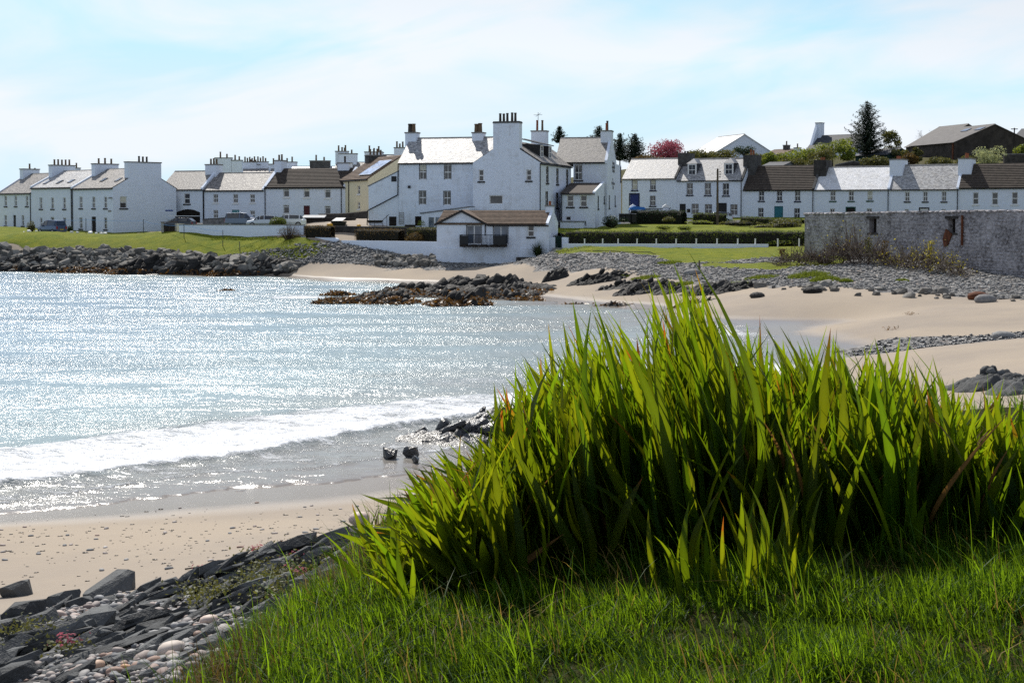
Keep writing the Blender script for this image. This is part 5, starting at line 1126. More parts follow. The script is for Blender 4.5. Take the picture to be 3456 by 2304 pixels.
hedge('long rounded russet hedge behind the low white sea wall', (1197, 160.2), (1346, 157.8), 1.5, (773, 775), 'hedge_russet', zb=3.5, group=HG, seed=3, bulge=.25)
bush('hedge', 'small round russet bush between the long hedge and the cottage', 1402, 812, 157.6, 1.0, 1.25, 'hedge_russet', leaf=.055, n=1500, cat='hedge', group=HG, seed=4, zb=3.5)
hedge('greener hedge against the stone wall behind the round bush, by the cottage', (1372, 158.6), (1474, 157.0), 1.0, (769, 770), 'leaf_olive', zb=3.5, group=HG, seed=5)
bush('shrub', 'square dark green bush in the car park before the parked cars', 938, 760, 168.5, 1.0, 1.15, 'hedge_green', leaf=.06, n=1500, seed=6, zb=5.15, lump=.12)
hedge('long dark hedge along the low white wall of the right garden', (1903, 149.5), (2712, 143.0), 1.6, (780, 781), 'hedge_green', zb=3.2, dens=75, seed=7, bulge=.3)
hedge('thick dark hedge before the house with the blue door', (2122, 182), (2302, 178), 1.6, (708, 711), 'leaf_dark', zb=5.2, dens=60, leaf=.07, seed=8)
hedge('low hedge before the silver car, left of the telegraph pole', (2336, 176), (2448, 174.5), 1.0, (719, 724), 'hedge_green', zb=5.3, dens=60, leaf=.07, seed=9)
hedge('low hedge before the teal door house, right of the silver car', (2496, 173), (2700, 167), 1.1, (732, 741), 'hedge_green', zb=5.3, dens=60, leaf=.07, seed=10)
hedge('small dark hedge behind the cottage gate', (1851, 151.5), (1881, 151.2), .8, (792, 794), 'leaf_dark', zb=3.6, seed=11)
bush('shrub', 'rounded grey green shrub at the end of the hedge, beside the ruined wall', 2655, 783, 158, 1.9, 1.5, 'leaf_olive', leaf=.08, n=1200, seed=12)
bush('shrub', 'dark purple shrub against the hotel end wall', 2062, 772, 166, .95, 1.5, 'leaf_dark', leaf=.08, n=700, seed=13)
for i, (px, py, rx, h, mt, lb) in enumerate([(2240, 776, .9, .5, 'leaf_fresh', 'pale leafy rockery plant on the right lawn'), (2256, 752, .7, .75, 'leaf_olive', 'brownish rounded bush behind the rockery plants'), (2310, 776, .8, .45, 'leaf_fresh', 'low bright plant right of the rockery on the lawn'), (2360, 757, 1.6, .45, 'leaf_fresh', 'low border plants before the silver car'), (2500, 766, 2.6, .75, 'leaf_olive', 'wide leafy border shrub right of the telegraph pole'), (2590, 776, 1.9, .7, 'leaf_olive', 'border shrub before the low hedge, near the grey green shrub'), (2650, 828, 1.6, .5, 'leaf_fresh', 'grassy mound by the end of the low white wall'), (2105, 750, .6, .5, 'leaf_dark', 'small dark plant by the black bins')]):
    bush('garden_plant', lb, px, py, {2650: 143.5}.get(px, 170 - (py - 745) * .35), rx, h, mt, ry=.7, leaf=.07, n=420, seed=20 + i, cat='plant', stem=False)
# left side shrubs
bush('shrub', 'rounded bush on the lawn edge left of the parked blue car', 106, 787, 189, .55, 1.5, 'leaf_olive', leaf=.07, n=500, seed=40)
bush('shrub', 'small dark bush behind the parked blue car', 236, 787, 189.5, .4, 1.0, 'leaf_dark', leaf=.06, n=350, seed=41)
T = bush('shrub', 'bare reddish brown shrub against the white retaining wall', 975, 815, 164.0, 1.45, 1.75, 'hedge_russet', ry=.8, leaf=.045, n=800, seed=42, core=False, lump=.6)
m = MB(); r = random.Random(3)
for i in range(120):
    a = r.uniform(0, 6.28); t_ = r.uniform(.1, 1.0); q = Vector((math.cos(a) * 1.4 * t_, math.sin(a) * .7 * t_, r.uniform(.8, 2.0) * (1.2 - .5 * t_))); m.tube((q.x * .15, q.y * .15, 0), q, .022, .008, 4, False)
m.obj('twigs', 'twig', T)
bush('shrub', 'small dark green bush at the foot of the white retaining wall', 900, 812, 166.5, .3, .42, 'leaf_dark', leaf=.04, n=220, seed=43)
bush('ground_cover', 'band of low green creeper along the foot of the retaining wall', 860, 812, 165.5, 5.0, .32, 'turf_tuft', ry=1.2, leaf=.07, n=1500, seed=44, cat='plant', core=False, stem=False, lump=.6)
bush('ground_cover', 'band of low green creeper below the short white wall', 1050, 843, 160.6, 3.4, .5, 'leaf_fresh', ry=.9, leaf=.07, n=1200, seed=45, cat='plant', core=False, stem=False, lump=.6)
for i, (px, py, d, rx, h, mt, lb) in enumerate([(1940, 862, 142.5, 1.9, .8, 'leaf_fresh', 'leafy green clump right beside the beach steps'), (2010, 866, 140.5, 2.0, .6, 'leaf_olive', 'yellow green clump on the bank, right of the beach steps'), (1985, 848, 143.5, 1.8, .5, 'leaf_fresh', 'low green clump behind the bank plants, below the low wall')]):
    bush('bank_plant', lb, px, py, d, rx, h, mt, ry=1.0, leaf=.075, n=700, seed=50 + i, cat='plant', stem=False, core=False)

# beach steps, gate and its pillars
p0 = P(1856, 887, 146.6); p1 = P(1883, 838, 149.4); T = thing('beach_steps', 'flight of pale stone steps from the shingle up to the garden gate', 'steps', p0)
for i in range(8):
    c = (p1 - p0) * (i / 7.0); MB().box(c.x - .62 + .012 * i, c.x + .55, c.y - .05, c.y + .42, c.z - .5, c.z + .05).obj('step', 'concrete', T)
g0 = P(1884, 836, 150.0); T = thing('garden_gate', 'narrow dark green gate at the top of the beach steps', 'gate', g0)
for i in range(5): MB().box(-.32 + i * .13, -.21 + i * .13, 0, .03, 0, 1.15 + .03 * (i % 2)).obj('board', 'felt_green', T)
MB().box(-.33, .33, .031, .07, .2, .3).box(-.33, .33, .031, .07, .85, .95).obj('rail', 'felt_green', T)
wall_run('garden_wall', 'white wall stub between the cottage and the gate', [(1851, 800, 149.6), (1873, 800, 149.5)], .3, 'white_garden_wall')
wall_run('garden_wall', 'white wall stub between the gate and the long low wall', [(1896, 801, 149.4), (1917, 801, 149.2)], .3, 'white_garden_wall')
wall_run('stone_wall', 'low dark planter wall beside the beach steps', [(1742, 868, 147.8), (1850, 868, 147.4)], .4, 'stone_dark')
# phormium: a fountain of strap leaves
b = P(1815, 872, 148.3); T = thing('phormium', 'spiky dark strap leaved plant beside the cottage wall', 'plant', b); v, f, t = [], [], []
r = random.Random(5)
for i in range(170):
    a = r.uniform(0, 6.28); lean = r.uniform(.15, 1.15); L = r.uniform(1.2, 2.1); w = .035; o = len(v)
    for k in range(5):
        s_ = k / 4; rr = L * s_ * math.sin(lean * (.4 + .6 * s_)); zz = L * s_ * math.cos(lean * (.4 + .75 * s_)); c = Vector((math.cos(a) * rr, math.sin(a) * rr * .6, zz)); e = Vector((-math.sin(a), math.cos(a), 0)) * w * (1 - s_ ** 3)
        v += [c - e, c + e]; t += [i % 10 / 10] * 2
    for k in range(4): f.append((o + 2 * k, o + 2 * k + 1, o + 2 * k + 3, o + 2 * k + 2))
cloud_obj('foliage', np.array([tuple(x) for x in v]), np.array(f), np.array(t), 'blade_dark', T)
b = P(569, 762, 183); T = thing('cabbage_palm', 'ragged spiky palm leaning by the corner gable', 'plant', (b.x, b.y, 4.2)); m = MB(); m.tube((.6, 0, 0), (.1, 0, 1.2), .07, .06, 6).obj('stem', 'bark', T)
v, f, t = [], [], []
for i in range(40):
    a = r.uniform(0, 6.28); e = r.uniform(-.6, 1.0); c = Vector((.1, 0, 1.2 + r.uniform(-.6, .5))); d = Vector((math.cos(a) * math.cos(e), math.sin(a) * math.cos(e), math.sin(e))) * r.uniform(.5, .95); o = len(v); w = Vector((0, .03, .03)); v += [c - w, c + w, c + d]; t += [.3] * 3; f.append((o, o + 1, o + 2))
cloud_obj('foliage', np.array([tuple(x) for x in v]), np.array(f), np.array(t), 'leaf_dark', T)

# slipway slab, block and pillar things left of the cottage
a = P(1330, 868, 155.2); o = MB().prism([(0, 0, 0), (4.4, -.6, -.1), (4.2, 1.6, .15), (.1, 1.8, .2)], (0, 0, -.25)).obj('slab', 'concrete'); o.location = a; tag(o, 'pale flat concrete slab above the boulders left of the cottage', 'slab')
a = P(1420, 872, 152.3); o = MB().box(0, 1.75, 0, 1.6, -1.1, 0, .04).obj('block', 'stone_dark'); o.location = a; tag(o, 'dark square masonry block between the slab and the cottage', 'block')
T = thing('gate_recess', 'grey concrete pillars with a latticed gate beside the left lawn', 'gate', P(575, 792, 178)); 
MB().box(-1.05, -.75, -.2, .2, -.6, 1.45).obj('pillar', 'concrete', T); MB().box(.6, .85, -.2, .2, -.6, 1.35).obj('pillar', 'concrete', T); MB().box(-1.1, .9, -.25, .25, 1.45, 1.55).obj('lintel', 'timber_grey', T)
lat = MB().box(-.75, .6, .05, .09, 0, 1.2); lat.obj('gate_panel', 'timber_dark', T)
for i in range(9): MB().box(-.74 + i * .155, -.70 + i * .155, 0.0, .045, .02, 1.2).obj('lattice_bar', 'timber_grey', T)
wall_run('garden_wall', 'cream end pier of the white retaining wall beside the latticed gate', [(596, 755, 177.2), (612, 755, 176.6)], .5, 'cream_render')
wall_run('stone_wall', 'low stone wall before the houses, left of the parked cars', [(684, 741, 181), (784, 735, 180)], .4, 'stone_mixed', 'chimney_grey', zbot=4.9)
wall_run('stone_wall', 'dark stone wall with slab coping right of the maroon door', [(1075, 724, 182), (1160, 722, 180), (1238, 714, 179.5)], .5, 'stone_dark', 'chimney_cope', zbot=4.9)

# ------------------------------------------------------------------ the ruined roadside wall
rax, ray_ = PX(2716, 130.5); rbx, rby = PX(3520, 103.5); ra = math.atan2(rby - ray_, rbx - rax); RL = math.hypot(rbx - rax, rby - ray_); rb = 1.2
RT = thing('ruined_building', 'long roofless ruin of patchy whitewashed rubble with two slit windows', 'ruin', (rax, ray_, rb), ra)
RWl = Wall(rax, ray_, ra, rb)
def rubble_material():
    m, nt, b, o = nodes_of('rubble_white'); g = NT(nt); p = g.pos(); nb = g.noise(g.scaled(p, (.5, .5, .35)), 1.0, 5, .7); nf = g.noise(g.scaled(p, (1, 1, 1.6)), 3.6, 5, .75); rnd = g.n('ShaderNodeObjectInfo').outputs['Random']; at = g.attr('tint').outputs['Fac']
    f = g.ramp(g.math('ADD', g.math('MULTIPLY', nb, .55), g.math('MULTIPLY', nf, .85)), [(.52, 0.0), (.86, 1.0)])
    st = g.mix(g.math('FRACT', g.math('ADD', rnd, at)), (0.050, 0.044, 0.044), (0.15, 0.135, 0.13))
    nt.links.new(g.mix(f, st, (0.46, 0.44, 0.45)), b.inputs['Base Color']); b.inputs['Roughness'].default_value = .95; b.inputs['Specular IOR Level'].default_value = .15
    nt.links.new(g.bump(nf, .9, .05), b.inputs['Normal']); MATS['rubble_white'] = m
rubble_material()
slits = []
for px, t_, b_, pw in ((2946, 738, 786, 24), (3212, 738, 786, 24)):
    a, z1 = RWl.local(px - pw / 2, t_); c, z0 = RWl.local(px + pw / 2, b_); slits.append((a, c, z0, z1))
topz = lambda x: RWl.local(2716 + (3520 - 2716) * x / RL, 724 - 10 * x / RL)[1]
m = MB(); hmin = 5.2
panel(m, RL, hmin, slits, (0, 0, 0), 0.0, reveal=.5)
m.quad((0, 0, hmin), (RL, 0, hmin), (RL, 0, topz(RL)), (0, 0, topz(0))); m.quad((0, 0, topz(0)), (RL, 0, topz(RL)), (RL, .7, topz(RL)), (0, .7, topz(0)))
m.quad((0, 0, -1), (RL, 0, -1), (RL, 0, 0), (0, 0, 0))
m.quad((0, 0, -1), (0, 12, -1), (0, 12, topz(0)), (0, 0, topz(0))); m.quad((.7, .7, -1), (.7, 12, -1), (.7, 12, topz(0)), (.7, .7, topz(0))); m.quad((.7, .7, -1), (RL, .7, -1), (RL, .7, topz(RL)), (.7, .7, topz(0))); m.quad((0, 0, topz(0) - .001), (.7, 0, topz(0) - .001), (.7, 12, topz(0) - .001), (0, 12, topz(0) - .001))
m.obj('wall', 'rubble_white', RT)
for a, c, z0, z1 in slits:
    MB().box(a + .02, c - .02, .45, .49, z0, z1).obj('slit_shade_plate', 'void_dark', RT); MB().box(a - .35, c + .35, -.05, .12, z1, z1 + .2).obj('lintel', 'stone_dark', RT); MB().box(a - .25, c + .25, -.04, .1, z0 - .16, z0).obj('sill', 'stone_dark', RT)  # dark plate stands in for the shade inside the open slit
def stone_mesh(rr, name, n=10, ang=.22):
    bm = bmesh.new(); vs = []
    for i in range(n):
        for s in (-1, 1): pass
    for x in (-.5, .5):
        for y in (-.5, .5):
            for z in (-.5, .5):
                vs.append(bm.verts.new((x * rr.uniform(1 - ang, 1), y * rr.uniform(1 - ang, 1), z * rr.uniform(1 - ang, 1))))
    for k in range(6):
        ax = k // 2; s = (-.5, .5)[k % 2]; p = [rr.uniform(-.22, .22) for _ in range(3)]; p[ax] = s * rr.uniform(1.0, 1.16); vs.append(bm.verts.new(p))
    bmesh.ops.convex_hull(bm, input=vs)
    for v_ in [v_ for v_ in bm.verts if not v_.link_faces]: bm.verts.remove(v_)
    me = bpy.data.meshes.new(name); bm.to_mesh(me); bm.free(); return me
rr = random.Random(9); SM = [stone_mesh(rr, 'stone') for _ in range(8)]
for me in SM: me.materials.append(MATS['rubble_white'])
stones = []; z = .15
while z < 5.6:
    h = rr.uniform(.17, .30); x = rr.uniform(-.3, 0)
    while x < RL - .2:
        w = rr.uniform(.28, .85)
        if x > -.05 and z + h < topz(x) - .1 and not any(a - .3 < x + w and x < c + .3 and z0 - .2 < z + h and z < z1 + .25 for a, c, z0, z1 in slits) and rr.random() < .72: stones.append((x + w / 2, z + h / 2, w * .92, h * .88, rr.uniform(.02, .07)))
        x += w
    z += h
stones.sort(key=lambda s_: -s_[2] * s_[3] - (.4 if s_[1] > 1.6 else 0))
for x, z, w, h, d in stones[:300]:
    o = link('stone', rr.choice(SM), RT, loc=(x, .02, z)); o.scale = (w, d * 2, h); o.rotation_euler = (0, rr.uniform(-.08, .08), rr.uniform(-.05, .05))
def merge(items, meshes, name, mat, parent=None, tint=True, smooth=False):
    """items: (mesh index, 4x4 matrix); joined into one triangulated mesh"""
    cache = {}
    for k, me in enumerate(meshes):
        me.calc_loop_triangles(); v = np.zeros(len(me.vertices) * 3, np.float32); me.vertices.foreach_get('co', v); t = np.zeros(len(me.loop_triangles) * 3, np.int32); me.loop_triangles.foreach_get('vertices', t); cache[k] = (v.reshape(-1, 3), t.reshape(-1, 3))
    Vs, Fs, Ts, n = [], [], [], 0
    for k, M in items:
        v, t = cache[k]; A = np.array(M); Vs.append(v @ A[:3, :3].T + A[:3, 3]); Fs.append(t + n); Ts.append(np.full(len(v), RNG.uniform())); n += len(v)
    return link(name, npmesh(name, np.concatenate(Vs), np.concatenate(Fs), mat, smooth, {'tint': np.concatenate(Ts)}), parent)
o = merge([(rr.randrange(8), Matrix.LocRotScale(Vector((x, .02, z)), None, Vector((w, d * 2, h)))) for x, z, w, h, d in stones[300:]], SM, 'small_stones', 'rubble_white', RT); tag(o, kind='stuff')
x = -.15
while x < RL:
    w = rr.uniform(.35, .9); o = link('coping_stone', rr.choice(SM), RT, loc=(x + w / 2, .32, topz(max(0, x)) + .06)); o.scale = (w * 1.05, rr.uniform(.75, 1.0), rr.uniform(.12, .24)); o.rotation_euler = (rr.uniform(-.06, .06), rr.uniform(-.1, .1), rr.uniform(-.2, .2)); x += w
xp, zt = RWl.local(3252, 727); _, zb_ = RWl.local(3252, 828); MB().tube((xp, -.12, zb_), (xp, -.12, zt), .09, .09, 8).obj('rusty_pipe', 'rust', RT)
a, c, z0, z1 = slits[1]; MB().prism([(a - .1, -.14, z0 + .3), (c - .25, -.14, z0 - .1), (a + .15, -.14, z0 - .9), (a - .3, -.14, z0 - 1.1), (a - .45, -.14, z0 - .5)], (0, .08, 0)).obj('rusty_plate', 'rust', RT)

# bramble heap at the foot of the ruin
def bramble(label, px0, px1, py0, py1, d0, d1, hgt, n, nleaf, seed, leafm):
    r = random.Random(seed); c = P((px0 + px1) / 2, (py0 + py1) / 2, (d0 + d1) / 2); c.z = gz(c.x, c.y); T = thing('bramble', label, 'thicket', c); m = MB(); mp = MB(); pts = []
    for i in range(n):
        t_ = r.random(); b_ = P(px0 + (px1 - px0) * t_, 860, d0 + (d1 - d0) * t_ + r.uniform(-1.6, 1.0)); b_.z = gz(b_.x, b_.y) - c.z; b_.x -= c.x; b_.y -= c.y
        env = math.sin(math.pi * min(1, max(0, .12 + t_ * .8))) ; a = r.uniform(0, 6.28); L = r.uniform(.5, 1.9); e = r.uniform(.05, .9) if r.random() < .75 else r.uniform(.9, 1.5)
        q = b_ + Vector((math.cos(a) * math.cos(e) * L, math.sin(a) * math.cos(e) * L * .5, math.sin(e) * L * hgt * env + r.uniform(0, .7) * env)); b_.z += r.uniform(0, .8) * env * hgt; mid = (b_ + q) / 2 + Vector((0, 0, r.uniform(-.1, .2)))
        w = r.uniform(.012, .03); mm = mp if r.random() < .45 else m; mm.tube(b_, mid, w, w * .9, 4, False); mm.tube(mid, q, w * .9, w * .5, 4, False)
        if r.random() < .6: pts.append(q)
    m.obj('stems', 'twig', T); mp.obj('dead_stems', 'twig_pale', T)
    pa = np.array([tuple(r.choice(pts) + Vector((r.gauss(0, .14), r.gauss(0, .14), r.gauss(0, .2)))) for _ in range(nleaf)]); v, f, t = leaf_cloud(pa, np.tile([[0, -.3, 1.]], (nleaf, 1)), .075, .8, seed); cloud_obj('foliage', v, f, t, leafm, T); return T
bramble('low tangle of dead brown stems left of the ruin corner', 2620, 2800, 900, 900, 118, 117, .9, 330, 110, 61, 'leaf_olive')
bramble('big heap of dead reddish stems against the ruin under the left slit', 2760, 3010, 905, 905, 117.0, 113.5, 1.7, 750, 190, 62, 'leaf_yellow')
bramble('tangle of stems with bright yellow green leaves against the ruin', 3000, 3260, 920, 930, 112.5, 106, 1.25, 460, 700, 63, 'leaf_yellow')
for i, (px, py, d, h, mt, lb) in enumerate([(2932, 870, 113.4, 2.1, 'leaf_olive', 'tall yellow topped stem rising from the dead heap'), (2985, 870, 112.8, 1.9, 'hedge_russet', 'tall reddish stem right of the yellow topped stem'), (3138, 890, 108.6, 2.3, 'leaf_yellow', 'tall yellow green sapling against the ruin wall'), (2640, 880, 119.5, 1.2, 'hedge_russet', 'orange leaved sapling left of the dead stems')]):
    b = P(px, py, d); b.z = gz(b.x, b.y); T = thing('sapling', lb, 'shrub', b); r = np.random.default_rng(70 + i); n = 170; z = r.uniform(.25, 1, n) ** .7 * h; pts = np.stack([r.normal(0, .16, n), r.normal(0, .16, n), z], 1); v, f, t = leaf_cloud(pts, np.tile([[0, -.3, .6]], (n, 1)), .075, .9, i); cloud_obj('foliage', v, f, t, mt, T)
    m = MB()
    for k in range(5): m.tube((random.uniform(-.1, .1), 0, 0), (random.uniform(-.2, .2), random.uniform(-.1, .1), h * random.uniform(.7, 1)), .02, .008, 4, False)
    m.obj('stems', 'twig', T)
def tuft(label, px, py, d, rx, h, mt='turf_tuft', n=500, seed=0):
    b = P(px, py, d); b.z = gz(b.x, b.y) - .05; T = thing('grass_tuft', label, 'grass', b); r = np.random.default_rng(seed + 900); a = r.uniform(0, 6.28, n); q = np.sqrt(r.uniform(0, 1, n)); x = np.cos(a) * q * rx; y = np.sin(a) * q * rx * .6; L = h * (1.1 - .6 * q) * r.uniform(.6, 1.2, n); dx, dy = r.normal(0, .35, n) * L, r.normal(0, .35, n) * L; w = .02 + .02 * h
    z0 = gmap(x + b.x, y + b.y) - b.z - .03; v = np.stack([np.stack([x - w, y, z0], 1), np.stack([x + w, y, z0], 1), np.stack([x + dx, y + dy, z0 + L], 1)], 1).reshape(-1, 3); f = np.arange(3 * n).reshape(-1, 3); cloud_obj('blades', v, f, np.repeat(r.uniform(0, 1, n), 3), mt, T); return T
for i, (px, py, d, rx, h, lb) in enumerate([(2730, 935, 108, 1.6, .55, 'bright grass tuft before the left end of the bramble'), (2785, 948, 105, 1.1, .5, 'bright grass tuft on the shingle, lower right of the first'), (2855, 953, 104, .5, .35, 'small grass tuft on the shingle below the dead heap'), (3045, 955, 103, .45, .3, 'tiny grass tuft on the shingle right of the dead heap'), (2180, 945, 119, 1.3, .3, 'mossy tuft among the dark rocks, left'), (2090, 938, 121, .8, .3, 'mossy tuft on the far left of the dark rocks'), (2290, 955, 112, 1.2, .35, 'mossy tuft among the dark rocks, centre'), (2470, 958, 108, 1.5, .35, 'mossy tuft on the right end of the dark rocks'), (2570, 940, 110, 1.3, .3, 'green tuft on the shingle right of the dark rocks'), (2260, 893, 127, 1.1, .35, 'dark grass tuft at the foot of the eroded bank')]): tuft(lb, px, py, d, rx, h, n=600, seed=i)

# ------------------------------------------------------------------ poles, lines, small things
def post(name, label, px, pyt, pyb, d, r0, mat, cat='post', group=None, lean=0.0):
    b = P(px, pyb, d); t = P(px + lean, pyt, d); o = MB().tube((0, 0, -.4), t - b, r0, r0 * .85, 8).tube(t - b, (t - b) + Vector((0, 0, .03)), r0 * 1.05, r0 * .6, 8).obj(name, mat); o.location = b; return tag(o, label, cat, group)
LPST = [(290, 737, 790, 184.5), (484, 741, 798, 180.0), (621, 756, 816, 173.0), (752, 777, 833, 168.0), (812, 816, 870, 162.0)]
for i, (px, t_, b_, d) in enumerate(LPST): post('line_post', ['thin post on the left lawn before the corner house door', 'thin post on the left lawn before the blank gable', 'thin post on the lawn left of the tight blue line', 'thin post on the lawn at the right end of the blue line', 'short leaning post at the lawn edge above the boulders'][i], px, t_, b_, d, .045, 'post_steel', group='washing line posts', lean=-4 if i == 4 else 0)
T = tag(MB().obj('washing_line', 'rope_blue'), 'pale blue washing line strung between the lawn posts', 'rope')
m = MB(); pp = [P(px, t_ + 4, d) for px, t_, b_, d in LPST[:4]]; pp.insert(0, P(215, 742, 187)); pp.insert(3, P(540, 757, 178.5))
for a, b in zip(pp[:-1], pp[1:]):
    prev = a
    for k in range(1, 7):
        q = a + (b - a) * (k / 6); q = q + Vector((0, 0, -.10 * math.sin(math.pi * k / 6))); m.tube(prev, q, .022, .022, 4, False); prev = q
bpy.data.objects.remove(T); T = m.obj('washing_line', 'rope_blue'); tag(T, 'pale blue washing line strung between the lawn posts', 'rope')
b = P(2421, 752, 172); t = P(2419, 572, 172); T = thing('telegraph_pole', 'tall wooden telegraph pole before the house with dormers', 'pole', b); h = t.z - b.z
MB().tube((0, 0, -1), (0, 0, h), .16, .11, 10).obj('shaft', 'timber_grey', T); MB().tube((0, 0, h), (0, 0, h + .1), .13, .05, 8).obj('finial', 'timber_dark', T)
for k in range(3): MB().tube((.12, -.1, h - .3 - .28 * k), (.30, -.1, h - .3 - .28 * k), .03, .03, 6).tube((.28, -.1, h - .36 - .28 * k), (.28, -.1, h - .20 - .28 * k), .055, .045, 8).obj('insulator', 'trim_black', T)
m = MB()
for qx, qy, qd in ((2112, 607, 190), (2504, 612, 205)):
    a = t + Vector((.2, 0, -.35)); e = P(qx, qy, qd); prev = a
    for k in range(1, 11): q = a + (e - a) * (k / 10) + Vector((0, 0, -.5 * math.sin(math.pi * k / 10))); m.tube(prev, q, .012, .012, 3, False); prev = q
o = m.obj('wire', 'iron_black'); tag(o, 'thin wires from the telegraph pole to the houses', 'wire')
post('wooden_post', 'weathered wooden stake in the shingle below the right lawn', 2360, 880, 928, 119, .07, 'timber_grey')
for i, (px, py, s_) in enumerate([(98, 788, .34), (123, 789, .2), (80, 789, .13), (242, 789, .28), (262, 789, .22), (305, 789, .34), (325, 789, .25), (342, 789, .3), (355, 789, .3)]):
    b = P(px, py, 184.8); b.z = gz(b.x, b.y); me = stone_mesh(rr, 'marker_stone', ang=.4); me.materials.append(MATS['frame_white']); o = link('marker_stone', me); o.location = (b.x, b.y, b.z + s_ * .3); o.scale = (s_ * 1.6, s_ * 1.2, s_); tag(o, ORD[(1, 2, 0)[i] if i < 3 else i] + ' white painted edging stone from the left, before the left terrace', 'stone', 'white painted edging stones')
# bins, gas bottle, skip and odds and ends
for i, (px, w) in enumerate(((2098, .6), (2118, .6), (2137, .6))):
    b = P(px, 752, 176); T = thing('wheelie_bin', ['leftmost of three black wheelie bins by the hotel end', 'middle one of three black wheelie bins by the hotel end', 'rightmost of three black wheelie bins by the hotel end'][i], 'bin', b, .1 * i, 'black wheelie bins')
    MB().box(-.28, .28, -.35, .35, .08, 1.0, -.12).obj('body', 'plastic_black', T); MB().prism([(-.32, -.42, 1.0), (.32, -.42, 1.0), (.32, -.42, 1.05), (-.32, -.42, 1.05)], (0, .85, .06)).obj('lid', 'plastic_black', T)
    for s_ in (-.3, .25): MB().tube((s_, .3, .1), (s_ + .05, .3, .1), .1, .1, 8).obj('wheel', 'tyre', T)
b = P(1025, 757, 168); T = thing('gas_tank', 'small white upright gas tank behind the wall end', 'tank', (b.x, b.y, 5.2)); MB().tube((0, 0, 0), (0, 0, .75), .3, .3, 14).tube((0, 0, .75), (0, 0, .88), .3, .14, 14).obj('body', 'plastic_white', T, smooth=False); MB().tube((0, 0, .88), (0, 0, 1.0), .1, .1, 8).obj('valve', 'lamp_clear', T)
b = P(1110, 757, 172); T = thing('store_shed', 'long low dark timber store before the stone wall', 'shed', (b.x, b.y, 5.2))
MB().box(-3.0, 3.0, 0, 1.6, 0, .95).obj('body', 'timber_dark', T); MB().prism([(-3.1, -.15, .95), (-3.1, -.15, 1.02), (-3.1, 1.8, 1.3), (-3.1, 1.8, 1.2)], (2.6, 0, 0)).obj('roof', 'lead', T)
for k in range(12): MB().box(-2.98 + k * .5, -2.52 + k * .5, -.03, -.002, .02, .93).obj('board', 'timber_dark', T)
b = P(1142, 760, 166.5); T = thing('skip', 'dark open skip with a raised pale lid behind the hedge', 'skip', (b.x, b.y, 5.2)); MB().box(-.7, .7, 0, 1.0, 0, .6, -.2).obj('body', 'plastic_black', T); MB().prism([(-.75, -.05, .6), (.45, -.05, .6), (.75, 1.0, .95), (-.35, 1.0, .95)], (0, 0, .06)).obj('lid', 'lead', T)
for i, (px, sz) in enumerate(((1113, .24), (1211, .17))): b = P(px, 762, 165.0); bm = bmesh.new(); bmesh.ops.create_icosphere(bm, subdivisions=2, radius=1); me = bpy.data.meshes.new('buoy'); bm.to_mesh(me); bm.free(); me.materials.append(MATS['plastic_yellow']); me.polygons.foreach_set('use_smooth', np.ones(len(me.polygons), bool)); o = link('buoy', me); o.location = (b.x, b.y, 5.2 + sz * .75); o.scale = (sz * 1.5, sz, sz); tag(o, ['larger orange buoy lying above the hedge near the skip', 'smaller orange buoy right of the skip'][i], 'buoy')
b = P(1292, 764, 163.8); T = thing('handrail', 'black iron handrail before the hotel lean-to', 'railing', (b.x, b.y, 5.2))
for x in (-1.4, -.9, 0, .45): MB().tube((x, 0, 0), (x, 0, .75 if x < .2 else 1.3), .03, .03, 6).obj('upright', 'iron_black', T)
MB().tube((-1.4, 0, .7), (0, 0, .7), .03, .03, 6).tube((0, 0, .75), (.7, 0, 1.4), .03, .03, 6).tube((-1.4, 0, .35), (0, 0, .35), .02, .02, 6).obj('rail', 'iron_black', T)
for i, (px, py, d, w, lb) in enumerate([(1266, 748, 164.2, .75, 'flower trough on the hotel lean-to wall'), (1384, 770, 162.0, .55, 'wooden planter box by the hotel side door')]):
    b = P(px, py, d); o = MB().box(-w, w, -.2, .2, -.15, .15, -.1).obj('flower_trough', 'timber_dark'); o.location = b
    if i == 1: o.location.z = 5.3
    tag(o, lb, 'trough')
bush('pot_plant', 'green pot plant outside the hotel side door', 1421, 768, 161.5, .45, .75, 'leaf_fresh', leaf=.06, n=220, seed=77, cat='plant', core=False, zb=5.2)
o = MB().prism([(-1.1, 0, 0), (1.1, 0, 0), (.9, 0, .35), (-.4, 0, .5), (-.95, 0, .3)], (0, 1.4, 0)).obj('covered_dinghy', 'tarp_blue'); b = P(2152, 706, 193.0); o.location = (b.x, b.y, b.z - .1); tag(o, 'blue tarpaulin cover showing over the front wall by the blue door', 'tarpaulin')

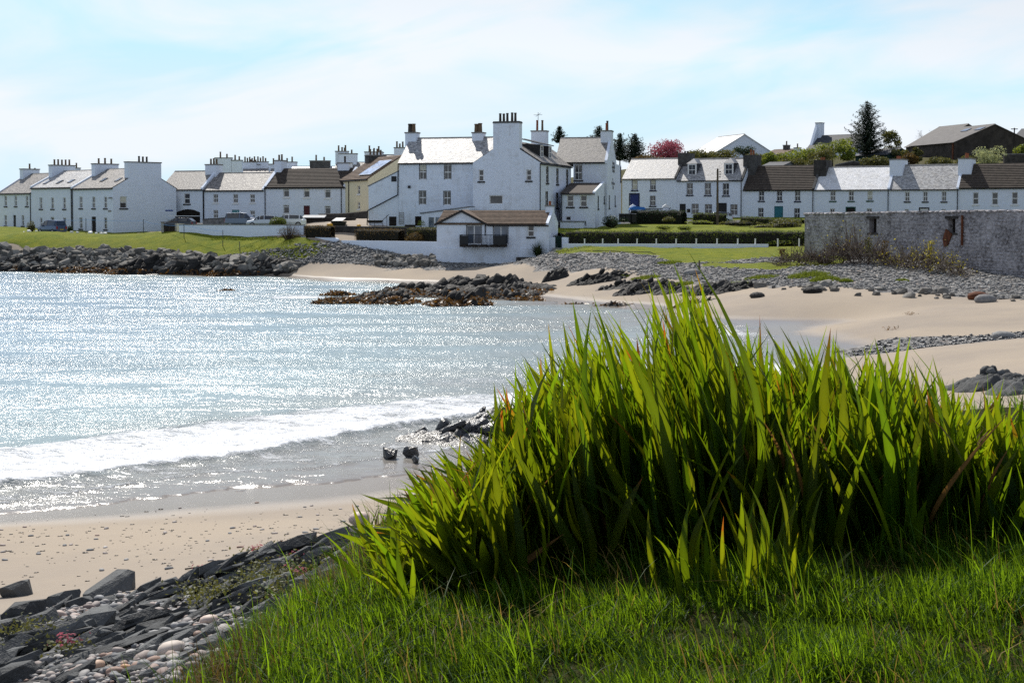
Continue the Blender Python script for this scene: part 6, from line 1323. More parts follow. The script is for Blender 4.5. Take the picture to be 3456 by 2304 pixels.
# ------------------------------------------------------------------ cars
def car(label, px, py, d, heading, paintm, style, group='parked cars', z=None, roofload=False):
    b = P(px, py, d); T = thing('parked_car', label, 'car', (b.x, b.y, b.z if z is None else z), heading, group)
    # stations: x, half width low, shoulder z, top half width, top z ; the car points to +x
    S = {'mpv': [(-2.0, .74, .62, .70, .80), (-1.98, .80, .95, .66, 1.02), (-1.75, .84, .98, .62, 1.66), (-.2, .86, .98, .64, 1.74), (.55, .86, .98, .62, 1.66), (1.3, .84, .95, .70, 1.04), (1.95, .78, .80, .66, .86), (2.05, .70, .6, .6, .66)],
         'hatch': [(-1.9, .74, .6, .68, .78), (-1.86, .80, .92, .64, .98), (-1.35, .83, .95, .58, 1.38), (-.1, .84, .95, .58, 1.45), (.4, .84, .94, .56, 1.38), (1.1, .82, .90, .68, .96), (1.85, .76, .72, .64, .78), (1.95, .68, .55, .58, .6)],
         'suv': [(-2.2, .80, .75, .74, .95), (-2.17, .84, 1.05, .70, 1.12), (-2.0, .88, 1.08, .66, 1.70), (-.3, .89, 1.08, .68, 1.78), (.35, .89, 1.08, .66, 1.70), (1.0, .87, 1.05, .74, 1.14), (2.0, .84, .95, .72, 1.02), (2.12, .76, .7, .66, .76)]}[style]
    v, f = [], []
    for x, hw, zs, tw, zt in S: v += [(x, -hw * .92, .22), (x, -hw, .55), (x, -hw * .98, zs), (x, -tw, zt), (x, tw, zt), (x, hw * .98, zs), (x, hw, .55), (x, hw * .92, .22)]
    n = len(S)
    for i in range(n - 1):
        for k in range(8): a = i * 8 + k; b2 = i * 8 + (k + 1) % 8; f.append((a, b2, b2 + 8, a + 8))
    f.append(tuple(range(7, -1, -1))); f.append(tuple(range((n - 1) * 8, n * 8)))
    m = MB(); m.v = v; m.f = f; m.uv = [(0, 0)] * sum(len(q) for q in f); body = m.obj('body', paintm, T)
    bv = body.modifiers.new('soft', 'BEVEL'); bv.width = .06; bv.segments = 2; bv.limit_method = 'ANGLE'; bv.angle_limit = R(18)
    V3 = [Vector(q) for q in v]
    def pane(i, k, name, sh=.1, out=.02):
        q = [V3[i * 8 + k], V3[i * 8 + (k + 1) % 8], V3[(i + 1) * 8 + (k + 1) % 8], V3[(i + 1) * 8 + k]]; c = sum(q, Vector()) / 4; nn = (q[1] - q[0]).cross(q[3] - q[0]).normalized(); nn = nn if nn.dot(c - Vector((0, 0, .9))) > 0 else -nn
        MB().prism([p + (c - p) * sh + nn * (out - .05) for p in q], nn * .055).obj(name, 'car_glass', T)
    pane(1, 3, 'rear_window', .12, .035); pane(4, 3, 'windscreen', .08, .035)
    for i in (1, 2, 3, 4):
        if (i == 1 and style == 'hatch') or True:
            for k in (2, 4): pane(i, k, 'side_window', .13, .03)
    for x in (S[0][0] + .72, S[-1][0] - .72):
        for s_ in (-1, 1):
            w = MB().tube((x, s_ * .62, .32), (x, s_ * .86, .32), .32, .32, 16).obj('wheel', 'tyre', T); MB().tube((x, s_ * .80, .32), (x, s_ * .872, .32), .20, .19, 12).obj('rim', 'rim', w)
    for s_ in (-1, 1):
        MB().box(S[0][0] - .03, S[0][0] + .1, s_ * .68 - .1, s_ * .68 + .1, .62, S[1][2]).obj('tail_light', 'lamp_red', T); MB().box(S[-1][0] - .18, S[-1][0] + .015, s_ * .52 - .14, s_ * .52 + .14, .52, .66).obj('headlight', 'lamp_clear', T)
        MB().box(.62, .78, s_ * .93 - .1, s_ * .93 + .1, .93, 1.08).obj('mirror', paintm, T)
    MB().box(S[0][0] - .035, S[0][0] - .005, -.26, .26, .5, .61).obj('number_plate', 'plate_yellow', T); MB().box(S[-1][0], S[-1][0] + .03, -.26, .26, .38, .49).obj('number_plate', 'frame_white', T)
    if roofload:
        [MB().box(x - .03, x + .03, -.6, .6, 1.42, 1.6).obj('roof_bar', 'iron_black', T) for x in (-1.0, .3)]
    return T
zu = 5.32
car('dark blue people carrier parked before the left terrace', 176, 789, 187.2, R(180 - 38), 'car_blue', 'mpv')
car('dark car under a pale ladder, by the cart arch', 606, 752, 182, R(170), 'car_navy', 'hatch', z=4.72, roofload=True)
b = P(622, 733, 181.5); T = thing('ladder', 'pale ladder lying on the dark car roof by the arch', 'ladder', (b.x, b.y, 4.72 + 1.62), R(174))
for s_ in (-.2, .2): MB().box(-1.9, 1.9, s_ - .03, s_ + .03, 0, .07).obj('rail', 'lamp_clear', T)
for k in range(12): MB().tube((-1.75 + k * .32, -.2, .035), (-1.75 + k * .32, .2, .035), .02, .02, 6).obj('rung', 'lamp_clear', T)
car('slate blue off-roader in the car park, left of the glinting car', 826, 756, 175, R(-12), 'car_slate', 'suv', z=zu - .3)
car('low silver car glinting in the sun beside the square bush', 890, 757, 172, R(184), 'car_silver', 'hatch', z=zu - .3)
car('small white hatchback parked right of the square bush', 972, 757, 171, R(186), 'car_white', 'hatch', z=zu - .22)
car('silver car parked before the house with dormers', 2418, 752, 180.5, R(178), 'car_silver', 'hatch', z=5.45)

# ------------------------------------------------------------------ buildings, walls and trees on the hill behind
def shed(name, label, pl, dl, pr, dr, base, eaves, ridge, D, wall, roof, cat='building', rl=None, group=None, ep=None):
    ax, ay = PX(pl, dl); bx, by = PX(pr, dr); ang = math.atan2(by - ay, bx - ax); W = math.hypot(bx - ax, by - ay); Wl = Wall(ax, ay, ang, base); c = ep or (pl + pr) / 2
    he = Wl.local(c, eaves)[1]; hr = Wl.local(c, ridge, D / 2)[1] - .1; T = thing(name, label, cat, (ax, ay, base), ang, group); m = MB()
    m.quad((0, 0, -2), (W, 0, -2), (W, 0, he), (0, 0, he)); m.quad((0, D, -2), (W, D, -2), (W, D, he), (0, D, he))
    for x in (0, W): m.quad((x, 0, -2), (x, D, -2), (x, D, he), (x, 0, he)); m.poly([(x, 0, he), (x, D, he), (x, D / 2, hr)])
    m.obj('wall', wall, T); ro = roof_x(T, -.15, W + .15, D, he, hr, roof, over=.3); return T, Wl, W, he, hr, ro
T, Wl, W, he, hr, ro = shed('barn', 'big dark stone barn with two rooflights on the hill at right', 3072, 262, 3218, 248, 14.0, 487, 441, 15, 'barn_wall', 'barn_roof', 'barn')
k = (hr - he) / 7.5
for x_ in (W * .62, W * .92):
    u = Vector((0, 1, k)).normalized(); nn = Vector((0, -k, 1)).normalized(); c = Vector((x_ - 1.1, 5.0, he + k * 5.0)) + nn * .16; MB().prism([c, c + Vector((1.9, 0, 0)), c + Vector((1.9, 0, 0)) + u * 1.2, c + u * 1.2], nn * .06).obj('skylight', 'pane_blue', ro)
MB().box(W * .96, W * .985, -.12, -.02, 0, he).obj('downpipe', 'rust', T)
shed('barn', 'second dark barn roof just behind the big stone barn', 3055, 284, 3150, 274, 14.0, 492, 436, 14, 'barn_wall', 'barn_roof', 'barn')
T, Wl, W, he, hr, ro = shed('hill_house', 'white house with a tall white gable chimney beside the spruce', 2722, 276, 2885, 270, 15.0, 502, 457, 8, 'white_render', 'felt_slate', 'house')
zt = Wl.local(2741, 418, 4)[1]; chimney(T, -.02, 1.1, 3.3, 4.7, he + 1, zt, 0); MB().prism([(-.03, 0, he - 1), (-.03, 8, he - 1), (-.03, 4.6, hr + 2.2), (-.03, 3.4, hr + 2.2)], (.5, 0, 0)).obj('gable_head', 'white_render', T)
shed('hill_house', 'white building with glaring white roof on the hill behind the terrace', 2322, 268, 2405, 258, 14.5, 524, 470, 12, 'white_render', 'roof_white', 'house')
T, Wl, W, he, hr, ro = shed('bungalow', 'small brown roofed bungalow with two chimneys, far behind', 2570, 280, 2640, 276, 14.5, 522, 506, 7, 'barn_wall', 'tile_warm', 'house'); chimney(T, W * .5, W * .5 + .9, 3, 4, he, Wl.local(2604, 505, 3.5)[1] + .6, 1, mat='chimney_grey'); chimney(T, W + .1, W + 1.0, 3, 4, he, Wl.local(2632, 512, 3.5)[1] + .5, 1, mat='white_render')
shed('garden_shed', 'low dark shed with a teal roof edge above the dark tiled roof', 2622, 262, 2712, 258, 14.0, 530, 514, 6, 'timber_dark', 'felt_green', 'shed')
shed('garden_shed', 'blue grey flat roof just behind the dark tiled house', 2572, 226, 2640, 224, 9.5, 561, 548, 5, 'lead', 'felt_slate', 'shed')
shed('summer_house', 'dark green hut with blue grey roof under the spruce', 2885, 246, 2995, 240, 13.5, 524, 505, 6, 'felt_green', 'felt_slate', 'hut')
shed('hill_house', 'dark roofed white house cut off by the right edge', 3402, 262, 3500, 258, 14.0, 480, 436, 9, 'white_render', 'felt_slate', 'house')
def hill_wall(label, pts, mat='stone_dark'):
    p = [P(*q) for q in pts]; T = thing('field_wall', label, 'wall', (p[0].x, p[0].y, upz(p[0].x, p[0].y))); m = MB(); c = MB(); o = T.location
    for a, b in zip(p[:-1], p[1:]):
        f = lambda v, z: (v.x - o.x, v.y - o.y, z - o.z); m.prism([f(a, a.z - 3), f(b, b.z - 3), f(b, b.z), f(a, a.z)], (0, .6, 0)); c.prism([f(a, a.z), f(b, b.z), f(b, b.z + .15), f(a, a.z + .15)], (0, .65, 0))
    m.obj('wall', mat, T); c.obj('coping', 'stone_mixed', T)
hill_wall('dry stone wall along the hill above the bright roof', [(2820, 558, 232), (2880, 545, 232), (2915, 553, 231), (3000, 543, 230), (3070, 552, 229)])
hill_wall('dark wall at the hill edge behind the right end house', [(3390, 522, 236), (3520, 520, 234)])

def conifer(label, px, pyb, pyt, d, rad, seed, n=26, dense=1.0):
    b = P(px, pyb, d); t = P(px, pyt, d); h = t.z - b.z; T = thing('conifer', label, 'tree', b); r = random.Random(seed); MB().tube((0, 0, -1.5), (0, 0, h * .98), .028 * h * .5 + .06, .02, 7).obj('trunk', 'bark', T)
    pts = []; nr = []
    for i in range(n):
        z = h * (.02 + .96 * (i / n) ** .92); R_ = rad * (1 - (z / h)) ** .72 * r.uniform(.6, 1.25) + .08; nb = max(4, int(7 * (1 - z / h) + 4)); a0 = r.uniform(0, 6.28)
        for k in range(nb):
            a = a0 + 6.283 * k / nb + r.uniform(-.25, .25); L = R_ * r.uniform(.6, 1.2); m_ = max(4, int(L * 8 * dense))
            for j in range(m_):
                s_ = (j + r.random()) / m_; droop = -.16 * L * s_ + .42 * L * s_ * s_
                for q in range(3): pts.append((math.cos(a) * L * s_ + r.gauss(0, .10 + .08 * L * (1 - s_)), math.sin(a) * L * s_ + r.gauss(0, .10 + .08 * L * (1 - s_)), z + droop + r.gauss(0, .08))); nr.append((math.cos(a) * .3, math.sin(a) * .3, 1))
    v, f, t_ = leaf_cloud(np.array(pts), np.array(nr), .19, .5, seed, .5); cloud_obj('crown', v, f, t_, 'needle', T); return T
conifer('tall dark spruce standing on the hill above the terrace', 2926, 520, 338, 244, 4.1, 1, 30, 1.3)
conifer('slim conifer top showing left of the hotel east roof', 1888, 480, 425, 232, 1.2, 2, 14)
conifer('dark conifer behind the hotel east roof ridge', 2021, 520, 424, 226, 2.3, 3, 22)
conifer('conifer just behind the lettered gable', 2092, 540, 448, 226, 2.2, 4, 20)
conifer('bushy spruce between the hotel and the pink tree', 2142, 548, 450, 224, 2.6, 5, 24)
def broadleaf(name, label, px, pyb, pyt, d, rad, mat, n=1600, seed=0, leaf=.11, cat='tree', blobs=9, trunk=True, lowz=.22):
    b = P(px, pyb, d); t = P(px, pyt, d); h = t.z - b.z; T = thing(name, label, cat, b); r = np.random.default_rng(seed + 300); rr_ = random.Random(seed); pts = []; nr = []; m = MB(); m.tube((0, 0, -1), (0, 0, h * .4), .05 * h * .4 + .05, .05, 7)
    for k in range(blobs):
        a = rr_.uniform(0, 6.28); q = rr_.uniform(.15, .8); c = np.array([math.cos(a) * rad * q, math.sin(a) * rad * q * .7, h * rr_.uniform(lowz, .84)]); s_ = rad * rr_.uniform(.34, .56); m.tube((0, 0, h * .3), tuple(c), .05, .02, 5, False)
        mm = n // blobs; dd = r.normal(0, 1, (mm, 3)); dd /= np.linalg.norm(dd, axis=1)[:, None]; pts.append(c + dd * (r.uniform(.2, 1, mm) ** .5)[:, None] * np.array([s_, s_, s_ * .75])); nr.append(dd)
    m.obj('trunk', 'bark', T); v, f, t_ = leaf_cloud(np.concatenate(pts), np.concatenate(nr), leaf, .9, seed); cloud_obj('crown', v, f, t_, mat, T); return T
broadleaf('blossom_tree', 'pink blossom tree behind the slate roof right of the hotel', 2246, 556, 474, 226, 3.1, 'blossom_pink', 4200, 1, .13, blobs=18)
broadleaf('shrub', 'dark rounded evergreen right of the glaring white roof', 2512, 540, 487, 240, 1.7, 'leaf_dark', 1600, 2, blobs=10)
for i, (px, pb, pt, d, rd_, mt, lb) in enumerate([(2180, 556, 536, 220, 2.6, 'hedge_russet', 'brown scrub between the spruce and the pink tree'), (2300, 552, 512, 232, 2.2, 'leaf_olive', 'olive scrub right of the pink tree'), (2560, 560, 518, 236, 2.6, 'leaf_olive', 'olive scrub right of the dark evergreen'), (2640, 562, 522, 240, 2.4, 'leaf_fresh', 'green scrub under the teal edged shed'), (2770, 560, 510, 232, 2.6, 'leaf_olive', 'dusky scrub under the tall fresh green bush'), (2950, 562, 535, 228, 2.2, 'leaf_olive', 'scrub before the dry stone wall'), (3070, 562, 520, 232, 1.8, 'hedge_russet', 'russet scrub at the left foot of the barn'), (3180, 564, 540, 228, 2.2, 'leaf_olive', 'low scrub before the barn front'), (3270, 566, 535, 228, 2.0, 'leaf_olive', 'low scrub before the barn gable'), (2375, 545, 512, 238, 2.3, 'leaf_olive', 'olive scrub before the glaring white roof, left'), (2440, 548, 514, 236, 2.4, 'leaf_olive', 'olive scrub before the glaring white roof, right'), (2600, 565, 522, 234, 2.2, 'leaf_fresh', 'pale green scrub left of the teal edged shed'), (2720, 560, 508, 236, 2.8, 'leaf_fresh', 'bright green scrub at the white hill house corner'), (2810, 550, 462, 240, 3.0, 'leaf_fresh', 'tall fresh green bush before the white hill house'), (2865, 545, 490, 238, 1.8, 'leaf_fresh', 'fresh green bush left of the dark green hut'), (2680, 585, 535, 228, 2.4, 'leaf_olive', 'scrub just above the dark tiled roof'), (2745, 578, 540, 226, 2.0, 'leaf_olive', 'scrub between two chimneys above the terrace'), (3005, 555, 432, 246, 2.0, 'leaf_olive', 'thin leafed tree right of the spruce'), (3045, 560, 486, 240, 1.9, 'leaf_olive', 'russet green bush left of the big barn'), (3098, 566, 482, 236, 1.1, 'leaf_olive', 'ivy grown bush before the barn wall'), (3340, 566, 506, 226, 2.7, 'leaf_pale', 'cream flowering rounded shrub above the right end roof'), (3448, 525, 490, 238, 1.6, 'leaf_fresh', 'bright green bush at the right edge on the hill')]):
    broadleaf('hill_shrub' if pb - pt < 80 else 'small_tree', lb, px, pb, pt, d, rd_, mt, 2200, 10 + i, .15, 'shrub' if pb - pt < 80 else 'tree', 10)
def bare_tree(label, px, pyb, pyt, d, seed, spread=.5):
    b = P(px, pyb, d); h = P(px, pyt, d).z - b.z; T = thing('bare_tree', label, 'tree', b); r = random.Random(seed); m = MB(); tr = MB()
    def grow(p, dr, L, w, lev):
        q = p + dr * L; (tr if lev == 0 else m).tube(p, q, w, w * .7, 5 if lev < 2 else 3, False)
        if lev >= 5: return
        for k in range(3 if lev < 4 else 2): e = (dr + Vector((r.gauss(0, spread), r.gauss(0, spread), r.gauss(.15, .2)))).normalized(); grow(p + dr * L * r.uniform(.6, 1), e, L * r.uniform(.6, .85), w * .6, lev + 1)
    grow(Vector((0, 0, -.5)), Vector((0, 0, 1)), h * .30, .10, 0); tr.obj('trunk', 'bark', T); m.obj('branches', 'twig', T)
bare_tree('bare twiggy tree behind the big barn roof', 3135, 520, 408, 290, 1); bare_tree('bare twiggy tree above the barn gable', 3255, 520, 415, 290, 2); bare_tree('bare twiggy tree right of the barn, by the edge', 3372, 500, 412, 252, 3); bare_tree('bare twiggy tree behind the white roof, by the evergreen', 2540, 545, 490, 250, 4); bare_tree('faint bare tree left of the glaring white roof', 2322, 545, 505, 250, 5)
b = P(3423, 480, 245); T = thing('telegraph_pole', 'dark telegraph pole with a crossarm at the right edge', 'pole', b); h = P(3423, 432, 245).z - b.z; MB().tube((0, 0, -3), (0, 0, h), .12, .10, 8).obj('shaft', 'timber_dark', T); MB().box(-.55, .55, -.05, .05, h - .25, h - .12).obj('crossarm', 'timber_dark', T)

# ------------------------------------------------------------------ rocks and stones
def rock_material(name, ca, cb, rough=.8, spec=.14, wet=None, bscale=3.0, obj=True, bd=.06):
    m, nt, b, o = nodes_of(name); g = NT(nt); p = g.pos(); rnd = g.n('ShaderNodeObjectInfo').outputs['Random']; at = g.attr('tint').outputs['Fac']
    n1 = g.noise(p, bscale, 5, .65); n2 = g.noise(p, bscale * 5, 3, .6)
    k = g.math('FRACT', g.math('ADD', rnd, at)); f = g.math('ADD', g.math('MULTIPLY', k, .55), g.math('MULTIPLY', n1, .6))
    c = g.mix(g.ramp(f, [(.2, 0), (.85, 1)]), ca, cb); c = g.mix(g.ramp(n2, [(.62, 0), (.75, .6)]), c, tuple(min(1, x * 1.7) for x in cb))
    if wet:
        z = g.n('ShaderNodeSeparateXYZ', {0: p}).outputs[2]; w = g.ramp(g.math('ADD', z, g.math('MULTIPLY_ADD', n1, -.9, .45)), [(wet * .6, 1.0), (wet, 0.0)])
        c = g.mix(w, c, (.022, .021, .021)); nt.links.new(g.math('MULTIPLY_ADD', w, -.35, rough), b.inputs['Roughness'])
    else: b.inputs['Roughness'].default_value = rough
    nt.links.new(c, b.inputs['Base Color']); b.inputs['Specular IOR Level'].default_value = spec
    nt.links.new(g.bump(g.math('ADD', n1, g.math('MULTIPLY', n2, .35)), .9, bd), b.inputs['Normal']); MATS[name] = m
rock_material('rock_bank', (.045, .042, .037), (.25, .235, .21), wet=.8, bscale=1.3, bd=.12)
rock_material('rock_dark', (.010, .010, .010), (.048, .045, .042), rough=.65, spec=.12, bscale=1.2, bd=.25)
rock_material('rock_wet', (.008, .008, .009), (.035, .034, .034), rough=.33, spec=.6, bscale=2.0, bd=.15)
rock_material('rock_slab', (.022, .023, .024), (.135, .138, .136), rough=.75, spec=.16, bscale=6.0, bd=.05)
rock_material('rock_shingle', (.10, .10, .105), (.36, .35, .33), rough=.88, spec=.12, bscale=2.0)
def cobble_material():
    m, nt, b, o = nodes_of('cobble'); g = NT(nt); p = g.pos(); rnd = g.n('ShaderNodeObjectInfo').outputs['Random']; at = g.attr('tint').outputs['Fac']; k = g.math('FRACT', g.math('ADD', g.math('MULTIPLY', rnd, 1.0), at))
    c = g.ramp(k, [(0, (.13, .135, .14)), (.25, (.22, .22, .22)), (.45, (.30, .285, .27)), (.62, (.34, .28, .25)), (.76, (.40, .36, .33)), (.86, (.30, .18, .13)), (.93, (.17, .17, .175)), (1, (.52, .49, .46))])
    n1 = g.noise(p, 18, 4, .6); nt.links.new(g.mix(g.ramp(n1, [(.4, 0), (.75, .45)]), c, (.10, .09, .085)), b.inputs['Base Color']); b.inputs['Roughness'].default_value = .7; b.inputs['Specular IOR Level'].default_value = .35
    nt.links.new(g.bump(n1, .4, .01), b.inputs['Normal']); MATS['cobble'] = m
cobble_material()
leafmat('seaweed', (.13, .062, .012), (.22, .10, .015), .45, .5, .25, .5); leafmat('seaweed_dark', (.035, .022, .010), (.06, .035, .012), .4, .5, .2, .5)
rr = random.Random(21)
def hull(n, sx, sy, sz, seed, name, flat=.0):
    r = random.Random(seed); bm = bmesh.new(); vs = []
    for i in range(n):
        while True:
            p = Vector((r.uniform(-1, 1), r.uniform(-1, 1), r.uniform(-1, 1)))
            if max(abs(p.x), abs(p.y), abs(p.z)) > .72 and p.length < 1.35: break
        vs.append(bm.verts.new((p.x * sx, p.y * sy, max(-1, min(1, p.z * (1 + flat))) * sz)))
    bmesh.ops.convex_hull(bm, input=vs)
    for v_ in [v_ for v_ in bm.verts if not v_.link_faces]: bm.verts.remove(v_)
    me = bpy.data.meshes.new(name); bm.to_mesh(me); bm.free(); return me
def round_stone(seed, name, sub=2):
    r = np.random.default_rng(seed); bm = bmesh.new(); bmesh.ops.create_icosphere(bm, subdivisions=sub, radius=1); w = r.normal(0, 1, (4, 3)); ph = r.uniform(0, 6, 4)
    for v_ in bm.verts:
        c = np.array(v_.co); k = 1 + .10 * sum(math.sin(float(c @ w[i]) * 1.6 + ph[i]) for i in range(4)) / 2; v_.co = Vector(c * k)
    me = bpy.data.meshes.new(name); bm.to_mesh(me); bm.free(); me.polygons.foreach_set('use_smooth', np.ones(len(me.polygons), bool)); return me
BOULD = [hull(22, .5, .4, .36, i, 'boulder', .3) for i in range(12)]
SLAB = [hull(24, .5, .28, .13, 40 + i, 'slab', .6) for i in range(12)]
COB = [round_stone(60 + i, 'cobble') for i in range(8)]; COBL = [round_stone(80 + i, 'cobble', 1) for i in range(5)]
for l, mt in ((BOULD, 'rock_bank'), (SLAB, 'rock_slab'), (COB, 'cobble'), (COBL, 'cobble')):
    for me in l: me.materials.append(MATS[mt])
def hits(px, py, d0=5.0, d1=200.0, n=500):
    """first meeting of the ray with the ground"""
    px = np.asarray(px, float); py = np.asarray(py, float); ds = np.geomspace(d0, d1, n); u = (px - 1728) / FPX; v = (CY - py) / FPX; ry = CP + v * SP; rz = -SP + v * CP
    X = (u / ry)[:, None] * ds; Z = CAM_H + (rz / ry)[:, None] * ds; g_ = gmap(X, np.broadcast_to(ds, X.shape)); below = Z < g_; i = np.argmax(below, 1); ok = below.any(1); d = ds[i]
    return np.stack([u / ry * d, d, gmap(u / ry * d, d)], 1), ok

# --- the boulder bank under the left lawn
tops = [(-60, 818, 175.5), (200, 826, 174), (420, 838, 171.5), (620, 846, 167.5), (760, 856, 163.5), (900, 868, 160), (1010, 880, 157)]
bots = [(-60, 914, 171.8), (200, 918, 168), (420, 922, 164), (620, 926, 160.5), (760, 927, 159), (900, 915, 157.5), (1010, 905, 156.5)]
items = []
for i in range(1000):
    px = rr.uniform(-50, 1000); t_ = rr.random(); dt = np.interp(px, [q[0] for q in tops], [q[2] for q in tops]); db = np.interp(px, [q[0] for q in bots], [q[2] for q in bots]); d = dt + (db - dt) * t_ + .3
    x = P(px, 850, d).x; s_ = min(2.1, .30 + .5 * rr.random() ** 2.2 * (2.6 if 560 < px < 900 else 1.9)) ; items.append((s_, x, d))
items.sort(reverse=True); rest = []
def bank_label(x, y, s_):
    px = 1728 + FPX * x / y; w = 'below the end house' if px < 110 else 'below the parked blue car' if px < 240 else 'below the corner house front' if px < 390 else 'below the blank gable' if px < 600 else 'below the white retaining wall' if px < 800 else 'near the small beach'
    dt = np.interp(px, [q[0] for q in tops], [q[2] for q in tops]); db = np.interp(px, [q[0] for q in bots], [q[2] for q in bots]); t_ = (dt - y) / (dt - db)
    return ('large' if s_ > 1.0 else 'middling' if s_ > .6 else 'small') + ' grey boulder in the sea bank, ' + ('upper part, ' if t_ < .34 else 'middle part, ' if t_ < .67 else 'lower part, ') + w
for k, (s_, x, y) in enumerate(items):
    z = float(gmap(x, y)); e = (rr.uniform(-.5, .5), rr.uniform(-.4, .5), rr.uniform(0, 6.28)); sc = Vector((s_ * rr.uniform(1.0, 1.7), s_ * rr.uniform(.8, 1.2), s_ * rr.uniform(.6, 1.1)))
    if k < 300:
        o = link('bank_boulder', rr.choice(BOULD)); o.location = (x, y, z + s_ * .16); o.rotation_euler = e; o.scale = sc
        tag(o, bank_label(x, y, s_), 'boulder', 'boulders of the sea bank')
    else: rest.append((rr.randrange(12), Matrix.LocRotScale(Vector((x, y, z + s_ * .1)), Matrix.Rotation(e[2], 3, 'Z') @ Matrix.Rotation(e[0], 3, 'X'), sc)))
for i in range(2600):
    px = rr.uniform(-50, 1000); t_ = rr.random(); dt = np.interp(px, [q[0] for q in tops], [q[2] for q in tops]); db = np.interp(px, [q[0] for q in bots], [q[2] for q in bots]); d = dt + (db - dt) * t_ + .2; x = P(px, 850, d).x; s_ = rr.uniform(.15, .42)
    rest.append((rr.randrange(12), Matrix.LocRotScale(Vector((x, d, float(gmap(x, d)) + .06)), Matrix.Rotation(rr.uniform(0, 6.28), 3, 'Z') @ Matrix.Rotation(rr.uniform(-.5, .5), 3, 'X'), Vector((s_ * 1.4, s_, s_ * .8)))))
tag(merge(rest, BOULD, 'bank_rubble', 'rock_bank'), 'small angular rubble filling the bank below the left lawn', 'rubble', kind='stuff')

# --- bedrock outcrops: tilted ridged strata, with weed at the waterline
def outcrop(label, px, py, d, rx, ry, h, seed, mat='rock_dark', weed=0, ang=.5, step=None, name='rock_outcrop', weedmat='seaweed', x=None, base=None, strat=1.0, wr=1.0):
    p = P(px, py, d); cx = p.x if x is None else x; zb = gz(cx, d) if base is None else base; T = thing(name, label, 'rock', (cx, d, zb)); st = step or max(.07, min(rx, ry) / 26); n1 = int(2.3 * rx / st); n2 = int(2.3 * ry / st)
    xs = np.linspace(-1.15 * rx, 1.15 * rx, n1); ys = np.linspace(-1.15 * ry, 1.15 * ry, n2); X_, Y_ = np.meshgrid(xs, ys); ca, sa = math.cos(ang), math.sin(ang); U = X_ * ca + Y_ * sa; W_ = -X_ * sa + Y_ * ca; sc = 1.9 / max(.6, min(rx, ry)) ** .5 / strat
    hs_ = h * .55
    env = 1 - (X_ / rx) ** 2 - (Y_ / ry) ** 2 + (fbm(X_ * sc * .7 + seed, Y_ * sc * .7, 4, seed) - .5) * 1.5
    rid = 1 - np.abs(fbm(U * sc * .55 + seed * 3, W_ * sc * 1.7, 4, seed + 1, .55) * 2 - 1); saw = (W_ * sc * 1.3 + 2.2 * fbm(X_ * sc * .5, Y_ * sc * .5, 3, seed + 2)) % 1.0
    fine = fbm(U * sc * 3, W_ * sc * 8, 3, seed + 4)
    Z = hs_ * np.clip(env, -.3, 1.0) * (.30 + .65 * rid) + hs_ * .34 * saw * np.clip(env, 0, 1) ** .6 + hs_ * .22 * (fine - .5) * np.clip(env * 3, 0, 1)
    gl = gmap(X_ + cx, Y_ + d) - zb; gl = gl if base is None else np.maximum(gl, -.08); Z = np.where(env > 0, np.maximum(Z, -.05) + gl - .03, gl - .25)
    v = np.stack([X_, Y_, Z], -1).reshape(-1, 3); f = grid_faces(n1, n2).reshape(-1, 4); keep = (env.ravel()[f] > -.12).any(1); f = f[keep]; used, inv = np.unique(f, return_inverse=True)
    link('bedrock', npmesh('bedrock', v[used], inv.reshape(f.shape), mat, False, {'tint': np.zeros(len(used))}), T)
    cr = random.Random(seed * 7); it = []
    for _ in range(int(14 + rx * ry * 5.5)):
        a = cr.uniform(0, 6.283); q = cr.random() ** .55; x_ = math.cos(a) * q * rx * .92; y_ = math.sin(a) * q * ry * .92; k = max(0, 1 - q * q); sz = cr.uniform(.35, .8) * (.35 + .75 * k) * min(1.25, .45 + .4 * h) * min(1.3, max(.35, rx * .45)); g_ = float(gmap(x_ + cx, y_ + d)) - zb; z_ = (g_ if base is None else max(g_, -.08)) + h * k * cr.uniform(.25, .75)
        it.append((cr.randrange(12), Matrix.LocRotScale(Vector((x_, y_, z_)), Matrix.Rotation(ang + cr.gauss(0, .35), 3, 'Z') @ Matrix.Rotation(cr.gauss(-.55, .25), 3, 'Y') @ Matrix.Rotation(cr.gauss(-.3, .3), 3, 'X'), Vector((sz * cr.uniform(1.3, 2.2), sz * cr.uniform(.7, 1.1), sz * cr.uniform(.7, 1.3))))))
    merge(it, BOULD, 'crags', mat, T)['kind'] = 'stuff'
    if weed:
        r = np.random.default_rng(seed); m_ = (Z.ravel() + zb < .55 * wr) & (env.ravel() > -.12); vv = v[m_]
        if len(vv):
            pts = vv[r.integers(0, len(vv), weed)] + r.normal(0, 1, (weed, 3)) * np.array([st, st, .05]) + np.array([0, 0, .06]); q, f2, t2 = leaf_cloud(pts, np.tile([[0, -.5, .8]], (weed, 1)), .20, .8, seed, .7); tag(cloud_obj('seaweed', q, f2, t2, weedmat, T), kind='stuff')
    return T
outcrop('broad dark jagged rock reef in the shallows before the cottage', 1590, 0, 121, 6.6, 5.2, 1.75, 101, weed=1100)
outcrop('dark rock shoulder at the left of the reef, tilted strata', 1400, 0, 120, 4.4, 3.4, 1.25, 102, weed=800, base=.0)
outcrop('small pointed dark rock standing left of the reef', 1232, 0, 121, 1.7, 1.5, 1.15, 103, weed=300)
outcrop('low seaweed covered rock left of the reef in the water', 1170, 0, 110.5, 3.0, 1.3, .7, 104, weed=900, base=.05)
outcrop('seaweed covered rock hump before the reef, left of centre', 1310, 0, 110, 2.6, 1.7, .9, 105, weed=900, base=.05)
outcrop('seaweed covered dark rock at the very front of the reef', 1556, 0, 108.5, 2.6, 1.5, .95, 106, weed=700, base=.05)
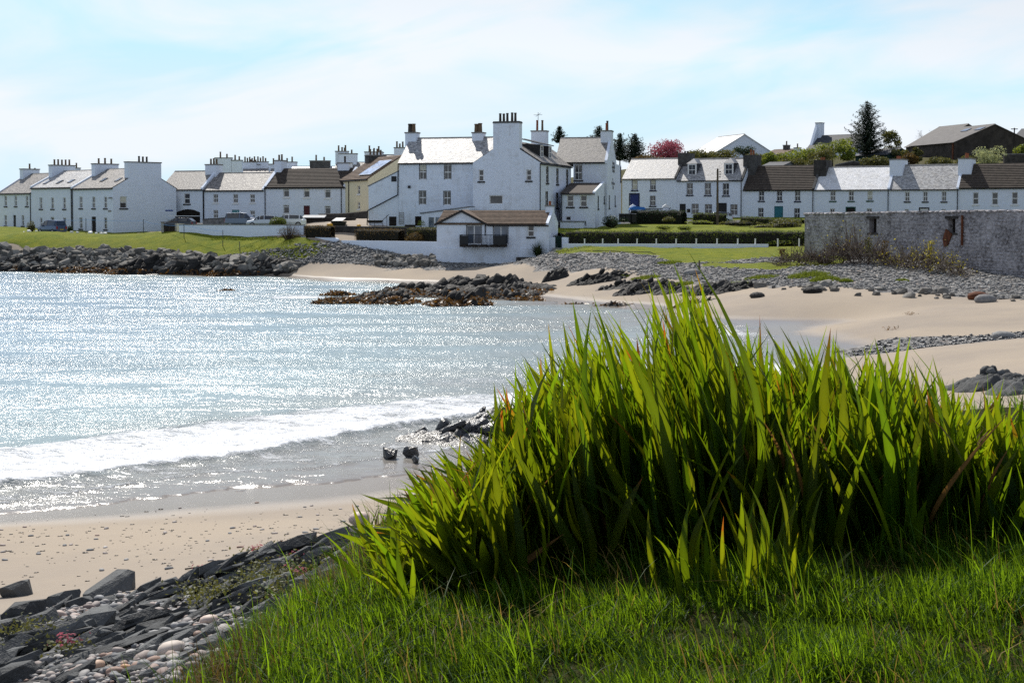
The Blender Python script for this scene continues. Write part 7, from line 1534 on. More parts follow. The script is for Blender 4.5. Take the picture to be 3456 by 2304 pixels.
outcrop('seaweed covered rock right of the reef front', 1770, 0, 113, 2.0, 1.2, .6, 107, weed=400)
outcrop('low weedy rock between the reef and the shore, far left tip', 1140, 0, 120.5, 1.5, .8, .5, 108, weed=300, base=.05)
outcrop('lone small rock awash in the open bay', 757, 0, 128, .75, .5, .35, 109, weed=60, base=-.03)
outcrop('large rounded dark boulder on the sand right of the reef', 1876, 0, 127, 1.15, .9, 1.5, 110, name='shore_boulder')
for i, (px, d, rx, ry, h, lb) in enumerate([(2030, 121, 2.6, 1.4, .9, 'dark ledge on the sand right of the lone boulder'), (2110, 116, 2.4, 1.3, .55, 'low dark ledge below the shingle, left part'), (2180, 112, 2.4, 1.6, .95, 'dark hummocky rock at the shingle foot, centre'), (2270, 110, 1.6, 1.1, .7, 'dark round backed rock behind the tallest leaves'), (2060, 107, 1.4, .5, .3, 'flat weedy rock at the wet sand edge'), (2400, 107.5, 2.0, 1.2, .95, 'dark rock right of the tallest leaves'), (2490, 106, 2.4, .9, .45, 'low mossy ledge at the foot of the shingle'), (1940, 108.5, 1.5, .5, .28, 'small weedy ledge at the tide edge, left of the flat rock'), (2340, 103, 1.8, .5, .25, 'thin weedy ledge on the sand before the dark rocks')]):
    outcrop(lb, px, 0, d, rx, ry, h, 120 + i, weed=60 if h < .5 else 0)
for i, (px, d, rx, ry, h, lb) in enumerate([(60, 172.2, 4.5, 1.5, .9, 'dark weedy rock at the waterline below the far left boulders'), (330, 166.2, 4.2, 1.2, .8, 'brown weedy rock at the waterline, left of the bank middle'), (480, 164.2, 4.5, 1.6, 1.6, 'black rock mass at the waterline below the bank middle'), (640, 161.5, 4.2, 1.7, 1.6, 'black rock mass at the right of the bank waterline'), (800, 159.2, 4.0, 1.2, 1.0, 'low brown weedy rock where the beach begins'), (200, 167.6, 2.6, .8, .5, 'small brown weedy rock awash below the bank'), (880, 158.6, 3.2, 1.2, 1.0, 'grey ridged rock rising from the small beach')]):
    outcrop(lb, px, 0, d, rx, ry, h, 140 + i, weed=420 if i != 6 else 60, base=-.05 if i < 6 else None, name='shore_rock')
outcrop('wet black ledge at the near water edge behind the leaves', 1560, 0, 44, 2.3, 1.7, .62, 160, 'rock_wet', ang=.35, base=-.02)
outcrop('wet black ledge running right behind the tall leaves', 1730, 0, 47.5, 2.0, 1.9, .8, 161, 'rock_wet', ang=.35, base=0.0)
for i, (px, py, d, s_, lb) in enumerate([(1312, 1545, 40.3, .26, 'small pointed black rock standing in the swash'), (1388, 1540, 40.6, .28, 'black rock in the swash right of the pointed one'), (1405, 1560, 39.6, .15, 'small black stone before the swash rocks')]):
    b = P(px, py, d); o = link('swash_rock', BOULD[i]); o.location = (b.x, d, .10); o.scale = (s_ * 1.9, s_ * 1.6, s_ * 1.9); o.rotation_euler = (0, .2, i); tag(o, lb, 'rock'); o.data = BOULD[i].copy(); o.data.materials.clear(); o.data.materials.append(MATS['rock_wet'])
outcrop('grey lumpy rock on the right sand above the leaves', 3345, 0, 47.0, 1.35, 1.1, .75, 165, 'rock_slab', ang=.2)
outcrop('grey rock at the right edge above the leaves', 3470, 0, 44.5, 1.0, 1.2, .75, 166, 'rock_slab', ang=.2)

# --- foreground: slate ledges, slabs and cobbles at the lower left
STRATA = [hull(22, .5, .17, .055, 200 + i, 'stratum', .5) for i in range(10)]
for me in STRATA: me.materials.append(MATS['rock_slab'])
def ledge(label, px, d, rx, ry, h, n, seed):
    r = random.Random(seed); cx = P(px, 2000, d).x; zb = gz(cx, d); T = thing('slate_ledge', label, 'rock', (cx, d, zb), 0, 'slate ledges at the lower left')
    for i in range(n):
        a = r.uniform(0, 6.283); q = r.random() ** .6; x = math.cos(a) * q * rx; y = math.sin(a) * q * ry; k = max(0, 1 - q * q); s_ = r.uniform(.25, .75) * (.6 + .5 * k); o = link('stratum', r.choice(STRATA), T)
        o.location = (x, y, gz(cx + x, d + y) - zb + h * k * r.uniform(.15, .9)); o.rotation_euler = (r.gauss(-.62, .13), r.gauss(-.12, .08), R(r.gauss(56, 7))); o.scale = (s_, s_ * r.uniform(.7, 1.3), s_ * r.uniform(.8, 1.8))
    return T
ledge('mossy tilted slate ledge at the foot of the grassy bank', 1060, 16.9, 1.35, 1.5, .40, 170, 1)
ledge('tilted slate ledge running down to the sand, centre left', 800, 16.2, 1.2, 1.3, .28, 130, 2)
ledge('dark slate ledge close under the grass edge', 1000, 14.0, 1.3, 1.1, .22, 130, 3)
ledge('broken slate ledge in the lower left corner', 60, 13.0, .9, 1.0, .22, 80, 4)
ledge('slate ledge between the cobbles, lower left', 330, 13.6, .9, .9, .15, 70, 5)
big = [(60, 2010, 1.0, .42, 'dark slab block at the left edge beside the sand'), (75, 2095, 1.1, .5, 'smooth grey block at the left edge'), (130, 2115, .9, .32, 'pale grey flat block left of the pink cobbles'), (40, 2170, 1.0, .55, 'black block low at the left edge'), (205, 2040, .95, .34, 'rounded grey boulder at the sand edge'), (265, 2055, .8, .3, 'split grey boulder right of the rounded one'), (370, 2005, 1.5, .42, 'big dark wedge shaped boulder standing on the sand edge'), (395, 1968, .5, .22, 'pale stone lying on the dark wedge boulder'), (505, 1990, .75, .26, 'leaning dark slab right of the wedge boulder'), (565, 1985, .8, .28, 'second leaning slab right of the wedge boulder'), (330, 2110, 1.05, .34, 'black ridged rock among the cobbles'), (560, 2120, 1.5, .26, 'long grey slab slanting up from the cobbles'), (430, 2190, 1.6, .22, 'broad cracked flat slab in the lower left'), (190, 2230, 1.1, .24, 'grey slab near the bottom left corner'), (640, 2155, .7, .22, 'small grey slab beside the big pink cobble'), (700, 2210, .8, .3, 'dark slab half under the grass edge'), (60, 2290, .9, .3, 'slab cut by the bottom left corner'), (260, 2295, .9, .24, 'slab at the bottom edge left of the orange cobble')]
pts, ok = hits([b[0] for b in big], [b[1] for b in big], 6, 40)
for (px, py, L, th, lb), p in zip(big, pts):
    o = link('slate_block', rr.choice(SLAB if th < .3 else BOULD)); k = 1.0 if th < .3 else 1.0; o.location = (p[0], p[1], p[2] + th * .10); o.scale = (L * .52, L * (.5 if th < .3 else .42), th * .55 / .26 if th < .3 else th * .5 / .55); o.rotation_euler = (rr.uniform(-.35, -.05), rr.uniform(-.25, .1), R(rr.uniform(40, 70))); o['label'] = lb; o['category'] = 'rock'; o['group'] = 'slate blocks at the lower left'
    if th >= .3: o.data = o.data.copy(); o.data.materials.clear(); o.data.materials.append(MATS['rock_slab'])
n = 280; qx = []; qy = []
while len(qx) < n:
    px = rr.uniform(-20, 1330); py = rr.uniform(1870, 2304); lo = np.interp(px, [-20, 300, 600, 800, 1100, 1330], [2080, 2030, 1985, 1935, 1880, 1900]); hi = np.interp(px, [-20, 640, 1000, 1330], [2330, 2310, 2110, 1990])
    if lo < py < hi: qx.append(px); qy.append(py)
pts, ok = hits(qx, qy, 6, 40); rest = []
order = sorted(range(n), key=lambda i: pts[i][1])
for i in order:
    p = pts[i]
    if p[2] > 4.2: continue
    s_ = rr.uniform(.15, .45); o = link('slate_slab', rr.choice(SLAB)); o.location = (p[0], p[1], p[2] + .02); o.scale = (s_ * 1.25, s_ * .8, s_ * rr.uniform(.7, 1.2)); o.rotation_euler = (rr.uniform(-.6, -.15), rr.uniform(-.3, .1), R(rr.gauss(58, 10))); tag(o, ('larger ' if s_ > .37 else 'smaller ') + 'tilted slate slab ' + ('at the far left edge' if qx[i] < 200 else 'left of the long slanting slab' if qx[i] < 480 else 'near the big pink cobble' if qx[i] < 760 else 'on the ledge under the iris') + (', towards the sand' if qy[i] < 2060 else ', towards the bottom'), 'slab', 'tilted slate slabs')
pockets = [(240, 2115, 110, 45, 3), (640, 2100, 130, 60, 4), (520, 2240, 190, 60, 4), (330, 2270, 140, 40, 2), (460, 2060, 110, 40, 2), (800, 2080, 60, 30, 1), (250, 2060, 60, 20, 1), (900, 2060, 200, 30, 1), (1240, 1960, 60, 20, .6), (100, 2240, 90, 50, 1)]
cx_, cy_ = [], []; wts = [p[4] for p in pockets]
for i in range(4200):
    p = rr.choices(pockets, wts)[0]; cx_.append(rr.gauss(p[0], p[2] * .6)); cy_.append(min(2330, rr.gauss(p[1], p[3] * .6)))
named = [(705, 2115, .23, 'big pale pink oblong cobble among the slate slabs', 0.72), (575, 2225, .30, 'largest cobble, cream and egg shaped, near the grass edge', 0.78), (315, 2280, .24, 'orange and cream cobble at the bottom of the picture', 0.84), (245, 2075, .14, 'pink cobble at the top of the left cobble pocket', 0.66), (205, 2090, .19, 'long pink cobble in the left cobble pocket', 0.64), (255, 2095, .16, 'pale pink cobble right of the long pink one', 0.70), (410, 2020, .13, 'white upright stone beside the wedge boulder', 0.99), (390, 2050, .13, 'white leaning stone below the upright one', 0.98), (335, 2035, .2, 'long grey smooth stone below the wedge boulder', 0.3), (660, 2070, .16, 'pinkish round cobble above the big pink one', 0.6), (425, 2270, .14, 'orange cobble right of the bottom orange and cream one', 0.86), (520, 2160, .17, 'smooth grey oval cobble under the long slab', 0.25), (240, 2165, .15, 'cream brown egg shaped cobble by the cracked slab', 0.58), (845, 2000, .13, 'white cobble lying on the tilted ledge', 0.99), (575, 2085, .13, 'grey oval cobble left of the pinkish round one', 0.3)]
pts, ok = hits([q[0] for q in named], [q[1] for q in named], 6, 40)
def tinted(me, k):
    c = me.copy(); a = c.attributes.new('tint', 'FLOAT', 'POINT'); a.data.foreach_set('value', np.full(len(c.vertices), k, np.float32)); return c
def cobble_fixed():
    m, nt, b, o = nodes_of('cobble_single'); g = NT(nt); k = g.attr('tint').outputs['Fac']; c = g.ramp(k, [(0, (.13, .135, .14)), (.3, (.24, .245, .25)), (.6, (.40, .30, .25)), (.72, (.56, .43, .36)), (.80, (.52, .45, .38)), (.86, (.48, .25, .12)), (.95, (.55, .52, .50)), (1, (.62, .60, .58))]); n1 = g.noise(g.pos(), 12, 4, .6); nt.links.new(g.mix(g.ramp(n1, [(.45, 0), (.75, .4)]), c, (.16, .13, .11)), b.inputs['Base Color']); b.inputs['Roughness'].default_value = .65; MATS['cobble_single'] = m
cobble_fixed()
for (px, py, s_, lb, k), p in zip(named, pts):
    me = tinted(rr.choice(COB), k); me.materials.clear(); me.materials.append(MATS['cobble_single']); o = link('cobble', me); s_ *= .37; o.location = (p[0], p[1], p[2] + s_ * .75); o.scale = (s_, s_ * .75, s_ * .6); o.rotation_euler = (rr.uniform(-.2, .2), rr.uniform(-.2, .2), rr.uniform(-.4, .4)); tag(o, lb, 'cobble', 'cobbles at the lower left')
pts, ok = hits(cx_, cy_, 6, 40); cand = sorted([(rr.uniform(.012, .040) * (1.45 if rr.random() < .14 else 1), i) for i in range(len(pts)) if ok[i] and pts[i][2] < 4.3], reverse=True); rest = []
for k, (s_, i) in enumerate(cand):
    p = pts[i]; sc = Vector((s_ * rr.uniform(.9, 1.5), s_ * rr.uniform(.7, 1.1), s_ * rr.uniform(.45, .8))); e = (rr.uniform(-.3, .3), rr.uniform(-.3, .3), rr.uniform(0, 6.28)); z = p[2] + s_ * .35 + rr.uniform(0, .04)
    if k < 285:
        o = link('cobble', rr.choice(COB)); o.location = (p[0], p[1], z); o.scale = sc; o.rotation_euler = e; tag(o, ('bigger ' if s_ > .045 else 'smaller ') + 'rounded cobble in the pocket ' + ('at the left edge' if cx_[i] < 180 else 'left of the black ridged rock' if cx_[i] < 360 else 'around the cracked flat slab' if cx_[i] < 540 else 'around the big pink cobble' if cx_[i] < 780 else 'under the iris ledge') + (', sand side' if cy_[i] < 2120 else ', bottom side'), 'cobble', 'cobbles at the lower left')
    else: rest.append((rr.randrange(5), Matrix.LocRotScale(Vector((p[0], p[1], z - .01)), Matrix.Rotation(e[2], 3, 'Z') @ Matrix.Rotation(e[0], 3, 'X'), sc)))
tag(merge(rest, COBL, 'small_cobbles', 'cobble', smooth=True), 'small rounded pebbles filling the gaps between the slate slabs', 'pebbles', kind='stuff')
for i, (px, py, s_, lb) in enumerate([(1208, 1885, .17, 'pale stone at the bottom of the two stone stack'), (1206, 1874, .15, 'pink egg shaped stone balanced on top of the two stone stack')]):
    q, _ = hits([1208], [1893], 8, 40); me = tinted(COB[i], .8 - .1 * i); me.materials.clear(); me.materials.append(MATS['cobble_single']); o = link('stacked_stone', me); o.location = (q[0][0], q[0][1] + .1, q[0][2] + .32 + i * .155); o.scale = (s_ * .8, s_ * .7, s_ * .55); tag(o, lb, 'stone')
# sea pinks and moss on the ledge
for i, (px, py) in enumerate([(695, 1980), (1010, 1935), (1015, 2000), (865, 1900), (225, 2240)]):
    q, _ = hits([px], [py], 8, 40); T = thing('sea_pink', ['cushion of sea pinks on the tilted ledge, left', 'sea pinks high on the mossy ledge', 'sea pinks in a crack of the mossy ledge', 'lone sea pink on the ledge crest', 'small red leaved plant between the bottom slabs'][i], 'flower', Vector(q[0]) + Vector((0, 0, .22))); r = np.random.default_rng(i); p_ = r.normal(0, 1, (60, 3)) * np.array([.07, .07, .02]); v, f, t = leaf_cloud(p_, np.tile([[0, 0, 1.]], (60, 1)), .018, .8, i); tag(cloud_obj('petals', v, f, t, 'blossom_pink', T), kind='stuff'); p_ = r.normal(0, 1, (120, 3)) * np.array([.1, .1, .015]) - np.array([0, 0, .05]); v, f, t = leaf_cloud(p_, np.tile([[0, 0, 1.]], (120, 1)), .02, .8, i); cloud_obj('leaves', v, f, t, 'leaf_olive', T)
mx, my = [], []
for i in range(420):
    c = rr.choice([(900, 1960, 90, 40), (1050, 1900, 70, 30), (1150, 1960, 60, 30), (700, 2060, 60, 25), (1000, 2040, 120, 25), (100, 2200, 80, 25), (950, 2010, 100, 30)]); mx.append(rr.gauss(c[0], c[2] * .7)); my.append(rr.gauss(c[1], c[3] * .7))
pts, ok = hits(mx, my, 6, 40); pts = pts[ok & (pts[:, 2] < 4.4)]; mp = np.repeat(pts, 14, 0) + RNG.normal(0, 1, (len(pts) * 14, 3)) * np.array([.09, .09, .05]) + np.array([0, 0, .16]); v, f, t = leaf_cloud(mp, np.tile([[0, 0, 1.]], (len(mp), 1)), .02, .8, 5); o = cloud_obj('moss', v, f, t, 'leaf_olive'); tag(o, 'olive moss and thrift growing in the cracks of the slate ledge', 'moss', kind='stuff')

# --- stones and wrack scattered on the near sand
n = 560; qx = [rr.uniform(-20, 1340) for _ in range(n)]; qy = [rr.triangular(1690, 2000, 1800) for _ in range(n)]
pts, ok = hits(qx, qy, 12, 60); rest = []; bigp = []
for i in range(n):
    p = pts[i]
    if p[2] < .12 or inpoly(np.array([p[0]]), np.array([p[1]]), FRONT)[0]: continue
    s_ = .009 + .034 * rr.random() ** 3; (bigp if s_ > .032 else rest).append((s_, p))
for s_, p in bigp[:60]:
    o = link('beach_stone', rr.choice(COB)); o.location = (p[0], p[1], p[2] + s_ * .3); o.scale = (s_ * 1.5, s_, s_ * .6); o.rotation_euler = (0, 0, rr.uniform(0, 6.28)); tag(o, 'small stone lying by itself on the smooth near sand', 'stone', 'stones scattered on the near sand')
rest = [(rr.randrange(5), Matrix.LocRotScale(Vector((p[0], p[1], p[2] + .004)), Matrix.Rotation(rr.uniform(-.6, .6), 3, 'Z'), Vector((s_ * rr.uniform(1, 2.6), s_, s_ * .45)))) for s_, p in rest]
tag(merge(rest, COBL, 'wrack_bits', 'seaweed_dark'), 'dark specks of wrack and grit scattered over the near sand', 'wrack', kind='stuff')
q, _ = hits([625, 692], [1925, 1917], 12, 40); o = MB().tube(q[0] + np.array([0, 0, .02]), q[1] + np.array([0, 0, .03]), .012, .008, 6).obj('driftwood_stick', 'timber_dark'); tag(o, 'thin dark stick lying on the near sand', 'stick')
q, _ = hits([1140], [1858], 12, 40); T = thing('wrack_clump', 'clump of brown wrack on the sand behind the mossy ledge', 'seaweed', q[0]); r = np.random.default_rng(3); p_ = r.normal(0, 1, (160, 3)) * np.array([.28, .3, .04]) + np.array([0, 0, .06]); v, f, t = leaf_cloud(p_, np.tile([[0, 0, 1.]], (160, 1)), .06, .7, 4, .5); cloud_obj('fronds', v, f, t, 'seaweed', T)
for i, (px, py) in enumerate([(2400, 1090), (3075, 1062), (3010, 1113)]):
    q, _ = hits([px], [py], 30, 120); T = thing('wrack_clump', ['wrack clump on the wet sand behind the leaves', 'tiny wrack clump on the far right sand', 'wrack clump on the sand above the stream'][i], 'seaweed', q[0]); p_ = r.normal(0, 1, (50, 3)) * np.array([.22, .22, .05]) + np.array([0, 0, .06]); v, f, t = leaf_cloud(p_, np.tile([[0, 0, 1.]], (50, 1)), .07, .7, i, .5); cloud_obj('fronds', v, f, t, 'seaweed', T)
# --- shingle banks and the stony stream
def scatter(poly_, n, smin, smax, seed, lift=.3, pw=2.0):
    r = np.random.default_rng(seed); a = np.array(poly_); lo, hi = a.min(0), a.max(0); out = []
    x = r.uniform(lo[0], hi[0], n * 4); y = r.uniform(lo[1], hi[1], n * 4); k = inpoly(x, y, poly_); x, y = x[k][:n], y[k][:n]; s = smin + (smax - smin) * r.uniform(0, 1, len(x)) ** pw; z = gmap(x, y); return x, y, z, s
def fast_stones(name, label, sets, mat, seed):
    r = np.random.default_rng(seed); base = np.array([(1, 0, 0), (.2, .9, .1), (-.95, .15, 0), (0, -1, .05), (.1, .1, .8), (-.1, 0, -.7)]); tri = np.array([(0, 1, 4), (1, 2, 4), (2, 3, 4), (3, 0, 4), (1, 0, 5), (2, 1, 5), (3, 2, 5), (0, 3, 5)]); x, y, z, s = [np.concatenate(q) for q in zip(*sets)]; n = len(x); a = r.uniform(0, 6.28, n); sc = np.stack([s * r.uniform(.8, 1.7, n), s * r.uniform(.7, 1.1, n), s * r.uniform(.35, .8, n)], 1)
    b = base[None] * sc[:, None] * (1 + r.uniform(-.25, .25, (n, 6, 3))); tl = r.uniform(-.4, .4, n)[:, None]; b[:, :, 2] += b[:, :, 0] * tl; ca, sa = np.cos(a)[:, None], np.sin(a)[:, None]; X_ = b[:, :, 0] * ca - b[:, :, 1] * sa + x[:, None]; Y_ = b[:, :, 0] * sa + b[:, :, 1] * ca + y[:, None]; Z_ = b[:, :, 2] + (z + s * .25)[:, None]
    v = np.stack([X_, Y_, Z_], -1).reshape(-1, 3); f = (tri[None] + 6 * np.arange(n)[:, None, None]).reshape(-1, 3); o = link(name, npmesh(name, v, f, mat, False, {'tint': np.repeat(r.uniform(0, 1, n), 6)})); return tag(o, label, 'shingle', kind='stuff')
okx = lambda s_: (lambda m_: tuple(q[m_] for q in s_))((s_[2] > .35) & ~inpoly(s_[0], s_[1], LAWN_R) & ~inpoly(s_[0], s_[1], LAWN_R2))
fast_stones('shingle', 'grey shingle covering the upper beach below the right lawn and ruin', [okx(scatter(SHING, 19000, .045, .19, 1, pw=3))], 'rock_shingle', 1)
fast_stones('shingle', 'grey shingle and rubble above the small beach left of the cottage', [okx(scatter(SHING_L, 5200, .06, .24, 2, pw=3))], 'rock_shingle', 2)
fast_stones('stream_pebbles', 'wet pebbles strewn along the stream across the right sand', [scatter(STREAM, 900, .03, .16, 3, pw=2.5)], 'rock_wet', 3)
for i in range(64):
    px = rr.uniform(2560, 3456); py = np.interp(px, [2560, 2900, 3456], [965, 982, 1005]) + rr.gauss(0, 7); q, _ = hits([px], [py], 60, 140); s_ = rr.uniform(.2, .42) * (1.6 if rr.random() < .12 else 1); me = rr.choice(BOULD); o = link('shingle_boulder', me); o.location = (q[0][0], q[0][1], q[0][2] + s_ * .15); o.scale = (s_ * 1.7, s_ * 1.4, s_ * 1.2); o.rotation_euler = (rr.uniform(-.3, .3), 0, rr.uniform(0, 6.28)); tag(o, ('larger' if s_ > .33 else 'smaller') + ' stone at the foot of the right shingle, ' + ('left of the dead stems' if px < 2780 else 'below the dead stems' if px < 3010 else 'below the yellow leaved tangle' if px < 3250 else 'near the right edge'), 'stone', 'stones along the shingle foot')
for i, (px, py, s_, mt, lb) in enumerate([(3305, 1008, .75, 'rust', 'big reddish boulder at the foot of the right shingle'), (2740, 987, .62, 'rock_dark', 'dark rounded boulder at the sand edge before the shingle'), (2556, 1003, .5, 'rock_dark', 'dark round stone alone on the sand behind the leaves'), (3388, 1140, .55, 'rock_shingle', 'grey domed boulder in the stony stream'), (3325, 1020, .7, 'rock_shingle', 'pale flat boulder below the reddish one'), (2335, 925, .7, 'rock_shingle', 'pale flat stone beside the wooden stake'), (1430, 888, .6, 'rock_shingle', 'pale boulder below the masonry block')]):
    q, _ = hits([px], [py], 50, 170); me = COB[i].copy(); me.materials.clear(); me.materials.append(MATS[mt]); o = link('shore_boulder', me); o.location = (q[0][0], q[0][1], q[0][2] + s_ * .15); o.scale = (s_, s_ * .8, s_ * .5); tag(o, lb, 'boulder')
pile = []
for i in range(90):
    px = rr.uniform(1275, 1468); py = rr.uniform(876, 902); q, _ = hits([px], [py], 120, 180); s_ = rr.uniform(.3, .75); o = link('pile_boulder', rr.choice(BOULD)); o.location = (q[0][0], q[0][1] + .3, q[0][2] + s_ * .25 + .25 * rr.random()); o.scale = (s_ * 1.5, s_ * 1.2, s_ * 1.1); o.rotation_euler = (rr.uniform(-.4, .4), rr.uniform(-.3, .3), rr.uniform(0, 6.28)); tag(o, 'boulder in the heap below the concrete slab, left of the cottage', 'boulder', 'boulder heap left of the cottage')
# eroded turf edge of the right lawn
ep = [P(px, py, d) for px, py, d in [(2000, 862, 140), (2050, 858, 139.3), (2100, 855, 138.8), (2150, 853, 138.6), (2195, 857, 137.8), (2215, 866, 136)]]
for a, b in zip(ep[:-1], ep[1:]):
    m = MB(); L = (b - a); nseg = 6
    for k in range(nseg):
        p = a + L * (k / nseg); q = a + L * ((k + 1) / nseg); z0 = gz(p.x, p.y); m.prism([(p.x, p.y, z0 - .9), (q.x, q.y, z0 - .9), (q.x, q.y - rr.uniform(0, .12), z0 + .03), (p.x, p.y - rr.uniform(0, .12), z0 + .05)], (0, .6, 0))
    o = m.obj('earth_bank', 'soil'); tag(o, kind='structure')

# ------------------------------------------------------------------ the big clumps of iris leaves in front
leafmat('iris', (.008, .024, .002), (.32, .46, .009), .42, .25, .42, .10, tipcol=True)
SIL = [(1180, 2000), (1240, 1850), (1290, 1720), (1350, 1610), (1450, 1550), (1540, 1480), (1600, 1470), (1640, 1360), (1700, 1270), (1760, 1215), (1840, 1140), (1900, 1075), (1970, 1015), (2060, 1025), (2150, 1005), (2220, 935), (2270, 905), (2345, 915), (2400, 1030), (2480, 1110), (2560, 1075), (2640, 1110), (2700, 1160), (2760, 1150), (2830, 1115), (2880, 1195), (2990, 1195), (3070, 1175), (3130, 1230), (3200, 1280), (3290, 1310), (3360, 1330), (3420, 1290), (3500, 1340), (3700, 1330)]
sil = lambda px: float(np.interp(px, [s[0] for s in SIL], [s[1] for s in SIL])) - 28
def leaf_mesh(seed):
    """unit leaf: 1 m along +z, bending towards +x, folded along its midrib"""
    r = random.Random(seed); n = 9; v, f, al, ti = [], [], [], []; bend = r.uniform(.10, .62); kink = r.uniform(0, .25); wid = r.uniform(.020, .028); fold = r.uniform(.1, .45); tw = r.uniform(-.5, .5)
    for i in range(n + 1):
        s = i / n; w = wid * (min(1, .55 + 1.6 * s) if s < .5 else 1.0) * (1 - max(0, (s - .55) / .45) ** 1.7); a = tw * s; x = bend * s ** 2.2 + kink * s ** 5; c = Vector((x, 0, s * (1 - .18 * bend * s))); sd = Vector((math.sin(a) * .25, math.cos(a), 0))
        v += [c - sd * w, c + Vector((fold * w * .8, 0, 0)), c + sd * w]; al += [s] * 3; ti += [.25, .7, .35] if i % 2 else [.3, .6, .25]
    e = v[-2] - Vector((fold * 0, 0, 0)); e = Vector((e.x, 0, e.z)); q_ = math.atan2(e.x, e.z); k_ = 1 / e.length; cq, sq = math.cos(q_), math.sin(q_)
    v = [Vector(((p.x * cq - p.z * sq) * k_, p.y, (p.x * sq + p.z * cq) * k_)) for p in v]
    for i in range(n):
        o = 3 * i; f += [(o, o + 1, o + 4, o + 3), (o + 1, o + 2, o + 5, o + 4)]
    return npmesh('leaf', np.array([tuple(q) for q in v]), np.array(f), 'iris', True, {'along': al, 'tint': ti})
LEAF = [leaf_mesh(i) for i in range(16)]
leafmat('iris_dead', (.14, .075, .028), (.30, .15, .04), .7, .4, .35, .1)
DEAD = [leaf_mesh(50 + i) for i in range(4)]
for me in DEAD: me.materials.clear(); me.materials.append(MATS['iris_dead'])
lr = random.Random(33)
def add_leaf(T, base, tip, width, bendside=None):
    d = tip - base; L = d.length; o = link('leaf', lr.choice(LEAF), T); z = d.normalized()
    # the leaf's +x (bending side) points down-lean so that the tip droops outwards
    h = Vector((z.x, z.y, 0)); h = h.normalized() if h.length > .08 else Vector((lr.uniform(-1, 1), lr.uniform(-1, 1), 0)).normalized()
    if lr.random() < .25: h = Vector((lr.uniform(-1, 1), lr.uniform(-1, 1), 0)).normalized()
    x = (h - z * h.dot(z)).normalized(); y = z.cross(x); M = Matrix((x, y, z)).transposed().to_4x4()
    spin = Matrix.Rotation(lr.gauss(0, .8), 4, 'Z'); sc = Matrix.Diagonal((L * (.7 if lr.random() < .8 else 1.2), width / .026, L, 1))
    o.matrix_local = Matrix.Translation(base - T.location) @ M @ spin @ sc
    return o
CL = [  # label, base px, distance, half width x, half depth y, leaves, lean range, inner
    ('low iris clump at the left, its leaves leaning left over the rocks', 1670, 6.15, .22, .40, 240, (-.30, 0.0)),
    ('iris clump left of the tallest, long leaves fanning to the left', 1960, 6.5, .30, .58, 290, (-.50, 0.0)),
    ('tallest iris clump, broad upright leaves above the bay', 2290, 6.6, .34, .62, 298, (-.42, .06)),
    ('iris clump right of the tallest, upright pointed leaves', 2600, 6.6, .34, .60, 290, (-.20, .08)),
    ('iris clump at right with crowded upright leaves', 2930, 6.6, .32, .58, 285, (-.15, .09)),
    ('iris clump at the right edge with orange tipped leaves', 3300, 6.6, .38, .58, 285, (-.10, .10))]
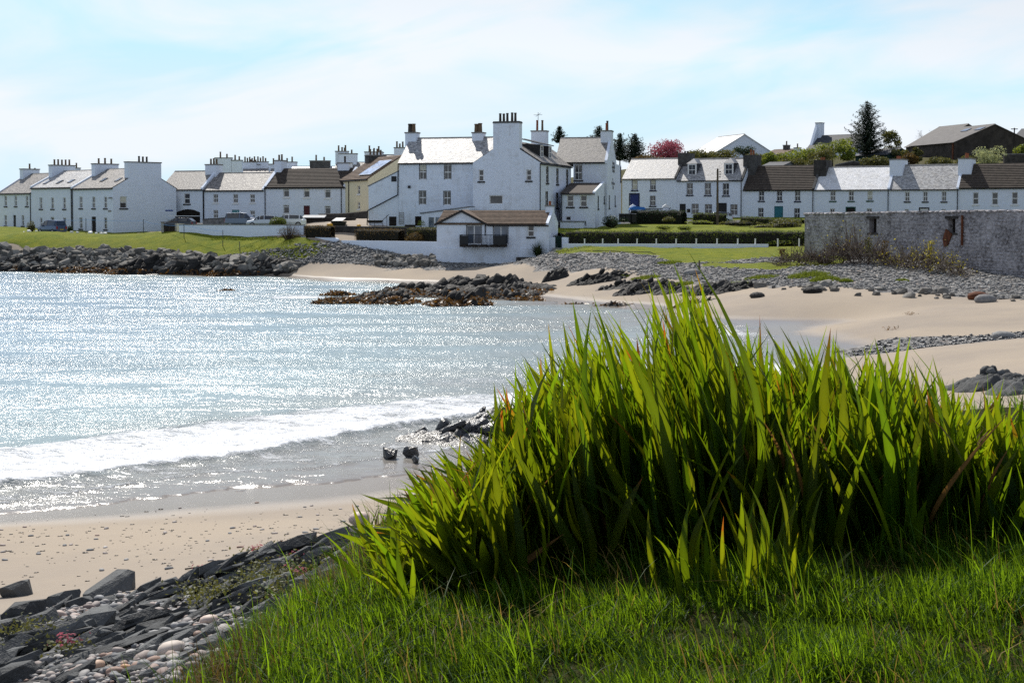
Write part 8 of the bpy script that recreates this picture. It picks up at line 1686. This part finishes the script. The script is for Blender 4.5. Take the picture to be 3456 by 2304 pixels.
for ci, (lb, bpx, bd, rx, ry, n, (l0, l1)) in enumerate(CL):
    c = P(bpx, 1880, bd); T = thing('iris_clump', lb, 'plant', (c.x, c.y, gz(c.x, c.y)), 0, 'iris clumps on the grassy bank')
    left = n
    while left > 0:                                   # leaves grow in flat fans of seven to eleven
        k = min(left, lr.randint(7, 11)); left -= k; a = lr.uniform(0, 6.283); q = math.sqrt(lr.random()); fx = c.x + math.cos(a) * q * rx; fy = c.y + math.sin(a) * q * ry; rel = math.cos(a) * q; f_ = .5 + .5 * math.sin(a) * q
        lean0 = l0 + (l1 - l0) * (.5 + .5 * rel) + lr.gauss(0, .05); fan = lr.uniform(.10, .26); turn = lr.gauss(0, .5); rf = lr.uniform(.97, 1.05) if lr.random() < .34 else .74 + .26 * (.35 * f_ + .65 * lr.random())
        for j in range(k):
            o_ = (j + .5) / k * 2 - 1 + lr.gauss(0, .12); x = fx + o_ * .035 * math.cos(turn); y = fy + o_ * .035 * math.sin(turn); z = gz(x, y) - .04
            tx = x + lean0 + o_ * fan * math.cos(turn); ty = y + o_ * fan * .6 * math.sin(turn) + lr.gauss(-.02, .04); px = 1728 + FPX * tx / ty; top = sil(px); z_top = CAM_H + ray(px, top)[2] / ray(px, top)[1] * ty
            add_leaf(T, Vector((x, y, z)), Vector((tx, ty, z + max(.2, (z_top - z) * min(1.05, rf * (1 - .30 * abs(o_) ** 1.5) * lr.uniform(.9, 1.04))))), lr.uniform(.019, .031))
    # a few stray leaves bending across the front
    for i in range(12):
        x = c.x + lr.uniform(-rx, rx); y = c.y - ry * lr.uniform(.5, 1.1); b = Vector((x, y, gz(x, y) + lr.uniform(0, .15))); a = lr.uniform(-1.0, 1.0); add_leaf(T, b, b + Vector((lr.uniform(-.45, .25), lr.uniform(-.25, .05), lr.uniform(.25, .55))), lr.uniform(.010, .020))
    for i in range(12):
        a = lr.uniform(0, 6.283); x = c.x + math.cos(a) * rx * .9; y = c.y + math.sin(a) * ry * .8; b = Vector((x, y, gz(x, y))); o = add_leaf(T, b, b + Vector((max(-.25, min(.3, lr.gauss(0, .15))), lr.gauss(-.1, .12), lr.uniform(.2, .6))), lr.uniform(.008, .016)); o.name = 'dead_leaf'; o.data = DEAD[i % 4]
    # the crowd of further leaves inside the clump, past what can be picked apart
    it = []
    for i in range(760):
        a = lr.uniform(0, 6.283); q = math.sqrt(lr.random()); x = c.x + math.cos(a) * q * rx * 1.05; y = c.y + math.sin(a) * q * ry; z = gz(x, y) - .04; lean = l0 + (l1 - l0) * (.5 + .5 * math.cos(a) * q) + lr.gauss(0, .06); tx = x + lean * lr.uniform(.5, 1.0); ty = y + lr.gauss(0, .1); px = 1728 + FPX * tx / ty; top = sil(px); z_top = CAM_H + ray(px, top)[2] / ray(px, top)[1] * ty; b = Vector((x, y, z)); tip = Vector((tx, ty, z + max(.2, (z_top - z) * lr.uniform(.30, .70)))); d = tip - b; L = d.length; zz = d.normalized(); h = Vector((lr.uniform(-1, 1), lr.uniform(-1, 1), 0)).normalized(); xx = (h - zz * h.dot(zz)).normalized(); M = Matrix((xx, zz.cross(xx), zz)).transposed().to_4x4()
        it.append((lr.randrange(16), Matrix.Translation(b - T.location) @ M @ Matrix.Diagonal((L * .8, lr.uniform(.016, .027) / .026, L, 1))))
    o = merge(it, LEAF, 'inner_leaves', 'iris', T, smooth=True); tag(o, kind='stuff')
# young shoots in the grass
c = P(2560, 1960, 5.95); T = thing('iris_shoots', 'young iris shoots rising from the grass before the big clump', 'plant', (c.x, c.y, gz(c.x, c.y)), 0)
for i in range(46):
    px = lr.gauss(2510, 130); d = lr.uniform(5.35, 5.8); x = P(px, 1900, d).x; b = Vector((x, d, gz(x, d) - .02)); add_leaf(T, b, b + Vector((lr.gauss(0, .06), lr.gauss(0, .04), lr.uniform(.18, .42))), lr.uniform(.010, .018))
c = P(1330, 2020, 6.1); T = thing('iris_shoots', 'young yellow iris shoots at the left foot of the clumps', 'plant', (c.x, c.y, gz(c.x, c.y)), 0)
for i in range(40):
    px = lr.gauss(1370, 70); d = lr.uniform(5.5, 6.2); x = P(px, 1950, d).x; b = Vector((x, d, gz(x, d) - .02)); add_leaf(T, b, b + Vector((lr.gauss(-.12, .08), lr.gauss(0, .05), lr.uniform(.15, .34))), lr.uniform(.010, .020))

# ------------------------------------------------------------------ foreground grass
leafmat('meadow_grass', (.024, .064, .004), (.21, .34, .010), .5, .65, .45, .10)
def grass_field(name, label, n, seed, x0, x1, y0, y1, h0, h1, w0, mask):
    r = np.random.default_rng(seed); x = r.uniform(x0, x1, n); y = r.uniform(y0, y1, n); cl = fbm(x * 3.0, y * 3.0, 3, seed); k = (knoll_in(x, y) > -.25) & mask(x, y) & (r.uniform(0, 1, n) < np.clip((cl - .28) * 3.2, .12, 1)); x, y, cl = x[k], y[k], cl[k]; n = len(x); z = gmap(x, y) - .02
    L = (h0 + (h1 - h0) * r.uniform(0, 1, n) ** 1.6) * (.55 + .9 * cl); a = r.uniform(0, 6.283, n); ln = np.abs(r.normal(.55, .40, n)); wx = -.14; w = w0 * r.uniform(.6, 1.4, n); dirx, diry = np.cos(a), np.sin(a); sx, sy = -diry, dirx
    fx = fbm(x * 1.1 + 5, y * 1.1, 2, 99) - .5
    rows = []
    for s in (0, .38, .72, 1.0):
        off = ln * s ** 1.8 * L; ww = w * (1 - s ** 1.6) + 1e-4; cx = x + dirx * off + (wx + fx * .5) * s * s * L; cy = y + diry * off; cz = z + L * s * (1 - .42 * np.clip(ln, 0, 1.6) * s); rows.append((cx, cy, cz, ww))
    v = np.stack([np.stack([np.stack([cx - sx * ww, cy - sy * ww, cz], 1), np.stack([cx + sx * ww, cy + sy * ww, cz], 1)], 1) for cx, cy, cz, ww in rows], 1).reshape(-1, 3)
    b = (8 * np.arange(n))[:, None]; f = np.concatenate([b + np.array([[0, 1, 3, 2]]), b + np.array([[2, 3, 5, 4]]), b + np.array([[4, 5, 7, 6]])]); t = np.repeat(np.clip(cl * .9 + r.normal(0, .22, n), 0, 1), 8)
    o = link(name, npmesh(name, v, f, 'meadow_grass', False, {'tint': t})); return tag(o, label, 'grass', kind='stuff')
leafmat('straw_grass', (.19, .135, .045), (.36, .24, .05), .6, .5, .4, .1)
grass_field('meadow_grass', 'lush green grass covering the foreground bank', 300000, 1, -1.75, 2.9, 4.1, 6.5, .03, .135, .0030, lambda x, y: np.ones(len(x), bool))
grass_field('meadow_grass', 'longer grass at the back and edge of the foreground bank', 14000, 2, -1.6, 5.0, 6.2, 9.6, .06, .24, .0035, lambda x, y: np.ones(len(x), bool))
o = grass_field('dry_grass', 'dry straw coloured and reddish stems mixed into the foreground grass', 5500, 3, -1.9, 3.2, 3.9, 7.4, .06, .22, .0024, lambda x, y: np.ones(len(x), bool)); o.data.materials.clear(); o.data.materials.append(MATS['straw_grass'])
r_ = np.random.default_rng(4)
o = grass_field('reddish_fringe', 'russet tinted grass fringe along the rocky edge of the bank', 11000, 5, -1.9, .4, 4.2, 7.4, .05, .2, .0026, lambda x, y: knoll_in(x, y) < .55); o.data.materials.clear(); o.data.materials.append(MATS['straw_grass'] if False else MATS['hedge_russet'])

grass_field('tall_grass', 'sparse long arching grass blades standing above the bank turf', 4200, 8, -1.8, 3.4, 3.9, 6.6, .14, .34, .0030, lambda x, y: np.ones(len(x), bool))
